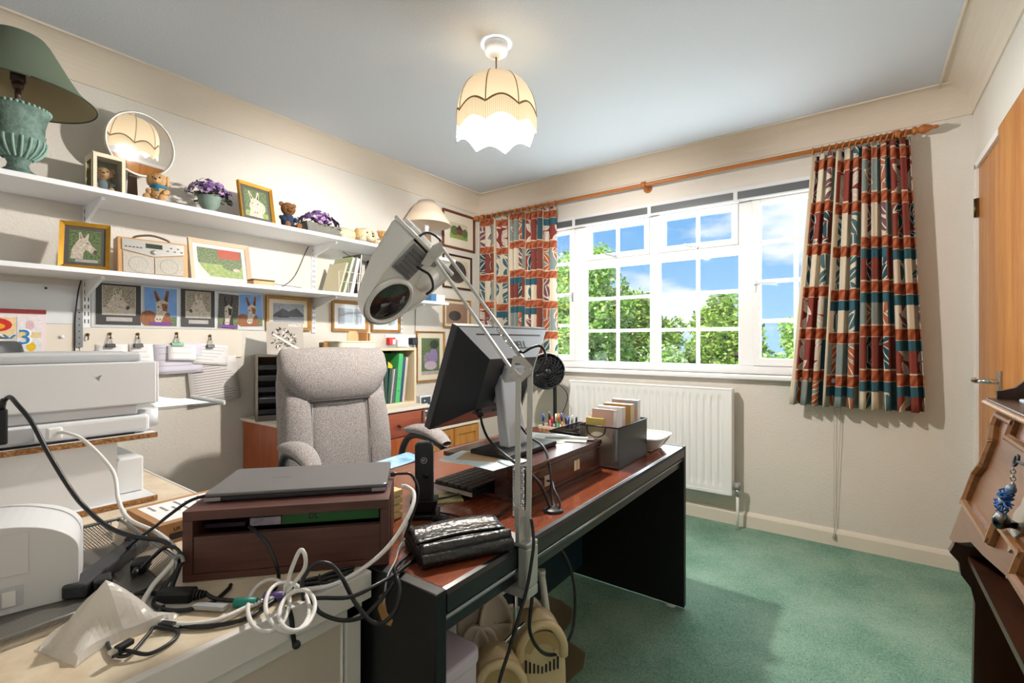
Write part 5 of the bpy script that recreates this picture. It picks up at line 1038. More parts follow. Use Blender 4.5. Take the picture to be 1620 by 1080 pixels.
mk('fall_front', MB().prism([(0.3725, 0.36), (-0.3725, 0.36), (-0.3725, 0.022), (-0.33, 0.03), (-0.27, 0.05), (-0.20, 0.078), (-0.10, 0.088), (0.05, 0.11), (0.15, 0.11), (0.22, 0.10), (0.28, 0.078), (0.33, 0.03), (0.3725, 0.022)], -0.026, -0.008, FB), m_oak, bu)
def mould(pts):
    for a, b in zip(pts[:-1], pts[1:]):
        a = Vector((*a, 0)); b = Vector((*b, 0)); d = (b - a); L = d.length; an = math.atan2(d.y, d.x); X = FB @ Matrix.Translation(a) @ Matrix.Rotation(an, 4, 'Z')
        mb = MB(); pr = [(-0.008, -0.008), (-0.008, 0.001), (-0.003, 0.007), (0.003, 0.007), (0.008, 0.001), (0.008, -0.008)]
        n = len(pr); mb.add([X @ Vector((-0.006, y, z)) for y, z in pr] + [X @ Vector((L + 0.006, y, z)) for y, z in pr], [(i, (i + 1) % n, n + (i + 1) % n, n + i) for i in range(n)] + [tuple(range(n)), tuple(range(2 * n - 1, n - 1, -1))])
        mk('moulding', mb, m_oakm, bu)
m_oakm = wood('pale_oak_moulding', '8f6238', '684020', 'y', 0.25, 10, coat=0.4)  # mouldings in a paler oak than the fall front
mould([(-0.325, 0.13), (-0.06, 0.13), (-0.06, 0.168), (0.11, 0.168), (0.11, 0.13), (0.325, 0.13)])
for q in (-1, 1): mould([(q * 0.325, 0.13), (q * 0.325, 0.20), (q * 0.295, 0.23), (q * 0.295, 0.285), (q * 0.325, 0.315), (q * 0.325, 0.342)])
mould([(-0.325, 0.342), (-0.19, 0.342), (-0.19, 0.312), (0.19, 0.312), (0.19, 0.342), (0.325, 0.342)])
mk('top', MB().box(2.985, 3.19, 0.79, 1.565, 1.0005, 1.018), m_oakd, bu, bev=0.003)
rp2 = MB()
for k in range(58): rp2.ell((2.983, 0.80 + k * 0.0132, 1.008), (0.006, 0.008, 0.006), nu=8, nv=5, rz=35)
mk('rope_edge', rp2, m_rope, bu)['kind'] = 'stuff'
mk('gallery', extr([(3.0, 1.0185), (3.19, 1.0185), (3.19, 1.07), (3.07, 1.068), (3.045, 1.062), (3.03, 1.045), (3.01, 1.038), (3.0, 1.036)], lambda a, b: (a, 1.54, b), lambda a, b: (a, 1.552, b)), m_oakd, bu)
mk('gallery', MB().box(3.17, 3.188, 0.80, 1.539, 1.0185, 1.068), m_oakd, bu)
mk('back_panel', MB().box(3.17, 3.184, 0.826, 1.529, 0.0, 0.995), m_oakd, bu)
mk('shelf', MB().box(2.975, 3.169, 0.826, 1.529, 0.335, 0.355), m_oak, bu, bev=0.002)
mk('shelf', MB().box(2.95, 3.169, 0.826, 1.529, 0.635, 0.65), m_oakd, bu)
esc = mk('escutcheon', MB().prism([(0.028 * (1 + 0.25 * math.cos(6 * a)) * math.cos(a), 0.05 * (1 + 0.18 * math.cos(6 * a + 1)) * math.sin(a)) for a in [2 * PI * i / 36 for i in range(36)]], -0.008, -0.0045, FB @ Matrix.Translation((0.02, 0.20, 0))), M('silver_fret', 'a89b8c', 0.35, 0.7), bu)
mk('knob', MB().lathe([(0.006, 0), (0.008, 0.008), (0.015, 0.016), (0.016, 0.022), (0.010, 0.028), (0, 0.03)], 18, FB @ Matrix.Translation((0.02, 0.19, -0.0045))), M('dark_steel_knob', '4a4a4c', 0.2, 1.0), esc)
ky = mk('key', MB().tube([tuple(FB @ Vector((0.045 + 0.009 * math.cos(a), 0.30 + 0.009 * math.sin(a), 0.03))) for a in [2 * PI * i / 14 for i in range(15)]], 0.0022, 6, sub=1).tube([FB @ Vector((0.054, 0.30, 0.03)), FB @ Vector((0.085, 0.30, 0.02)), FB @ Vector((0.09, 0.30, -0.006))], 0.0025, 6, sub=1), m_slot, bu)
kc = thing('key_charm', 'blue flower tassel charm hanging from the bureau key', 'key charm', tuple(FB @ Vector((0.04, 0.22, 0.02))), 0)
kX = Vector(FB @ Vector((0.040, 0.29, 0.03)))
chn = MB()
for k in range(7): chn.tube([(kX.x + 0.003 * math.cos(a) * (k % 2), kX.y + 0.003 * math.cos(a) * (1 - k % 2), kX.z - 0.006 * k - 0.004 + 0.0045 * math.sin(a)) for a in [2 * PI * i / 8 for i in range(9)]], 0.0009, 4, sub=1)
mk('chain', chn, m_chrome, kc)['kind'] = 'stuff'
m_bluef = M('blue_felt', '2f62a0', 0.9); zc = kX.z - 0.062; fc = Vector((kX.x - 0.008, kX.y, zc)); pt = MB()
fx = facing(tuple(fc), (0, -1, 0), (0.25, 0, 0.97))
for k in range(26):
    a = 2 * PI * k / 26 + 0.1 * math.sin(k * 5); l = 0.022 + 0.005 * math.sin(k * 3.3); pt.tube([fx @ Vector((0.004 * math.cos(a), 0.004 * math.sin(a), 0.002)), fx @ Vector((l * 0.6 * math.cos(a), l * 0.6 * math.sin(a), 0.008 * ((k % 3) - 0.6))), fx @ Vector((l * math.cos(a + 0.1), l * math.sin(a + 0.1), 0.004 * ((k % 4) - 1)))], lambda q: 0.0028 * (1 - 0.7 * q), 5, sub=2)
mk('petals', pt, m_bluef, kc)['kind'] = 'stuff'
mk('centre_bead', MB().ell((0, 0, 0.004), (0.007, 0.007, 0.006), X=fx), M('pale_bead', 'b6b1aa', 0.4), kc); mk('round_bead', MB().ell((0, 0.022, 0.0), (0.010, 0.009, 0.007), X=fx), M('slate_blue_bead', '5d7690', 0.4), kc); mk('round_bead', MB().ell((0.0, -0.028, 0.0), (0.011, 0.007, 0.006), X=fx), M('grey_bead', '8f8a86', 0.4), kc)
tag(mk('slim_laptop', MB().box(3.02, 3.16, 1.05, 1.46, 1.0185, 1.028), M('pale_silver', 'b8bfc6', 0.3, 0.5), bev=0.003), 'flat silver tablet lying on top of the oak bureau', 'tablet')
# ================================================================ THINGS ON THE MAIN DESK
m_rosew = wood('rosewood', '4a2420', '2e1414', 'y', 0.25, 14, coat=0.4)
m_dkgrey = M('dark_grey_plastic', '2b2e33', 0.4); m_sil2 = M('silver_stand_lit_top', 'b4bac2', 0.35, 0.3); m_key = M('key_black', '0e0f12', 0.45)
# ---- riser shelf with closed compartment
ri = thing('monitor_riser', 'dark rosewood monitor riser with keyboard bay on the desk', 'monitor stand', (1.86, 1.29, DT))
mk('base_board', MB().box(1.675, 2.023, 1.069, 1.519, DT, DT + 0.014), m_rosew, ri, bev=0.002); mk('top_board', MB().box(1.70, 2.023, 1.069, 1.519, 0.796, 0.810), m_rosew, ri, bev=0.002)
mk('compartment', MB().box(1.90, 2.018, 1.073, 1.515, DT + 0.0145, 0.7955), m_rosew, ri); mk('end_wall', MB().box(1.70, 1.8995, 1.505, 1.515, DT + 0.0145, 0.7955), m_rosew, ri)
mk('panel_bead', MB().tube([(2.0195, 1.085, 0.725), (2.0195, 1.085, 0.788), (2.0195, 1.505, 0.788), (2.0195, 1.505, 0.725), (2.0195, 1.085, 0.725)], 0.0012, 4, sub=1), M('worn_edge', '7a5a48', 0.4), ri)
m_ivory = M('ivory_switch', 'd9cba4', 0.4)
for y in (1.325, 1.345): mk('catch', MB().box(2.0181, 2.0205, y, y + 0.016, 0.742, 0.774), m_ivory, ri, bev=0.001)
mk('cable_socket', MB().box(2.0181, 2.021, 1.15, 1.178, 0.735, 0.765), m_silver, ri, bev=0.001)
# ---- monitor
mo = thing('monitor', 'black flat screen monitor seen from behind on the rosewood riser', 'monitor', (1.87, 1.215, 0.81))
BXm = facing((1.67, 1.285, 0.876), (0, 1, 0), (0.348, 0, 0.938)); HW, HH = 0.247, 0.342
mk('bezel', MB().box(-HW, HW, 0, HH, -0.026, 0.0, 0, BXm), m_dkgrey, mo, bev=0.003)
mk('screen', MB().box(-HW + 0.015, HW - 0.015, 0.02, HH - 0.015, -0.0275, -0.0262, 0, BXm), M('screen_glass', '0a0c10', 0.1), mo)
z1 = 0.062; a = [(-HW + 0.004, 0.004), (HW - 0.004, 0.004), (HW - 0.004, HH - 0.003), (-HW + 0.004, HH - 0.003)]; b = [(-HW + 0.115, 0.085), (HW - 0.115, 0.085), (HW - 0.115, HH - 0.085), (-HW + 0.115, HH - 0.085)]
mk('back_cover', MB().add([BXm @ Vector((*p, 0.0005)) for p in a] + [BXm @ Vector((*p, z1)) for p in b], [(0, 1, 5, 4), (1, 2, 6, 5), (3, 0, 4, 7), (4, 5, 6, 7), (0, 3, 2, 1)]), M('charcoal_back', '22252b', 0.38), mo)
mk('top_facet', MB().add([BXm @ Vector(p) for p in ((a[2][0], a[2][1], 0.0006), (a[3][0], a[3][1], 0.0006), (b[3][0], b[3][1], z1 + 0.0002), (b[2][0], b[2][1], z1 + 0.0002))], [(0, 1, 2, 3)]), m_sil2, mo)  # silver colour paints the window's reflection on the dark cover's upper facet
tl = math.hypot(0.082, z1); up = (Vector((0, 0.082, -z1))).normalized()
TFm = BXm @ Matrix(((1, 0, 0, 0), (0, up.y, -up.z, HH - 0.044), (0, up.z, up.y, z1 / 2), (0, 0, 0, 1)))
mk('vent_slot', MB().box(-0.17, 0.19, 0.026, 0.031, 0.0005, 0.0012, 0, TFm), m_key, mo)
lettering('DELL', 0.038, m_key, mo, wmat(mo).inverted() @ TFm @ Matrix.Translation((0.045, -0.008, 0.0016)))
mk('connector_bay', MB().box(-0.11, 0.12, 0.055, 0.084, 0.001, 0.05, 0, BXm), M('bay_grey', '5b636e', 0.45), mo, bev=0.003)
mk('stand_mount', MB().box(-0.05, 0.05, 0.10, 0.235, z1, z1 + 0.022, 0, BXm), m_sil2, mo, bev=0.006)
nk = MB(); P0 = [(1.80, 1.235, 0.97), (1.86, 1.225, 0.965)]
nk.add([(1.765, 1.235, 1.03), (1.765, 1.325, 1.03), (1.80, 1.235, 1.045), (1.80, 1.325, 1.045), (1.845, 1.165, 0.824), (1.845, 1.265, 0.824), (1.885, 1.165, 0.824), (1.885, 1.265, 0.824)], [(0, 1, 5, 4), (2, 3, 7, 6), (0, 2, 6, 4), (1, 3, 7, 5), (0, 1, 3, 2), (4, 5, 7, 6)])
mk('neck', nk, m_sil2, mo, bev=0.006)
mk('base', MB().box(1.795, 1.945, 1.085, 1.345, 0.8105, 0.826), m_key, mo, bev=0.004)
for k in range(3): mk('button', MB().box(-0.02 + 0.02 * k, -0.01 + 0.02 * k, 0.06, 0.066, 0.0505, 0.052, 0, BXm), m_key, mo)
def cable(nm, lab, pts, r, mat, cat='cable', parent=None, **k):
    o = mk(nm, MB().tube(pts, r, 8, **k), mat, parent)
    return o if parent else tag(o, lab, cat)
cable('video_cable', 'thick black video cable dropping from the monitor to the desk grommet', [(1.748, 1.191, 0.913), (1.774, 1.173, 0.877), (1.859, 1.105, 0.852), (1.975, 1.045, 0.83), (2.045, 1.075, 0.775), (2.07, 1.088, 0.72), (2.079, 1.09, 0.696)], 0.0042, m_blk)
cable('power_cable', 'black mains cable from the monitor stand into the grommet', [(1.823, 1.246, 0.93), (1.90, 1.235, 0.86), (1.985, 1.20, 0.835), (2.032, 1.16, 0.785), (2.06, 1.125, 0.72), (2.088, 1.098, 0.696)], 0.0038, m_blk)
cable('hub_cable', 'short black cable from the riser socket into the grommet', [(2.0212, 1.164, 0.75), (2.045, 1.15, 0.755), (2.07, 1.12, 0.745), (2.10, 1.10, 0.72), (2.097, 1.093, 0.696)], 0.003, m_blk)
tag(mk('cable_grommet', MB().lathe([(0.0, DT + 0.001), (0.020, DT + 0.001), (0.026, DT + 0.0005), (0.028, DT + 0.003), (0.022, DT + 0.007), (0.0, DT + 0.007)], 24, Matrix.Translation((2.087, 1.085, 0)), cap=False), m_blk), 'round black cable grommet in the desktop beside the riser', 'grommet')
tag(mk('cable_adaptor', MB().tube([(1.735, 1.19, 0.94), (1.752, 1.19, 0.905)], 0.012, 8, sub=1), m_blk), 'black plug end under the monitor back', 'plug')
# ---- keyboard
kb = thing('keyboard', 'black keyboard with silver edge sticking out of the riser', 'keyboard', (1.79, 1.24, DT + 0.014))
mk('body', MB().box(1.715, 1.875, 1.005, 1.45, 0.7145, 0.730), m_key, kb, bev=0.004); mk('trim', MB().box(1.7155, 1.8745, 1.003, 1.0048, 0.717, 0.728), m_alu, kb)
for i in range(6):
    for j in range(13):
        mk('key', MB().box(1.722 + i * 0.0248, 1.743 + i * 0.0248, 1.012 + j * 0.0215, 1.031 + j * 0.0215, 0.7305, 0.738), m_dkgrey, kb) if j < 9 else None
# ---- papers on the riser
def flat(label, c, w, h, rz, z, mat, nm='paper_sheet', cat='paper', th=0.0009, grp=None):
    t = mk(nm, MB().box(-w / 2, w / 2, -h / 2, h / 2, 0, th), mat); t.location = (c[0], c[1], z); t.rotation_euler = (0, 0, math.radians(rz)); return tag(t, label, cat, grp)
Z = 0.8105
flat('white letter sticking out from under the monitor base', (1.86, 1.055), 0.20, 0.14, 12, Z, m_paper, grp='papers on the riser')
flat('pale blue sheet at the bottom of the riser papers', (1.875, 1.06), 0.21, 0.15, -6, Z + 0.001, M('pale_blue_paper', 'cfdfe6', 0.8), grp='papers on the riser')
flat('brown envelope under the monitor base', (1.85, 1.07), 0.12, 0.09, 20, Z + 0.002, M('manila', 'c4a27c', 0.8), 'envelope', 'envelope', grp='papers on the riser')
flat('white card lying behind the monitor base', (1.85, 1.43), 0.17, 0.13, 8, Z, m_paper, grp='papers on the riser')
flat('green white leaflet on the end of the riser', (1.90, 1.44), 0.19, 0.09, 22, Z + 0.001, M('pale_green_paper', 'd3ddc8', 0.8), 'leaflet', grp='papers on the riser')
flat('dark edged white card at the far end of the riser', (1.93, 1.455), 0.17, 0.03, 25, Z + 0.002, M('grey_card2', '6d6f70', 0.8), 'card', 'card', grp='papers on the riser')
# ---- mesh file holder
def meshmat(name, col, pitch, open_=0.5):
    t = NT(name); b = t.n('BsdfPrincipled', {'Base Color': lin(col), 'Roughness': 0.4, 'Metallic': 0.5}); sp = t.n('SeparateXYZ', {0: t.n('TexCoord').outputs['Object']})
    u = t.math('ADD', sp.outputs[0], sp.outputs[1]); v = t.math('ADD', sp.outputs[2], t.math('MULTIPLY', sp.outputs[0], 0.37))
    a1 = t.math('PINGPONG', t.math('ADD', u, v), pitch); a2 = t.math('PINGPONG', t.math('SUBTRACT', u, v), pitch)
    h = t.math('MULTIPLY', t.math('GREATER_THAN', a1, pitch * (1 - open_)), t.math('GREATER_THAN', a2, pitch * (1 - open_)))
    m = t.n('MixShader', {0: h}); t.t.links.new(b.outputs[0], m.inputs[1]); t.t.links.new(t.n('BsdfTransparent').outputs[0], m.inputs[2]); return t.end(m.outputs[0])
m_bmesh = meshmat('black_wire_mesh', '23262b', 0.0022, 0.55); m_smesh = meshmat('silver_wire_mesh', '8e8c88', 0.0026, 0.62); m_bwire = M('black_wire', '1a1c20', 0.4, 0.4)
mh = thing('file_holder', 'black wire mesh file holder stuffed with cards on the desk', 'file holder', (1.99, 1.70, DT))
hx0, hx1, hy0, hy1, hz0, hz1 = 1.915, 2.065, 1.56, 1.836, DT + 0.006, 0.846
mk('base', MB().box(hx0, hx1, hy0, hy1, DT + 0.0005, hz0), m_bwire, mh, bev=0.002)
mk('side', MB().box(hx1 - 0.002, hx1, hy0, hy1, hz0, hz1), M('charcoal_sheet', '24272c', 0.35, 0.3), mh); mk('mesh_side', MB().box(hx0, hx0 + 0.0008, hy0, hy1, hz0, hz1), m_bmesh, mh)
mk('mesh_end', MB().box(hx0, hx1, hy0, hy0 + 0.0008, hz0, hz1), m_smesh, mh); mk('mesh_end', MB().box(hx0, hx1, hy1 - 0.0008, hy1, hz0, hz1), m_bmesh, mh)
mk('rim', MB().tube([(hx0, hy0, hz1), (hx1, hy0, hz1), (hx1, hy1, hz1), (hx0, hy1, hz1), (hx0, hy0, hz1)], 0.0028, 6, sub=1), m_bwire, mh)
mk('handle', MB().tube([(1.945, hy0 - 0.003, hz1 - 0.002), (1.95, hy0 - 0.006, hz1 - 0.025), (1.98, hy0 - 0.008, hz1 - 0.038), (2.01, hy0 - 0.006, hz1 - 0.028), (2.018, hy0 - 0.003, hz1 - 0.002)], 0.0022, 6), m_bwire, mh)
def upcard(label, nm, cat, x, y, w, d, h, mat, rx=0, rz=0, z=DT + 0.0065, face=None):
    t = thing(nm, label, cat, (x, y, z), rz, 'cards in the file holder', rx=rx)
    mk('block', MB().box(-w / 2, w / 2, -d / 2, d / 2, 0, h), mat, t, world=False, bev=0.001)
    if face: mk('cover', MB().box(-w / 2, w / 2, -d / 2 - 0.0012, -d / 2 - 0.0002, 0, h), face, t, world=False)
upcard('stack of white cards with pink edges at the front of the file holder', 'card_stack', 'cards', 1.985, 1.60, 0.085, 0.03, 0.195, m_paper, -6, face=M('pinkish_card', 'c9a79c', 0.7))
upcard('yellow notepad standing at the front corner of the file holder', 'notepad', 'notepad', 1.965, 1.575, 0.07, 0.012, 0.165, M('ochre_paper', 'd5bd6a', 0.7), -3)
upcard('white cards standing in the middle of the file holder', 'card_stack', 'cards', 1.99, 1.66, 0.10, 0.03, 0.20, m_paperb, -3)
upcard('cream box of notecards in the file holder', 'notecard_box', 'cards', 1.995, 1.725, 0.11, 0.035, 0.205, m_mag, 0, face=M('tan_card_edge', 'b98d52', 0.7))
upcard('blue floral patterned book standing in the file holder', 'book', 'book', 2.0, 1.785, 0.105, 0.03, 0.215, m_paper, 0, face=M('blue_floral', '8fa3b8', 0.6, col2='c98f6a', vscale=38))
tag(mk('round_card', MB().lathe([(0.0, 0), (0.058, 0), (0.058, 0.002), (0.0, 0.002)], 28, Matrix.Translation((1.982, 1.572, 0.765)) @ rotm(90, 0, 0).to_4x4() @ Matrix.Scale(1, 4), cap=False), M('cream_disc', 'e6d6bb', 0.7)), 'round cream card curled inside the mesh end of the file holder', 'card')
# ---- pale dish with a card
di = thing('dish_tray', 'pale grey flared dish at the far corner of the desk', 'tray', (2.02, 1.98, DT))
def dish(a, b):
    an = 2 * PI * a; sx = math.copysign(abs(math.cos(an)) ** 0.45, math.cos(an)); sy = math.copysign(abs(math.sin(an)) ** 0.45, math.sin(an)); k = 0.62 + 0.38 * b; return (2.01 + 0.095 * k * sx, 1.955 + 0.105 * k * sy, DT + 0.008 + 0.05 * b ** 1.3)
m_dish = M('pale_stoneware', 'cfcac2', 0.4); mk('bowl', MB().grid(dish, 40, 6).box(1.955, 2.065, 1.895, 2.015, DT + 0.006, DT + 0.009), m_dish, di, solid=0.003); mk('foot', MB().box(1.965, 2.055, 1.905, 2.005, DT, DT + 0.0055), m_dish, di); mk('rim', MB().tube([dish(i / 40, 1.0) for i in range(41)], 0.004, 6, sub=1), m_white, di)
flat('white card with a small printed block in the flared dish', (1.985, 1.93), 0.062, 0.075, 10, DT + 0.06, m_paper, 'card', 'card').rotation_euler = (math.radians(58), 0, math.radians(35))
tag(mk('note_block', MB().box(1.945, 2.01, 1.862, 1.885, DT + 0.0005, DT + 0.055), m_paperb, bev=0.001), 'small white note block leaning beside the flared dish', 'notepad')
# ---- pen basket
pb = thing('pen_basket', 'cream slatted basket full of pens near the window end of the desk', 'pen holder', (1.64, 1.94, DT))
px0, px1, py0, py1 = 1.55, 1.73, 1.84, 1.92
m_crpl = M('cream_plastic2', 'ddd3b4', 0.5)
mk('base', MB().box(px0, px1, py0, py1, DT + 0.0005, DT + 0.004), m_crpl, pb)
for z in (DT + 0.01, DT + 0.052): mk('rail', MB().box(px0, px1, py0, py0 + 0.004, z, z + 0.012).box(px0, px1, py1 - 0.004, py1, z, z + 0.012).box(px0, px0 + 0.004, py0 + 0.004, py1 - 0.004, z, z + 0.012).box(px1 - 0.004, px1, py0 + 0.004, py1 - 0.004, z, z + 0.012), m_crpl, pb)
for k in range(9): mk('slat', MB().box(px0 + 0.004 + k * 0.0205, px0 + 0.012 + k * 0.0205, py0 + 0.0042, py0 + 0.007, DT + 0.004, DT + 0.058), m_crpl, pb)
pcs = ['23272e', '2a4d9e', '1f3f78', 'c43a2e', '3a3f46', 'd8d8d8', '2f7d4a', 'e08a2a', '5a3d8a', '1d1f24', '3b63b5', 'b8b8b8']
pnames = ['black', 'bright blue', 'dark blue', 'red', 'charcoal', 'silver white', 'green', 'orange', 'purple', 'jet black', 'royal blue', 'light grey']
rnd = random.Random(9)
for k in range(12):
    x = px0 + 0.015 + k * 0.0135; y = py0 + 0.025 + 0.03 * ((k * 7) % 3) / 2; h = 0.095 + 0.035 * rnd.random(); tx = rnd.uniform(-8, 8)
    t = thing('pen', pnames[k] + ' pen standing in the cream basket', 'pen', (x, y, DT + 0.0045), 0, 'pens in the basket', rx=tx * 0.3, ry=tx)
    mk('barrel', MB().cyl((0, 0, 0), (0, 0, h * 0.7), 0.0048, n=8), M('pen_' + pcs[k], pcs[k], 0.35), t, world=False); mk('cap', MB().cyl((0, 0, h * 0.7), (0, 0, h), 0.0058, 0.0045, 8), M('pen_' + pcs[(k + 1) % 12], pcs[(k + 1) % 12], 0.35), t, world=False)
# ---- patterned tape disc and red pot behind
dc = thing('striped_disc', 'round multicoloured marbled disc standing behind the pen basket', 'paperweight', (1.83, 1.95, DT)); DX = Matrix.Translation((1.815, 1.955, 0.80)) @ facing((0, 0, 0), (0.8, 0.6, 0), (0, 0, 1))
def swirl():
    t = NT('multicolour_swirl'); v = t.n('TexCoord').outputs['Object']; n = t.n('TexNoise', {'Vector': v, 'Scale': 26.0, 'Distortion': 2.5}).outputs[0]
    c = t.ramp(n, [(0.30, 'e7e2da'), (0.40, 'c8642a'), (0.46, 'efe9df'), (0.52, '5a6b94'), (0.57, 'e2c04a'), (0.62, 'efe9df'), (0.70, '8a3a5a')], True); b = t.n('BsdfPrincipled', {'Roughness': 0.15}); t.set(b.inputs['Base Color'], c); return t.end(b.outputs[0])
mk('disc', MB().lathe([(0.0, 0.016), (0.03, 0.015), (0.052, 0.008), (0.058, 0), (0.052, -0.008), (0, -0.012)], 32, DX, cap=False), swirl(), dc); mk('stand', MB().box(1.785, 1.845, 1.93, 1.98, DT, DT + 0.045), m_bwire, dc, bev=0.003)
tag(mk('red_pot', MB().lathe([(0.0, DT), (0.016, DT), (0.02, DT + 0.085), (0.014, DT + 0.095), (0, DT + 0.096)], 16, Matrix.Translation((1.765, 1.885, 0)), cap=False), M('red_plastic', 'd22a22', 0.4)), 'small red pot beside the pen basket', 'pot')
bk = thing('wire_basket', 'black wire mesh basket behind the riser', 'basket', (1.83, 1.75, DT))
for n_, d in (('mesh_end', (1.76, 1.905, 1.60, 1.601)), ('mesh_end', (1.76, 1.905, 1.839, 1.84)), ('mesh_side', (1.76, 1.761, 1.60, 1.84)), ('mesh_side', (1.904, 1.905, 1.60, 1.84))): mk(n_, MB().box(*d, DT + 0.001, 0.80), m_bmesh, bk)
mk('rim', MB().tube([(1.76, 1.60, 0.80), (1.905, 1.60, 0.80), (1.905, 1.84, 0.80), (1.76, 1.84, 0.80), (1.76, 1.60, 0.80)], 0.0025, 6, sub=1), m_bwire, bk); mk('base', MB().box(1.762, 1.903, 1.602, 1.838, DT + 0.0005, DT + 0.003), m_bwire, bk)
# ---- cordless phone
ph = thing('cordless_phone', 'dark grey cordless phone upright in its black cradle', 'phone', (1.835, 0.862, DT), 42)
mk('cradle', MB().prism(rrect(0.078, 0.075, 0.012), 0.0, 0.012, frame((0, 0, 0))).add([(sx * w, sy * d, z) for z, w, d in ((0.0122, 0.026, 0.02), (0.045, 0.036, 0.026)) for sx, sy in ((-1, -1), (1, -1), (1, 1), (-1, 1))], [(0, 3, 2, 1), (4, 5, 6, 7), (0, 1, 5, 4), (1, 2, 6, 5), (2, 3, 7, 6), (3, 0, 4, 7)]), m_key, ph, world=False, bev=0.003)
hX = frame((0, 0, 0.04), 4, 0, 0)
hs = mk('handset', MB().prism(rrect(0.047, 0.155, 0.013, 5, 0, 0.0775), -0.011, 0.011, hX @ rotm(90, 0, 0).to_4x4()), M('slate_handset', '2c3035', 0.35), ph, world=False, bev=0.004)
mk('side_stripe', MB().box(0.0222, 0.0238, -0.006, 0.006, 0.012, 0.14, 0, hX), M('blue_grey_stripe', '7d97ad', 0.3), hs, world=False)
FPh = hX @ Matrix.Translation((0, -0.0114, 0)) @ rotm(90, 0, 0).to_4x4()
mk('logo_ring', MB().tube([FPh @ Vector((0.0075 * math.cos(a_), 0.108 + 0.0075 * math.sin(a_), 0.0003)) for a_ in [2 * PI * i / 20 for i in range(21)]], 0.0006, 4, sub=1), m_wpl, hs, world=False)
lettering('BT', 0.0075, m_wpl, hs, FPh @ Matrix.Translation((0, 0.108, 0.0006))); mk('button', MB().lathe([(0.008, 0), (0.008, 0.001), (0, 0.0012)], 18, FPh @ Matrix.Translation((0.004, 0.068, 0)), cap=False), m_key, hs, world=False)
yb = thing('peg_block', 'small cream ribbed block behind the phone', 'block', (1.775, 0.80, DT))
for k in range(4): mk('rib', MB().box(1.755, 1.80, 0.775 + k * 0.0, 0.82, DT + 0.0005 + k * 0.019, DT + 0.0165 + k * 0.019), M('cream_yellow', 'dfc98f', 0.6), yb, bev=0.003)
flat('yellow printed note pad on the desk beside the phone', (1.785, 0.985), 0.075, 0.10, -38, DT + 0.0005, M('pale_yellow_paper', 'd9d3a0', 0.8, col2='b5ad7c', vscale=25), 'note_pad', 'notepad', 0.004)
cable('keyboard_cable', 'thin black cable curling from the keyboard across the desk', [(1.83, 1.0, 0.718), (1.80, 0.985, 0.708), (1.787, 0.945, 0.7075), (1.81, 0.91, 0.7035), (1.849, 0.892, 0.7035), (1.90, 0.90, 0.7035), (1.945, 0.895, 0.703), (1.965, 0.872, 0.703)], 0.0024, m_blk)
cable('inline_cable', 'black cable with an in-line barrel beside the pouch', [(1.915, 0.80, 0.704), (1.93, 0.855, 0.704), (1.96, 0.90, 0.704), (1.99, 0.95, 0.704), (1.992, 1.0, 0.704), (1.98, 1.06, 0.704)], 0.003, m_blk)
tag(mk('cable_barrel', MB().cyl((1.893, 0.835, 0.71), (1.922, 0.862, 0.71), 0.009, 0.009, 12), m_key), 'black in-line cable barrel beside the phone cradle', 'cable barrel')
ub = thing('usb_plug', 'black and blue plug lying beside the pouch', 'plug', (1.93, 0.75, DT), 50)
mk('body', MB().box(-0.028, 0.01, -0.013, 0.013, 0.001, 0.018), m_key, ub, world=False, bev=0.004); mk('collar', MB().box(0.0105, 0.026, -0.011, 0.011, 0.003, 0.016), M('blue_grey_shell', '6b7fa0', 0.35, 0.4), ub, world=False, bev=0.002); mk('tip', MB().box(0.0265, 0.040, -0.007, 0.007, 0.006, 0.013), m_chrome, ub, world=False)
cable('thin_cable', 'thin pale grey wire looping down from the blue plug', [(1.895, 0.762, 0.722), (1.905, 0.752, 0.735), (1.916, 0.735, 0.712), (1.94, 0.69, 0.706), (1.985, 0.64, 0.706), (2.02, 0.59, 0.70), (2.03, 0.575, 0.66)], 0.0018, M('grey_wire', 'a9a9ac', 0.5))
# ---- leather pouch
m_leather = M('black_leather', '121214', 0.32, bump=0.35, bscale=90, spec=0.6)
pu = thing('leather_pouch', 'black leather roll pouch with stitched flap on the desk edge', 'pouch', (2.045, 0.765, DT), 62)
def sect(k0, k1, w): return [(-0.07, 0.004), (0.055, 0.003), (0.070, 0.010), (0.073, 0.022), (0.066, 0.034), (0.05, 0.040), (-0.055, 0.040), (-0.07, 0.032), (-0.074, 0.018)]
pr = [(-0.066, 0.001), (0.052, 0.001), (0.066, 0.006), (0.072, 0.017), (0.067, 0.029), (0.050, 0.035), (-0.055, 0.034), (-0.070, 0.026), (-0.074, 0.013)]
def exq(poly, x0, x1, mb):
    n = len(poly); mb.add([(x0, -a_, b_) for a_, b_ in poly] + [(x1, -a_, b_) for a_, b_ in poly], [(i, (i + 1) % n, n + (i + 1) % n, n + i) for i in range(n)], 0, True)
    o = len(mb.v) - 2 * n
    for f in (tuple(range(n)), tuple(range(2 * n - 1, n - 1, -1))): mb.f.append(tuple(o + i for i in f)); mb.mi.append(0); mb.sm.append(False)
    return mb
mk('body', exq(pr, -0.10, 0.10, MB()), m_leather, pu, world=False, bev=0.003)
mk('flap', MB().grid(lambda u_, v_: (-0.099 + 0.198 * u_, 0.076 - 0.098 * v_ + 0.012 * math.sin(PI * u_), 0.022 + 0.022 * min(1, v_ * 3.5) - 0.006 * v_ * (v_ > 0.5)), 20, 14), m_leather, pu, world=False, solid=0.004)
mk('roll_edge', MB().tube([(-0.098, -0.045, 0.032), (0.0, -0.047, 0.033), (0.098, -0.045, 0.032)], 0.013, 10), m_leather, pu, world=False)
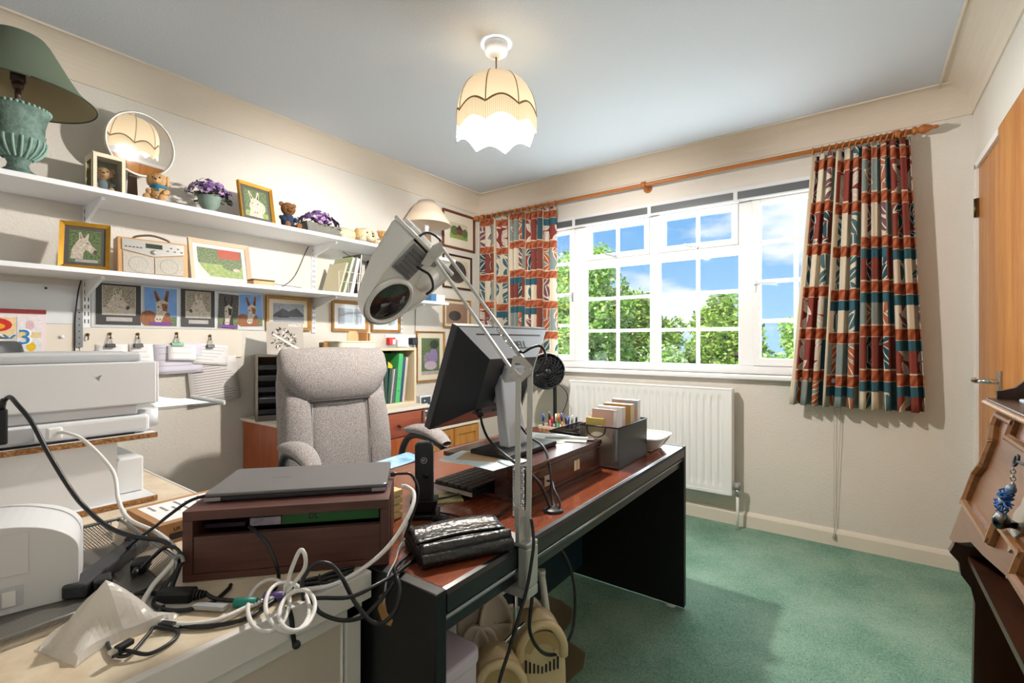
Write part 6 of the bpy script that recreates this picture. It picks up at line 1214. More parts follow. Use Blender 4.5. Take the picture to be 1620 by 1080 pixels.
mk('stitching', MB().tube([(-0.095, -0.004, 0.046), (-0.04, 0.001, 0.047), (0.03, 0.006, 0.047), (0.095, 0.0, 0.046)], 0.001, 4), M('pale_thread', '8d8a88', 0.7), pu, world=False)
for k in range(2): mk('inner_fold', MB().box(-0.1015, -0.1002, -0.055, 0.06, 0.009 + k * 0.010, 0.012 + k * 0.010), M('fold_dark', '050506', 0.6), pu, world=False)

# ---- magnifier lamp on the clamp
m_lwhite = M('lamp_enamel', 'efefee', 0.3, 0.1); m_larm = M('lamp_arm_metal', 'bdbdba', 0.3, 0.5)
ml = thing('magnifier_lamp', 'white clamp-on magnifier lamp with sprung arms at the desk edge', 'desk lamp', (2.14, 0.867, DT))
cy = 0.867
mk('clamp', MB().box(2.085, 2.168, cy - 0.022, cy + 0.022, DT + 0.0015, DT + 0.012).box(2.1435, 2.168, cy - 0.022, cy + 0.022, 0.615, DT + 0.001).box(2.10, 2.168, cy - 0.022, cy + 0.022, 0.592, 0.614), m_larm, ml, bev=0.003)
mk('clamp_screw', MB().cyl((2.122, cy, 0.49), (2.122, cy, 0.605), 0.005, n=10).cyl((2.122, cy - 0.04, 0.497), (2.122, cy + 0.035, 0.503), 0.003, n=8), m_chrome, ml)
mk('post_bracket', extr([(-0.024, DT + 0.012), (0.024, DT + 0.012), (0.022, 0.75), (0.012, 0.77), (-0.024, 0.79)], lambda a_, b_: (2.138, cy + a_, b_), lambda a_, b_: (2.148, cy + a_, b_)), m_larm, ml, bev=0.001)
E0 = Vector((2.143, 0.905, 1.075)); Rr = Vector((0.807, 0.590, 0))
def bar(p0, p1, w=0.010, d=0.006):
    p0 = Vector(p0); p1 = Vector(p1); q = (p1 - p0); X = Matrix.Translation(p0) @ q.to_track_quat('Z', 'X').to_matrix().to_4x4(); return MB().box(-d / 2, d / 2, -w / 2, w / 2, 0, q.length, 0, X)
for s in (-0.012, 0.010):
    sp = MB(); pts = []
    for i in range(161): pts.append((2.133 + s + 0.004 * math.cos(i * 1.2), cy - 0.004 + 0.004 * math.sin(i * 1.2), 0.76 + 0.11 * i / 160))
    sp.tube(pts, 0.0009, 4, sub=1); mk('spring', sp, m_chrome, ml)
EC = Vector((2.134, 0.873, 1.089)) ; k_ = 0.001414
def ep(du, dv, o=0.0): return EC + Rr * (du * k_) + Vector((0, 0, -dv * k_)) + Vector((0.59, -0.807, 0)) * o
eo = [(-19, 6), (-13, -21), (2, -20), (17, -4), (18, 4), (0, 21), (-6, 20)]; ei = [(-11, 0), (-10, -9), (-2, -8), (7, -1), (5, 3), (-1, 9), (-4, 8)]
pl = MB(); ne = len(eo); pl.add([ep(u_, v_, o) for o in (0.005, -0.005) for ring_ in (eo, ei) for u_, v_ in ring_], [(i, (i + 1) % ne, ne + (i + 1) % ne, ne + i) for i in range(ne)] + [(2 * ne + i, 2 * ne + (i + 1) % ne, 3 * ne + (i + 1) % ne, 3 * ne + i) for i in range(ne)] + [(i, (i + 1) % ne, 2 * ne + (i + 1) % ne, 2 * ne + i) for i in range(ne)] + [(ne + i, ne + (i + 1) % ne, 3 * ne + (i + 1) % ne, 3 * ne + i) for i in range(ne)])
mk('lower_arm', bar((2.132, cy - 0.008, 0.735), ep(-5, 14, -0.004), 0.012), m_larm, ml, bev=0.001); mk('lower_arm', bar((2.152, cy + 0.006, 0.715), ep(14, 2, -0.004), 0.012), m_larm, ml, bev=0.001)
mk('elbow_plate', pl, m_larm, ml)
for u_, v_ in ((-14, 8), (-4, 15), (14, 0)): mk('bolt', MB().cyl(ep(u_, v_, 0.009), ep(u_, v_, -0.008), 0.0042, n=10), m_chrome, ml)
J0 = Vector((1.945, 0.800, 1.362))
mk('upper_arm', bar(ep(2, -17, -0.004), J0 + Vector((0.008, 0.004, 0.010)), 0.013), m_larm, ml, bev=0.001); mk('upper_arm', bar(ep(-14, 4, -0.004), J0 + Vector((-0.010, -0.006, -0.012)), 0.013), m_larm, ml, bev=0.001)
sp = MB(); d0 = Vector((2.135, 0.874, 1.112)); d1 = Vector((2.06, 0.84, 1.205)); dd = (d1 - d0); e1 = dd.orthogonal().normalized(); e2 = dd.normalized().cross(e1)
sp.tube([d0 + dd * (i / 140) + e1 * 0.004 * math.cos(i * 1.2) + e2 * 0.004 * math.sin(i * 1.2) for i in range(141)], 0.0009, 4, sub=1); mk('spring', sp, m_chrome, ml)
Lc = Vector((1.829, 0.755, 1.245)); av = Vector((0.571, 0.417, 0.707)).normalized(); nv_ = Vector((0.875, 0.04, -0.652)); nv_ = (nv_ - av * nv_.dot(av)).normalized(); bv = nv_.cross(av).normalized()
HX = Matrix(((av.x, bv.x, nv_.x, Lc.x), (av.y, bv.y, nv_.y, Lc.y), (av.z, bv.z, nv_.z, Lc.z), (0, 0, 0, 1)))     # x towards the arm, z out of the lens
out = [(0.070 * math.cos(math.radians(t_)), 0.070 * math.sin(math.radians(t_))) for t_ in range(100, 261, 10)]
outline = out + [(0.05, -0.088), (0.14, -0.098), (0.15, -0.094), (0.15, 0.094), (0.14, 0.098), (0.05, 0.088)]
n_ = len(outline)
def back(x, y, q):       # q 0 rim .. 1 back face
    t_ = max(0.0, min(1.0, (x + 0.07) / 0.22)); dep = 0.030 + 0.062 * t_ ** 0.75; k = (1.0, 1.0, 0.985, 0.93, 0.80)[q]; zz = (0.0, -0.35, -0.72, -0.93, -1.0)[q]
    return HX @ Vector((x if x > 0.139 else x * k, y * (k if x <= 0.139 else k ** 0.4), dep * zz))
hb = MB(); vs = [back(x, y, q) for q in range(5) for x, y in outline]; vs.append(HX @ Vector((0.05, 0, -0.075)))
hb.add(vs, [(q * n_ + i, q * n_ + (i + 1) % n_, (q + 1) * n_ + (i + 1) % n_, (q + 1) * n_ + i) for q in range(4) for i in range(n_)] + [(4 * n_ + i, 4 * n_ + (i + 1) % n_, 5 * n_) for i in range(n_)], 0, True)
mk('head_shell', hb, m_lwhite, ml)
mk('lens_plate', MB().prism(outline, -0.012, -0.006, HX @ Matrix.Diagonal((0.97, 0.97, 1, 1))), m_lwhite, ml)
mk('lens_ring', MB().lathe([(0.056, -0.005), (0.056, 0.004), (0.062, 0.006), (0.067, -0.005)], 36, HX, cap=False), m_lwhite, ml)
mk('lens', MB().lathe([(0.0, 0.004), (0.03, 0.003), (0.056, -0.003)], 36, HX, cap=False), M('lens_glass', '3a3432', 0.05, 0.3, spec=0.9), ml)
mk('light_recess', MB().box(0.068, 0.142, 0.005, 0.078, -0.0055, -0.002, 0, HX), M('ribbed_grey', '8e8c92', 0.5), ml, bev=0.002)
for k in range(6): mk('louvre', MB().box(0.072 + k * 0.011, 0.077 + k * 0.011, 0.010, 0.072, -0.0019, 0.0006, 0, HX), M('louvre_grey', '6b6970', 0.5), ml)
mk('tube_cover', MB().lathe([(0.055, -0.004), (0.055, 0.0), (0.0, 0.004)], 28, HX @ Matrix.Translation((0.10, -0.048, -0.002)) @ Matrix.Diagonal((0.6, 0.55, 1, 1)), cap=False), m_white, ml)
mk('ballast_box', MB().box(0.1505, 0.160, -0.098, 0.098, -0.088, 0.003, 0, HX).box(0.1605, 0.172, -0.07, 0.07, -0.088, -0.052, 0, HX), m_lwhite, ml, bev=0.003)
mk('switch', MB().box(0.1725, 0.176, 0.03, 0.055, -0.08, -0.062, 0, HX), m_wpl, ml)
yk = HX @ Vector((0.160, -0.01, -0.035))
mk('yoke', MB().cyl(yk, J0 - Vector((0.01, 0.004, 0.03)), 0.009, n=12), m_larm, ml); mk('yoke_plate', MB().add([Vector(p) + o for o in (Vector((0.003, -0.004, 0)), Vector((-0.003, 0.004, 0))) for p in (J0 + Vector((-0.035, -0.02, -0.03)), J0 + Vector((-0.015, -0.009, -0.035)), J0 + Vector((0.014, 0.008, 0.0)), J0 + Vector((0.008, 0.004, 0.022)), J0 + Vector((-0.012, -0.006, 0.012)))], [(0, 1, 2, 3, 4), (9, 8, 7, 6, 5)] + [(i, (i + 1) % 5, 5 + (i + 1) % 5, 5 + i) for i in range(5)]), m_larm, ml)
mk('head_cable', MB().tube([J0 + Vector((0.01, 0.005, 0.0)), J0 + Vector((0.004, 0.0, 0.028)), J0 + Vector((-0.03, -0.01, 0.045)), J0 + Vector((-0.06, -0.02, 0.02)), J0 + Vector((-0.052, -0.02, -0.03)), J0 + Vector((-0.02, -0.008, -0.055)), J0 + Vector((-0.012, -0.004, -0.085)), J0 + Vector((-0.03, -0.008, -0.10))], 0.003, 8), m_blk, ml)
mk('elbow_cable', MB().tube([ep(-4, -28), ep(3, -26), ep(15, -33), (ep(29, -36)), ep(37, -26), ep(36, -12), ep(27, 2), ep(22, 6), ep(20, 14)], 0.003, 8), m_blk, ml)
mk('power_lead', MB().tube([(2.162, 0.87, 0.76), (2.168, 0.868, 0.735), (2.177, 0.857, 0.715), (2.178, 0.850, 0.688), (2.178, 0.830, 0.629), (2.172, 0.805, 0.572), (2.165, 0.783, 0.516), (2.160, 0.748, 0.44), (2.12, 0.76, 0.2), (2.08, 0.80, 0.01)], 0.0036, 8), m_blk, ml)
# ================================================================ THINGS ON THE WHITE SIDE DESK
m_chip = M('chipboard_edge', 'b98752', 0.9, col2='6e4526', vscale=130, bump=0.5, bscale=150); m_mel = M('white_melamine_panel', 'e4e5e7', 0.4)
ss = thing('desk_shelf_unit', 'white chipboard shelf unit under the printer', 'shelf unit', (0.95, 0.15, DT))
for z, nm in ((DT + 0.0005, 'bottom_board'), (0.879, 'top_board')):
    o = mk(nm, MB().box(0.70, 1.130, -0.25, 0.497, z, z + 0.0145), m_mel, ss); mk('raw_edge', MB().box(1.1302, 1.135, -0.25, 0.498, z + 0.0005, z + 0.014).box(0.70, 1.1302, 0.4972, 0.4985, z + 0.0005, z + 0.014), m_chip, o)
mk('front_panel', MB().box(1.095, 1.110, -0.25, 0.413, DT + 0.0155, 0.8785), m_mel, ss); mk('back_panel', MB().box(0.70, 0.715, -0.25, 0.495, DT + 0.0155, 0.8785), m_mel, ss)
tag(mk('white_carton', MB().box(0.80, 1.05, 0.425, 0.49, DT + 0.016, 0.815), m_wpl, bev=0.004), 'white box inside the right end of the shelf unit', 'box')
m_prn = M('printer_white', 'dfe0e2', 0.38); m_prn2 = M('printer_pale_grey', 'c9ccd0', 0.4)
pn = thing('printer', 'large white inkjet printer on the shelf unit in the left foreground', 'printer', (0.92, 0.15, 0.8935))
mk('lower_body', MB().box(0.72, 1.118, -0.25, 0.486, 0.897, 0.945), m_prn, pn, bev=0.01, seg=3); mk('shadow_foot', MB().box(0.74, 1.118, -0.24, 0.45, 0.8937, 0.8968), m_key, pn)  # black foot slab doubles as the shadow line under the printer
mk('middle_body', MB().box(0.73, 1.105, -0.25, 0.462, 0.9455, 0.974), m_prn, pn, bev=0.006); mk('upper_body', MB().box(0.70, 1.122, -0.25, 0.500, 0.9745, 1.094), m_prn, pn, bev=0.004)
mk('side_cover', MB().box(0.72, 1.118, 0.5002, 0.5065, 0.977, 1.092), m_wpl, pn, bev=0.002); mk('scanner_lid', MB().box(0.72, 1.112, -0.25, 0.470, 1.0945, 1.120), m_prn2, pn, bev=0.008, seg=3)
mk('corner_foot', MB().cyl((1.07, 0.492, 0.905), (1.07, 0.492, 0.955), 0.026, n=20), m_prn, pn); mk('output_tray', MB().box(0.80, 1.07, 0.487, 0.70, 0.946, 0.950), glass('clear_plastic_tray', 'eef1f3', 0.18, 0.1), pn)
mk('tray_lip', MB().box(0.80, 1.07, 0.70, 0.705, 0.944, 0.957), m_wpl, pn); mk('cable_port', MB().box(1.1225, 1.127, 0.02, 0.25, 0.905, 0.94), M('port_grey', 'a9acb0', 0.5), pn, bev=0.002)
tag(mk('printed_sheet', MB().grid(lambda a, b: (0.84 + 0.2 * a, 0.52 + 0.15 * b, 0.952 + 0.05 * (1 - b) ** 2 * (1 - a)), 8, 8), m_paper, solid=0.0005), 'curled white sheet in the printer output tray', 'paper')
mk('scuff_mark', MB().poly([(1.1224, 0.365, 1.055), (1.1224, 0.378, 1.062), (1.1224, 0.374, 1.053), (1.1224, 0.372, 1.045)]), M('scuff', '8a8a8e', 0.6), pn)
sc = thing('wipe_board_lamp', 'dark rounded scanner lamp rim behind the printer at the left edge', 'device', (0.35, 0.30, 1.0)) if False else None
hd = thing('headset_dish', 'dark grey rounded device with a silver rim behind the printer', 'device', (0.78, 0.12, 1.1205))
mk('dome', MB().lathe([(0.135, 0), (0.13, 0.022), (0.11, 0.038), (0.07, 0.048), (0, 0.051)], 32, Matrix.Translation((0.82, 0.14, 1.1205)), cap=False), m_dkgrey, hd); mk('rim', MB().tube([(0.82 + 0.118 * math.cos(2 * PI * i / 32), 0.14 + 0.118 * math.sin(2 * PI * i / 32), 1.1205 + 0.033) for i in range(33)], 0.004, 6, sub=1), m_silver, hd)
cable('usb_cable', 'long white cable running from the printer across the side desk to the laptop', [(1.142, 0.286, 0.925), (1.175, 0.30, 0.925), (1.22, 0.325, 0.905), (1.35, 0.344, 0.851), (1.425, 0.336, 0.80), (1.50, 0.335, 0.775), (1.62, 0.350, 0.768), (1.715, 0.348, 0.752), (1.748, 0.30, 0.722), (1.794, 0.273, 0.7065), (1.875, 0.291, 0.7065), (1.918, 0.332, 0.7065), (1.920, 0.390, 0.7065), (1.94, 0.45, 0.710), (1.985, 0.50, 0.715), (2.005, 0.563, 0.735), (2.02, 0.605, 0.767), (2.015, 0.654, 0.809), (1.99, 0.685, 0.831), (1.965, 0.688, 0.840), (1.955, 0.682, 0.841)], 0.0042, M('white_cable', 'e6e4e0', 0.45))
tag(mk('cable_plug', MB().box(1.1275, 1.15, 0.268, 0.297, 0.910, 0.938), m_wpl, bev=0.004), 'white cable plug in the side of the printer', 'plug')
m_wc = MATS['white_cable']
wl = thing('white_cable_coil', 'coiled white cable hanging over the front edge of the side desk', 'cable', (1.95, 0.41, 0.706))
W1 = [(1.986, 0.415, 0.707), (2.017, 0.390, 0.712), (2.034, 0.369, 0.716), (2.033, 0.356, 0.719), (2.017, 0.351, 0.719), (1.987, 0.356, 0.716), (1.946, 0.370, 0.712), (1.902, 0.392, 0.7075), (1.883, 0.409, 0.712), (1.876, 0.426, 0.716), (1.884, 0.439, 0.719), (1.905, 0.444, 0.719), (1.933, 0.440, 0.716), (1.963, 0.430, 0.712), (1.986, 0.415, 0.707)]
W2 = [(2.049, 0.414, 0.720), (2.070, 0.393, 0.723), (2.075, 0.378, 0.724), (2.062, 0.370, 0.723), (2.035, 0.370, 0.719), (1.997, 0.379, 0.714), (1.963, 0.390, 0.715), (1.940, 0.403, 0.720), (1.923, 0.420, 0.723), (1.919, 0.436, 0.724), (1.928, 0.449, 0.723), (1.949, 0.454, 0.719), (1.977, 0.451, 0.714), (2.013, 0.436, 0.715), (2.049, 0.414, 0.720)]
W3 = [(2.061, 0.368, 0.730), (2.036, 0.375, 0.728), (2.004, 0.391, 0.723), (1.973, 0.413, 0.718), (1.968, 0.426, 0.723), (1.974, 0.437, 0.727), (1.988, 0.443, 0.730), (2.008, 0.442, 0.730), (2.029, 0.436, 0.727), (2.046, 0.425, 0.723), (2.058, 0.411, 0.719), (2.075, 0.391, 0.724), (2.080, 0.375, 0.728), (2.072, 0.368, 0.730), (2.052, 0.369, 0.729)]
W4 = [(1.938, 0.437, 0.715), (1.968, 0.429, 0.760), (1.990, 0.432, 0.800), (2.008, 0.430, 0.803), (2.006, 0.434, 0.785), (1.984, 0.441, 0.760), (1.949, 0.434, 0.720)]
for w in (W1, W2, W3, W4): mk('cable_loop', MB().tube(w, 0.0034, 8), m_wc, wl)
mk('twist_tie', MB().tube([(1.952, 0.425, 0.718), (1.948, 0.433, 0.735), (1.962, 0.44, 0.728), (1.955, 0.43, 0.712)], 0.0012, 5), m_wpl, wl)

# ---- black cables, adaptors
ad = thing('power_adaptor', 'black power adaptor block at the left edge above the side desk', 'adaptor', (1.30, 0.15, 0.894))
mk('block', MB().box(1.262, 1.312, 0.10, 0.182, 0.935, 1.01), m_key, ad, bev=0.004)
mk('relief', MB().cyl((1.305, 0.172, 1.01), (1.318, 0.175, 1.03), 0.007, 0.005, 10), m_blk, ad)
mk('stand', MB().box(1.20, 1.312, 0.03, 0.16, DT + 0.001, 0.9345), m_prn, ad, bev=0.004)
cable('adaptor_cable', 'black cable sweeping down from the adaptor to the tray', [(1.318, 0.176, 1.028), (1.345, 0.180, 1.037), (1.388, 0.185, 1.024), (1.424, 0.200, 0.990), (1.463, 0.216, 0.934), (1.510, 0.237, 0.871), (1.530, 0.255, 0.832), (1.577, 0.280, 0.795), (1.615, 0.310, 0.775), (1.665, 0.345, 0.765), (1.725, 0.350, 0.745), (1.765, 0.325, 0.72), (1.785, 0.316, 0.712)], 0.0042, m_blk)
cable('laptop_lead', 'black lead running from the laptop down to the long adaptor', [(1.690, 0.418, 0.842), (1.675, 0.385, 0.835), (1.655, 0.355, 0.81), (1.62, 0.345, 0.785), (1.575, 0.33, 0.755), (1.550, 0.318, 0.733)], 0.0032, m_blk)
pbk = thing('long_adaptor', 'long black power bar lying in the mesh tray', 'adaptor', (1.59, 0.27, 0.705), -40)
mk('bar', MB().box(-0.11, 0.085, -0.018, 0.018, 0.002, 0.026), m_dkgrey, pbk, world=False, bev=0.004); mk('end_cap', MB().box(-0.135, -0.1105, -0.019, 0.019, 0.001, 0.030), m_key, pbk, world=False, bev=0.004)
for k, (x, y, rz, lab) in enumerate(((1.628, 0.318, -30, 'black plug lying against the upper end of the long adaptor'), (1.655, 0.255, -12, 'black plug lying below the long adaptor'))):
    t = thing('kettle_plug', lab, 'plug', (x, y, 0.708), rz, 'plugs by the mesh tray'); mk('body', MB().box(-0.022, 0.016, -0.013, 0.013, 0.0, 0.022), m_key, t, world=False, bev=0.004); mk('relief', MB().cyl((0.0165, 0, 0.011), (0.04, 0, 0.011), 0.008, 0.005, 10), m_blk, t, world=False)
cj = thing('cable_joiner', 'ribbed black cable connector pair in front of the brown box', 'connector', (1.79, 0.325, DT + 0.0005), 38)
mk('body', MB().box(-0.030, 0.028, -0.013, 0.013, 0.0, 0.020), m_key, cj, world=False, bev=0.004)
for k in range(4): mk('rib', MB().cyl((0.0285 + 0.005 * k, 0, 0.010), (0.032 + 0.005 * k, 0, 0.010), 0.009 - 0.001 * k, n=12), m_blk, cj, world=False)
cable('plug_lead', 'black lead from the lower plug to the ribbed connector', [(1.692, 0.247, 0.72), (1.715, 0.262, 0.715), (1.74, 0.295, 0.712), (1.765, 0.305, 0.712)], 0.004, m_blk)
cable('connector_lead', 'black lead with grey label from the connector to the green plug', [(1.825, 0.355, 0.711), (1.85, 0.36, 0.708), (1.893, 0.374, 0.712)], 0.0035, m_blk)
tag(mk('cable_label', MB().box(-0.028, 0.028, -0.006, 0.006, 0.0, 0.007), M('silver_label', 'b0b4b8', 0.4, 0.3)), 'silver grey label sleeve on the cable beside the connector', 'label')
bpy.context.scene.collection.objects[-1].location = (1.868, 0.345, 0.7035); bpy.context.scene.collection.objects[-1].rotation_euler = (0, 0, math.radians(30))
cable('swirl_cable', 'black cable swirling in front of the mesh tray', [(1.650, 0.310, 0.720), (1.680, 0.345, 0.760), (1.735, 0.350, 0.745), (1.765, 0.300, 0.708), (1.799, 0.295, 0.7045), (1.838, 0.315, 0.7045), (1.852, 0.352, 0.7045), (1.83, 0.388, 0.7045), (1.815, 0.40, 0.7045)], 0.0036, m_blk)
cable('long_black_cable', 'black cable curving across the side desk under the white cable', [(1.80, 0.300, 0.7045), (1.815, 0.289, 0.7045), (1.843, 0.285, 0.7045), (1.893, 0.30, 0.7045), (1.93, 0.33, 0.7045), (1.948, 0.367, 0.7045), (1.937, 0.403, 0.7045), (1.918, 0.455, 0.7045)], 0.0038, m_blk)
us = thing('usb_lead', 'coiled thin black usb lead lying on the side desk in front', 'cable', (1.87, 0.25, DT))
mk('lead', MB().tube([(1.863, 0.286, 0.7035), (1.843, 0.271, 0.7035), (1.813, 0.239, 0.7035), (1.837, 0.218, 0.7035), (1.887, 0.213, 0.705), (1.909, 0.225, 0.707), (1.878, 0.257, 0.709), (1.867, 0.268, 0.709), (1.894, 0.288, 0.7035), (1.917, 0.276, 0.7035), (1.926, 0.243, 0.7045), (1.904, 0.223, 0.711), (1.890, 0.212, 0.7035), (1.895, 0.222, 0.709)], 0.0028, 8), m_blk, us)
mk('plug', MB().box(-0.016, 0.012, -0.006, 0.006, 0, 0.009, 0, frame((1.872, 0.285, 0.7015), 0, 0, 25)), m_key, us, bev=0.002); mk('plug_tip', MB().box(0.0122, 0.022, -0.005, 0.005, 0.002, 0.007, 0, frame((1.872, 0.285, 0.7015), 0, 0, 25)), m_chrome, us)
mk('plug', MB().box(-0.010, 0.012, -0.0055, 0.0055, 0, 0.008, 0, frame((1.898, 0.223, 0.7135), 0, 0, -70)), m_key, us, bev=0.002); mk('plug_tip', MB().box(0.0122, 0.020, -0.0045, 0.0045, 0.002, 0.006, 0, frame((1.898, 0.223, 0.7135), 0, 0, -70)), m_chrome, us)
for col, lab, x, y, rz in (('1a8a7c', 'green round computer plug on the side desk', 1.905, 0.385, 40), ('6b5a9a', 'purple round computer plug on the side desk', 1.925, 0.425, 40)):
    t = thing('round_plug', lab, 'plug', (x, y, DT + 0.0005), rz, 'coloured plugs'); mk('grip', MB().cyl((-0.018, 0, 0.0078), (0.018, 0, 0.0078), 0.0075, 0.0075, 14), M('plug_' + col, col, 0.4), t, world=False); mk('collar', MB().cyl((0.0182, 0, 0.0078), (0.030, 0, 0.0078), 0.005, 0.005, 12), m_gold if col[0] == '6' else m_chrome, t, world=False)
cable('box_lead', 'black lead coming out of the brown box opening onto the side desk', [(1.800, 0.44, 0.795), (1.835, 0.44, 0.79), (1.86, 0.445, 0.775), (1.882, 0.448, 0.745), (1.880, 0.455, 0.715), (1.895, 0.44, 0.704), (1.91, 0.42, 0.704)], 0.0034, m_blk)
bn = thing('cable_bundle', 'black cable bundle tied with a clip in front of the brown box', 'cable', (1.94, 0.50, DT))
for k in range(6):
    o = 0.004 * (k - 2.5); mk('strand', MB().tube([(1.925 + o * 0.6, 0.455 - 0.2 * o, 0.706 + 0.004 * (k % 3)), (1.942 + o, 0.49 - o, 0.709 + 0.004 * (k % 3)), (1.95 + o, 0.52 - o, 0.708 + 0.004 * ((k + 1) % 3)), (1.957 + o, 0.56 - o, 0.708 + 0.004 * (k % 2))], 0.003, 6), m_blk, bn)
mk('tie', MB().tube([(1.938, 0.50, 0.705), (1.944, 0.497, 0.722), (1.956, 0.49, 0.718), (1.956, 0.488, 0.706)], 0.002, 5), m_key, bn)
cable('big_loop_cable', 'black cable making a tall loop over the front edge between the desks', [(1.980, 0.447, 0.708), (1.968, 0.450, 0.735), (1.984, 0.460, 0.764), (2.000, 0.480, 0.764), (2.015, 0.495, 0.740), (2.033, 0.508, 0.698), (2.055, 0.524, 0.665), (2.073, 0.537, 0.659), (2.083, 0.557, 0.676), (2.074, 0.575, 0.699), (2.054, 0.585, 0.715), (2.017, 0.612, 0.712), (1.985, 0.68, 0.706)], 0.0038, m_blk)
cable('cross_cable', 'black cable crossing the gap from the side desk to the leather pouch', [(1.972, 0.448, 0.709), (2.005, 0.467, 0.712), (2.040, 0.497, 0.712), (2.052, 0.541, 0.718), (2.037, 0.603, 0.712), (2.012, 0.66, 0.706), (1.99, 0.70, 0.705)], 0.0036, m_blk)
cable('sagging_cable', 'black cable sagging below the front edge of the side desk', [(1.962, 0.460, 0.707), (1.982, 0.463, 0.697), (1.992, 0.470, 0.680), (2.024, 0.489, 0.670), (2.046, 0.518, 0.671), (2.057, 0.550, 0.693), (2.045, 0.592, 0.708), (2.0, 0.65, 0.705)], 0.0036, m_blk)
tag(mk('cable_clip', MB().tube([(1.976, 0.42, 0.708), (1.9775, 0.425, 0.69), (1.9775, 0.428, 0.66), (1.9775, 0.43, 0.645)], 0.004, 8).ell((1.981, 0.432, 0.641), (0.007, 0.007, 0.007)), m_key), 'black cable tie hanging on the front edge of the side desk', 'cable tie')
tag(mk('tape_strip', extr([(1.986, 0.653), (2.000, 0.662), (2.004, 0.645), (2.009, 0.628), (2.027, 0.618), (2.020, 0.605), (1.997, 0.604), (1.982, 0.625)], lambda a, b: (a, 0.5985, b), lambda a, b: (a, 0.5995, b)), M('masking_tape', 'b98a55', 0.7, var=0.25, vscale=40)), 'torn strip of tan tape on the black desk end', 'tape')

# ---- brown box stand with laptop
RZB = 47.4; A0 = (1.725, 0.354, DT)
bs = thing('brown_box_stand', 'dark walnut open fronted box stand under the laptop', 'monitor stand', A0, RZB)
m_wal = wood('dark_walnut', '66403a', '43261f', 'x', 0.42, 10)
L1, D1, H1 = 0.374, 0.215, 0.132
mk('base', MB().box(0, L1, 0, D1, 0.0006, 0.013), m_wal, bs, world=False, bev=0.001); mk('top', MB().box(0, L1, 0, D1, H1 - 0.018, H1), m_wal, bs, world=False, bev=0.001)
for x in (0.0, L1 - 0.017): mk('side', MB().box(x, x + 0.017, 0.0005, D1, 0.0135, H1 - 0.0185), m_wal, bs, world=False)
mk('front_board', MB().box(0.0175, L1 - 0.0175, 0.002, 0.016, 0.0135, 0.083), m_wal, bs, world=False, bev=0.001); mk('back', MB().box(0.0175, L1 - 0.0175, D1 - 0.008, D1, 0.0135, H1 - 0.0185), m_key, bs, world=False)
mk('clear_tape', MB().box(L1 + 0.0002, L1 + 0.0008, 0.01, 0.07, 0.02, H1), glass('sticky_tape', 'e8dfd8', 0.12, 0.15), bs, world=False)
def inbox(label, x0, x1, z0, z1, y, mat, nm, tilt, cat='folder'):
    t = thing(nm, label, cat, tuple(wmat(bs) @ Vector((x0, y, z0))), RZB, 'contents of the brown box'); mk('sheet', MB().box(0, x1 - x0, 0, 0.10, 0, z1 - z0, 0, frame((0, 0, 0), 0, 0, 0)), mat, t, world=False); return t
gf = inbox('green folder lying inside the brown box', 0.165, 0.352, 0.0855, 0.1115, 0.03, M('dark_green_card', '2f6a38', 0.6), 'green_folder', 0)
lettering('DL', 0.016, m_key, gf, frame((0.06, -0.0006, 0.013), 90, 0, 0))
inbox('purple white envelope lying inside the brown box', 0.105, 0.162, 0.0845, 0.100, 0.035, M('mauve_paper', '8e86a8', 0.7, col2='cfc8d4', vscale=30), 'envelope', 0, 'envelope')
inbox('dark booklet at the left inside the brown box', 0.022, 0.095, 0.0845, 0.092, 0.04, M('dark_plum', '3d2a38', 0.5), 'booklet', 0, 'booklet')
lp = thing('laptop', 'closed grey laptop lying on the brown box stand', 'laptop', tuple(wmat(bs) @ Vector((0.018, 0.046, H1))), RZB + 0.5)
m_lap = M('gunmetal', '77767a', 0.32, 0.55); m_lap2 = M('gunmetal_dark', '3c4046', 0.35, 0.5)
mk('lower_case', MB().prism(rrect(0.348, 0.19, 0.010, 3, 0.174, 0.095), 0.002, 0.010), m_lap2, lp, world=False, bev=0.0015); mk('lid', MB().prism(rrect(0.350, 0.192, 0.010, 3, 0.174, 0.096), 0.0105, 0.0175), m_lap, lp, world=False, bev=0.002)
for x0, x1 in ((0.001, 0.03), (0.318, 0.347)): mk('hinge_cap', MB().box(x0, x1, -0.0015, 0.0, 0.003, 0.0102), M('bright_alu', 'b9bec6', 0.3, 0.7), lp, world=False)
for x in (0.03, 0.31): mk('foot', MB().box(x, x + 0.02, 0.02, 0.17, 0.0, 0.0018), m_key, lp, world=False)
fm = MB()
for k in range(5): fm.box(0.10 + k * 0.008, 0.105 + k * 0.008, 0.095, 0.101 + 0.002 * (k % 2), 0.0176, 0.0178)
mk('faint_logo', fm, M('faint_logo', '5f5e62', 0.3, 0.5), lp, world=False)['kind'] = 'stuff'
cable('laptop_power', 'black plug and lead in the right side of the laptop', [tuple(wmat(lp) @ Vector(p)) for p in ((0.352, 0.10, 0.009), (0.375, 0.10, 0.010), (0.40, 0.095, 0.006), (0.415, 0.08, -0.03), (0.40, 0.06, -0.08), (0.385, 0.045, -0.118))], lambda q: 0.0055 if q < 0.12 else 0.0032, m_blk)

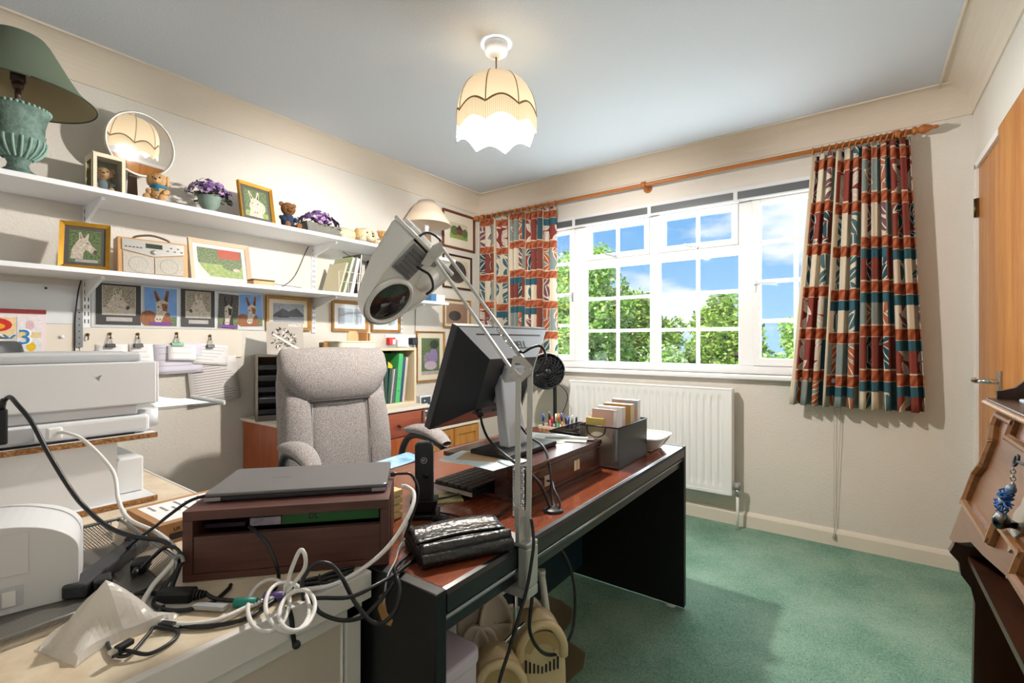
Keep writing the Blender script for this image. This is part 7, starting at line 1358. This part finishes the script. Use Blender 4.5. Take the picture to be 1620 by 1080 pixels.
# ---- cardboard carton
ct = thing('parcel', 'small brown cardboard parcel with a white address label', 'parcel', (1.32, 0.378, DT), 2)
m_kraft = M('kraft_board', 'b98a5e', 0.85, var=0.12, vscale=20); mk('carton', MB().box(0.0, 0.188, 0.0, 0.19, 0.0006, 0.046), m_kraft, ct, world=False, bev=0.001); mk('address_label', MB().box(0.02, 0.17, 0.015, 0.17, 0.0462, 0.0466), m_paper, ct, world=False)
for k in range(7): mk('label_print', MB().box(0.03 + 0.02 * (k % 3), 0.075 + 0.02 * (k % 4), 0.03 + k * 0.018, 0.036 + k * 0.018, 0.0467, 0.0469), m_ink, ct, world=False)
mk('barcode', MB().box(0.1882, 0.1885, 0.02, 0.05, 0.008, 0.022), m_key, ct, world=False); lettering('UK', 0.012, m_key, ct, frame((0.1884, 0.036, 0.030), 90, 0, 90))
# ---- silver mesh tray
mt = thing('mesh_tray', 'silver wire mesh letter tray in the left foreground', 'tray', (1.57, 0.17, DT))
tx0, tx1, ty0, ty1 = 1.40, 1.735, -0.10, 0.345; zf, zr = DT + 0.004, 0.752
mk('floor_mesh', MB().box(tx0 + 0.01, tx1 - 0.012, ty0, ty1 - 0.015, zf, zf + 0.0008), m_smesh, mt)
def wall_(p, q, dx, dy): return MB().add([(p[0], p[1], zf), (q[0], q[1], zf), (q[0] + dx, q[1] + dy, zr), (p[0] + dx, p[1] + dy, zr)], [(0, 1, 2, 3)])
mk('side_mesh', wall_((tx0 + 0.01, ty1 - 0.015), (tx1 - 0.012, ty1 - 0.015), 0, 0.012), m_smesh, mt); mk('side_mesh', wall_((tx0 + 0.01, ty0), (tx0 + 0.01, ty1 - 0.015), -0.010, 0), m_smesh, mt)
mk('front_lip', MB().add([(tx1 - 0.012, ty0, zf), (tx1 - 0.012, ty1 - 0.015, zf), (tx1, ty1 - 0.015, zf + 0.014), (tx1, ty0, zf + 0.014)], [(0, 1, 2, 3)]), m_smesh, mt)
m_stw = M('silver_wire', '8f908f', 0.35, 0.8); mk('rim', MB().tube([(tx0, ty0, zr), (tx0, ty1 - 0.03, zr), (tx0 + 0.012, ty1 - 0.006, zr), (tx0 + 0.03, ty1 - 0.002, zr), (tx1 - 0.03, ty1 - 0.002, zr), (tx1 - 0.008, ty1 - 0.002, zr - 0.002), (tx1, ty1 - 0.004, zr - 0.012), (tx1, ty1 - 0.010, zf + 0.004)], 0.0035, 8, sub=4), m_stw, mt)
mk('base_frame', MB().tube([(tx0 + 0.01, ty1 - 0.015, zf), (tx1 - 0.012, ty1 - 0.015, zf), (tx1, ty1 - 0.017, zf + 0.013), (tx1, ty0, zf + 0.014)], 0.003, 6, sub=1), m_stw, mt); mk('stacking_hook', MB().tube([(tx1 - 0.012, ty1 - 0.002, zr), (tx1 + 0.002, ty1 + 0.004, zr + 0.002), (tx1 + 0.010, ty1 + 0.004, zr - 0.006)], 0.004, 8), m_stw, mt)
# ---- white device in the tray
wdv = thing('label_printer', 'small white rounded desktop device at the left edge of the picture', 'device', (1.645, 0.225, zf + 0.001), -14)
prf = [(0, 0)] + [(-0.11 + 0.11 * math.cos(PI / 2 * i / 14), 0.083 + 0.06 * math.sin(PI / 2 * i / 14)) for i in range(15)] + [(-0.12, 0.143), (-0.26, 0.143), (-0.26, 0)]
mk('body', extr(prf, lambda a, b: (-0.15, a, b), lambda a, b: (0, a, b)), m_prn, wdv, world=False, bev=0.0015, seg=2)
mk('side_rib', MB().box(0.0005, 0.004, -0.112, -0.10, 0.006, 0.132), m_prn, wdv, world=False, bev=0.001); mk('hatch', MB().box(0.0005, 0.002, -0.098, -0.062, 0.062, 0.13), m_prn, wdv, world=False, bev=0.0005)
mk('switch_plate', MB().box(0.0005, 0.0018, -0.098, -0.068, 0.010, 0.044), m_prn2, wdv, world=False, bev=0.0005); mk('rocker', MB().box(0.0019, 0.006, -0.092, -0.076, 0.014, 0.038), m_white, wdv, world=False, bev=0.001)
# ---- crumpled plastic bag
def bagmat():
    t = NT('frosted_polythene'); b = t.n('BsdfPrincipled', {'Base Color': lin('f6f4f0'), 'Roughness': 0.3}); tr = t.n('BsdfTransparent'); tl_ = t.n('BsdfTranslucent', {0: lin('efe9e0')})
    m1 = t.n('MixShader', {0: 0.35}); t.t.links.new(b.outputs[0], m1.inputs[1]); t.t.links.new(tl_.outputs[0], m1.inputs[2]); m = t.n('MixShader', {0: 0.6}); t.t.links.new(tr.outputs[0], m.inputs[1]); t.t.links.new(m1.outputs[0], m.inputs[2]); return t.end(m.outputs[0])
def bag(u_, v_):
    x = -0.085 + 0.17 * u_; y = -0.05 + 0.10 * v_; ridge = max(0, 1 - abs(u_ - 0.38) * 2.6)
    z = 0.002 + 0.078 * ridge * (1 - abs(v_ - 0.5) * 1.7) + 0.005 * math.sin(11 * u_ + 6 * v_) + 0.003 * math.sin(15 * v_ - 9 * u_)
    if u_ < 0.02 or u_ > 0.98 or v_ < 0.02 or v_ > 0.98: z = 0.002
    return (x, y + 0.012 * math.sin(7 * u_), max(z, 0.0015))
pbag = mk('polythene_bag', MB().grid(bag, 26, 18, sm=False), bagmat(), solid=0.0008); pbag.location = (1.80, 0.245, DT + 0.0005); pbag.rotation_euler = (0, 0, math.radians(105)); tag(pbag, 'crumpled frosted plastic bag in front of the mesh tray', 'plastic bag')

# ================================================================ UNDER THE DESK
sb = thing('storage_box', 'lilac white plastic storage drawer tower under the near end of the desk', 'storage box', (2.0, 0.73, 0))
m_lilp = M('lilac_plastic', 'd5cddc', 0.35); mk('body', MB().prism(rrect(0.24, 0.15, 0.02), 0.0, 0.465, Matrix.Translation((1.965, 0.712, 0))), m_lilp, sb, bev=0.004); mk('lid', MB().prism(rrect(0.25, 0.158, 0.024), 0.4655, 0.495, Matrix.Translation((1.965, 0.712, 0))), m_lilp, sb, bev=0.006)
mk('label', MB().box(1.88, 1.96, 0.66, 0.765, 0.4955, 0.496), M('cream_label', 'e5ddd6', 0.7), sb)
for k in range(4): mk('label_line', MB().box(1.89 + k * 0.016, 1.894 + k * 0.016, 0.67, 0.74, 0.4962, 0.4965), m_key, sb)
m_herc = M('cream_heater_plastic', 'dcc79a', 0.4, var=0.08, vscale=10); m_hin = M('pale_cream_panel', 'd5ccba', 0.45)
def steamer(label, x, y, h, rz, word):
    t = thing('cream_heater', label, 'heater', (x, y, 0), rz, 'cream appliances under the desk')
    def f(a, b):
        an = 2 * PI * a; k = (0.80 + 0.20 * math.sin(PI * min(1, b * 0.8 + 0.1))) * max(0.0003, 1 - max(0, (b - 0.72) / 0.28) ** 3.2) ** 0.5
        return (0.050 * min(1.0, 1.5 * k) * math.copysign(abs(math.cos(an)) ** 0.6, math.cos(an)), 0.072 * k * math.copysign(abs(math.sin(an)) ** 0.6, math.sin(an)), h * b)
    mk('body', MB().grid(f, 28, 26), m_herc, t, world=False)
    FXh = facing((0.0505, 0, h * 0.5), (0, 1, 0), (0, 0, 1))
    arc = [(0.046 * math.cos(PI * i / 14), h * 0.37 + 0.040 * math.sin(PI * i / 14)) for i in range(15)]; arc += [(x_ * 0.62, h * 0.37 - 0.012 + 0.022 * math.sin(PI * i / 14)) for i, (x_, _) in reversed(list(enumerate(arc)))]
    mk('handle_recess', MB().prism(arc, -0.01, 0.003, FXh @ Matrix.Translation((0, -0.005, 0))), M('recess_shade_tan', 'b59b68', 0.6), t, world=False)  # darker tan arc paints the shade inside the handle recess
    mk('handle', MB().tube([FXh @ Vector(p) for p in ((-0.056, h * 0.30, -0.004), (-0.052, h * 0.38, 0.0), (-0.03, h * 0.455, 0.0), (0, h * 0.475, 0.0), (0.03, h * 0.455, 0.0), (0.052, h * 0.38, 0.0), (0.056, h * 0.30, -0.004))], 0.011, 10), m_herc, t, world=False)
    for k in range(9): mk('vent', MB().box(-0.042 + k * 0.010, -0.038 + k * 0.010, 0.108 + 0.006 * abs(k - 4) / 4, 0.124 + 0.018 * abs(k - 4) / 4, -0.008, 0.0022, 0, FXh), m_key, t, world=False)
    mk('badge_panel', MB().prism([(0.042 * math.cos(a_), 0.060 * math.sin(a_)) for a_ in [2 * PI * i / 28 for i in range(28)]], -0.008, 0.0022, FXh @ Matrix.Translation((0, 0.03, 0))), m_hin, t, world=False)
    lettering(word, 0.020, m_key, t, FXh @ Matrix.Translation((0.0, 0.04, 0.0028)) @ Matrix.Rotation(math.radians(12), 4, 'Z'))
steamer('cream heater with dark vents under the desk, in front of the paddles', 2.045, 0.895, 0.425, -42, 'Beldray'); steamer('taller cream heater with an oval badge under the middle of the desk', 2.085, 1.01, 0.475, -42, 'Beldray')
m_pad = M('cream_paddle', 'ddd2bf', 0.35)
pads = [(1.93, 0.955, 0.47, 12, 'tallest cream oval paddle leaning under the desk'), (1.965, 0.925, 0.41, 20, 'small cream oval paddle next to the storage tower'), (1.985, 0.985, 0.47, 10, 'cream oval paddle behind the first heater'), (1.99, 0.95, 0.40, 25, 'low cream oval paddle beside the first heater'), (2.015, 1.02, 0.43, 8, 'cream oval paddle between the two heaters'), (1.90, 1.05, 0.44, 14, 'cream oval paddle at the back beside the modesty panel'), (2.03, 1.09, 0.42, 5, 'cream oval paddle right behind the taller heater')]
for k, (x, y, h, tl_, lab) in enumerate(pads):
    t = thing('oval_paddle', lab, 'paddle', (x, y, 0), tl_ - 48, 'cream paddles under the desk', ry=-6 - k)
    OX = facing((0, 0, 0), (0, 1, 0), (0, 0, 1)); zc = h - 0.085
    mk('dish', MB().grid(lambda a, b, zc=zc: tuple(OX @ Vector((0.045 * b * math.cos(2 * PI * a), zc + 0.085 * b * math.sin(2 * PI * a), 0.012 * b ** 3))), 24, 6), m_pad, t, world=False, solid=0.004)
    mk('handle', MB().tube([(0, 0, 0.0), (0, 0, zc - 0.06)], 0.009, 8, sub=1), m_pad, t, world=False)
wt = thing('white_stand_pole', 'white tubular stand leg with cream foot under the desk', 'stand', (1.83, 1.50, 0)); mk('pole', MB().cyl((1.83, 1.50, 0.02), (1.805, 1.47, 0.30), 0.013, n=14), m_white, wt); mk('foot', MB().lathe([(0.03, 0), (0.03, 0.02), (0.018, 0.04), (0.016, 0.075)], 16, Matrix.Translation((1.83, 1.50, 0))), m_herc, wt); mk('cap', MB().cyl((1.8055, 1.4705, 0.298), (1.804, 1.469, 0.315), 0.015, n=14), m_white, wt)
ps = thing('power_strip', 'white multi socket power strip fixed to the back panel under the desk', 'power strip', (1.67, 1.2, 0.19)); mk('body', MB().box(1.656, 1.685, 1.00, 1.37, 0.19, 0.245), m_wpl, ps, bev=0.003)
for k in range(5): mk('pin_slot', MB().box(1.6851, 1.6858, 1.03 + k * 0.065, 1.04 + k * 0.065, 0.212, 0.222), m_key, ps)
pgp = thing('mains_plug', 'black mains plug in the power strip under the desk', 'plug', (1.70, 1.30, 0.19)); mk('body', MB().box(1.6861, 1.725, 1.265, 1.32, 0.195, 0.25), m_key, pgp, bev=0.008); mk('lead', MB().tube([(1.71, 1.29, 0.197), (1.72, 1.275, 0.16), (1.74, 1.22, 0.10), (1.75, 1.16, 0.02)], 0.004, 8), m_blk, pgp)
tag(mk('socket_box', MB().box(1.6565, 1.685, 1.378, 1.43, 0.215, 0.285), m_wpl, bev=0.003), 'white socket end next to the black mains plug under the desk', 'socket')
cable('under_desk_cable', 'black cable running diagonally from the plug up under the desk edge', [(1.727, 1.292, 0.22), (1.76, 1.25, 0.29), (1.84, 1.19, 0.40), (1.95, 1.09, 0.51), (2.06, 0.98, 0.608)], 0.005, m_blk)
cable('hanging_loop_cable', 'black cable hanging in a big loop under the desk edge', [(2.094, 1.055, 0.640), (2.120, 1.080, 0.60), (2.133, 1.10, 0.550), (2.138, 1.113, 0.480), (2.142, 1.094, 0.401), (2.142, 1.029, 0.377), (2.142, 0.950, 0.416), (2.142, 0.895, 0.492), (2.14, 0.905, 0.556), (2.125, 0.94, 0.600), (2.094, 0.965, 0.640)], 0.0042, m_blk)
tag(mk('chair_mat', MB().prism([(1.0, 1.12), (1.70, 1.12), (1.93, 1.22), (1.96, 1.50), (1.93, 1.575), (1.84, 1.60), (1.80, 1.64), (1.79, 1.72), (1.75, 1.80), (1.68, 1.83), (1.0, 1.83)], 0.0008, 0.004), M('brown_chair_mat', '6f6750', 0.5, var=0.1, vscale=6)), 'brown chair mat with a notched corner on the carpet under the desk', 'mat')
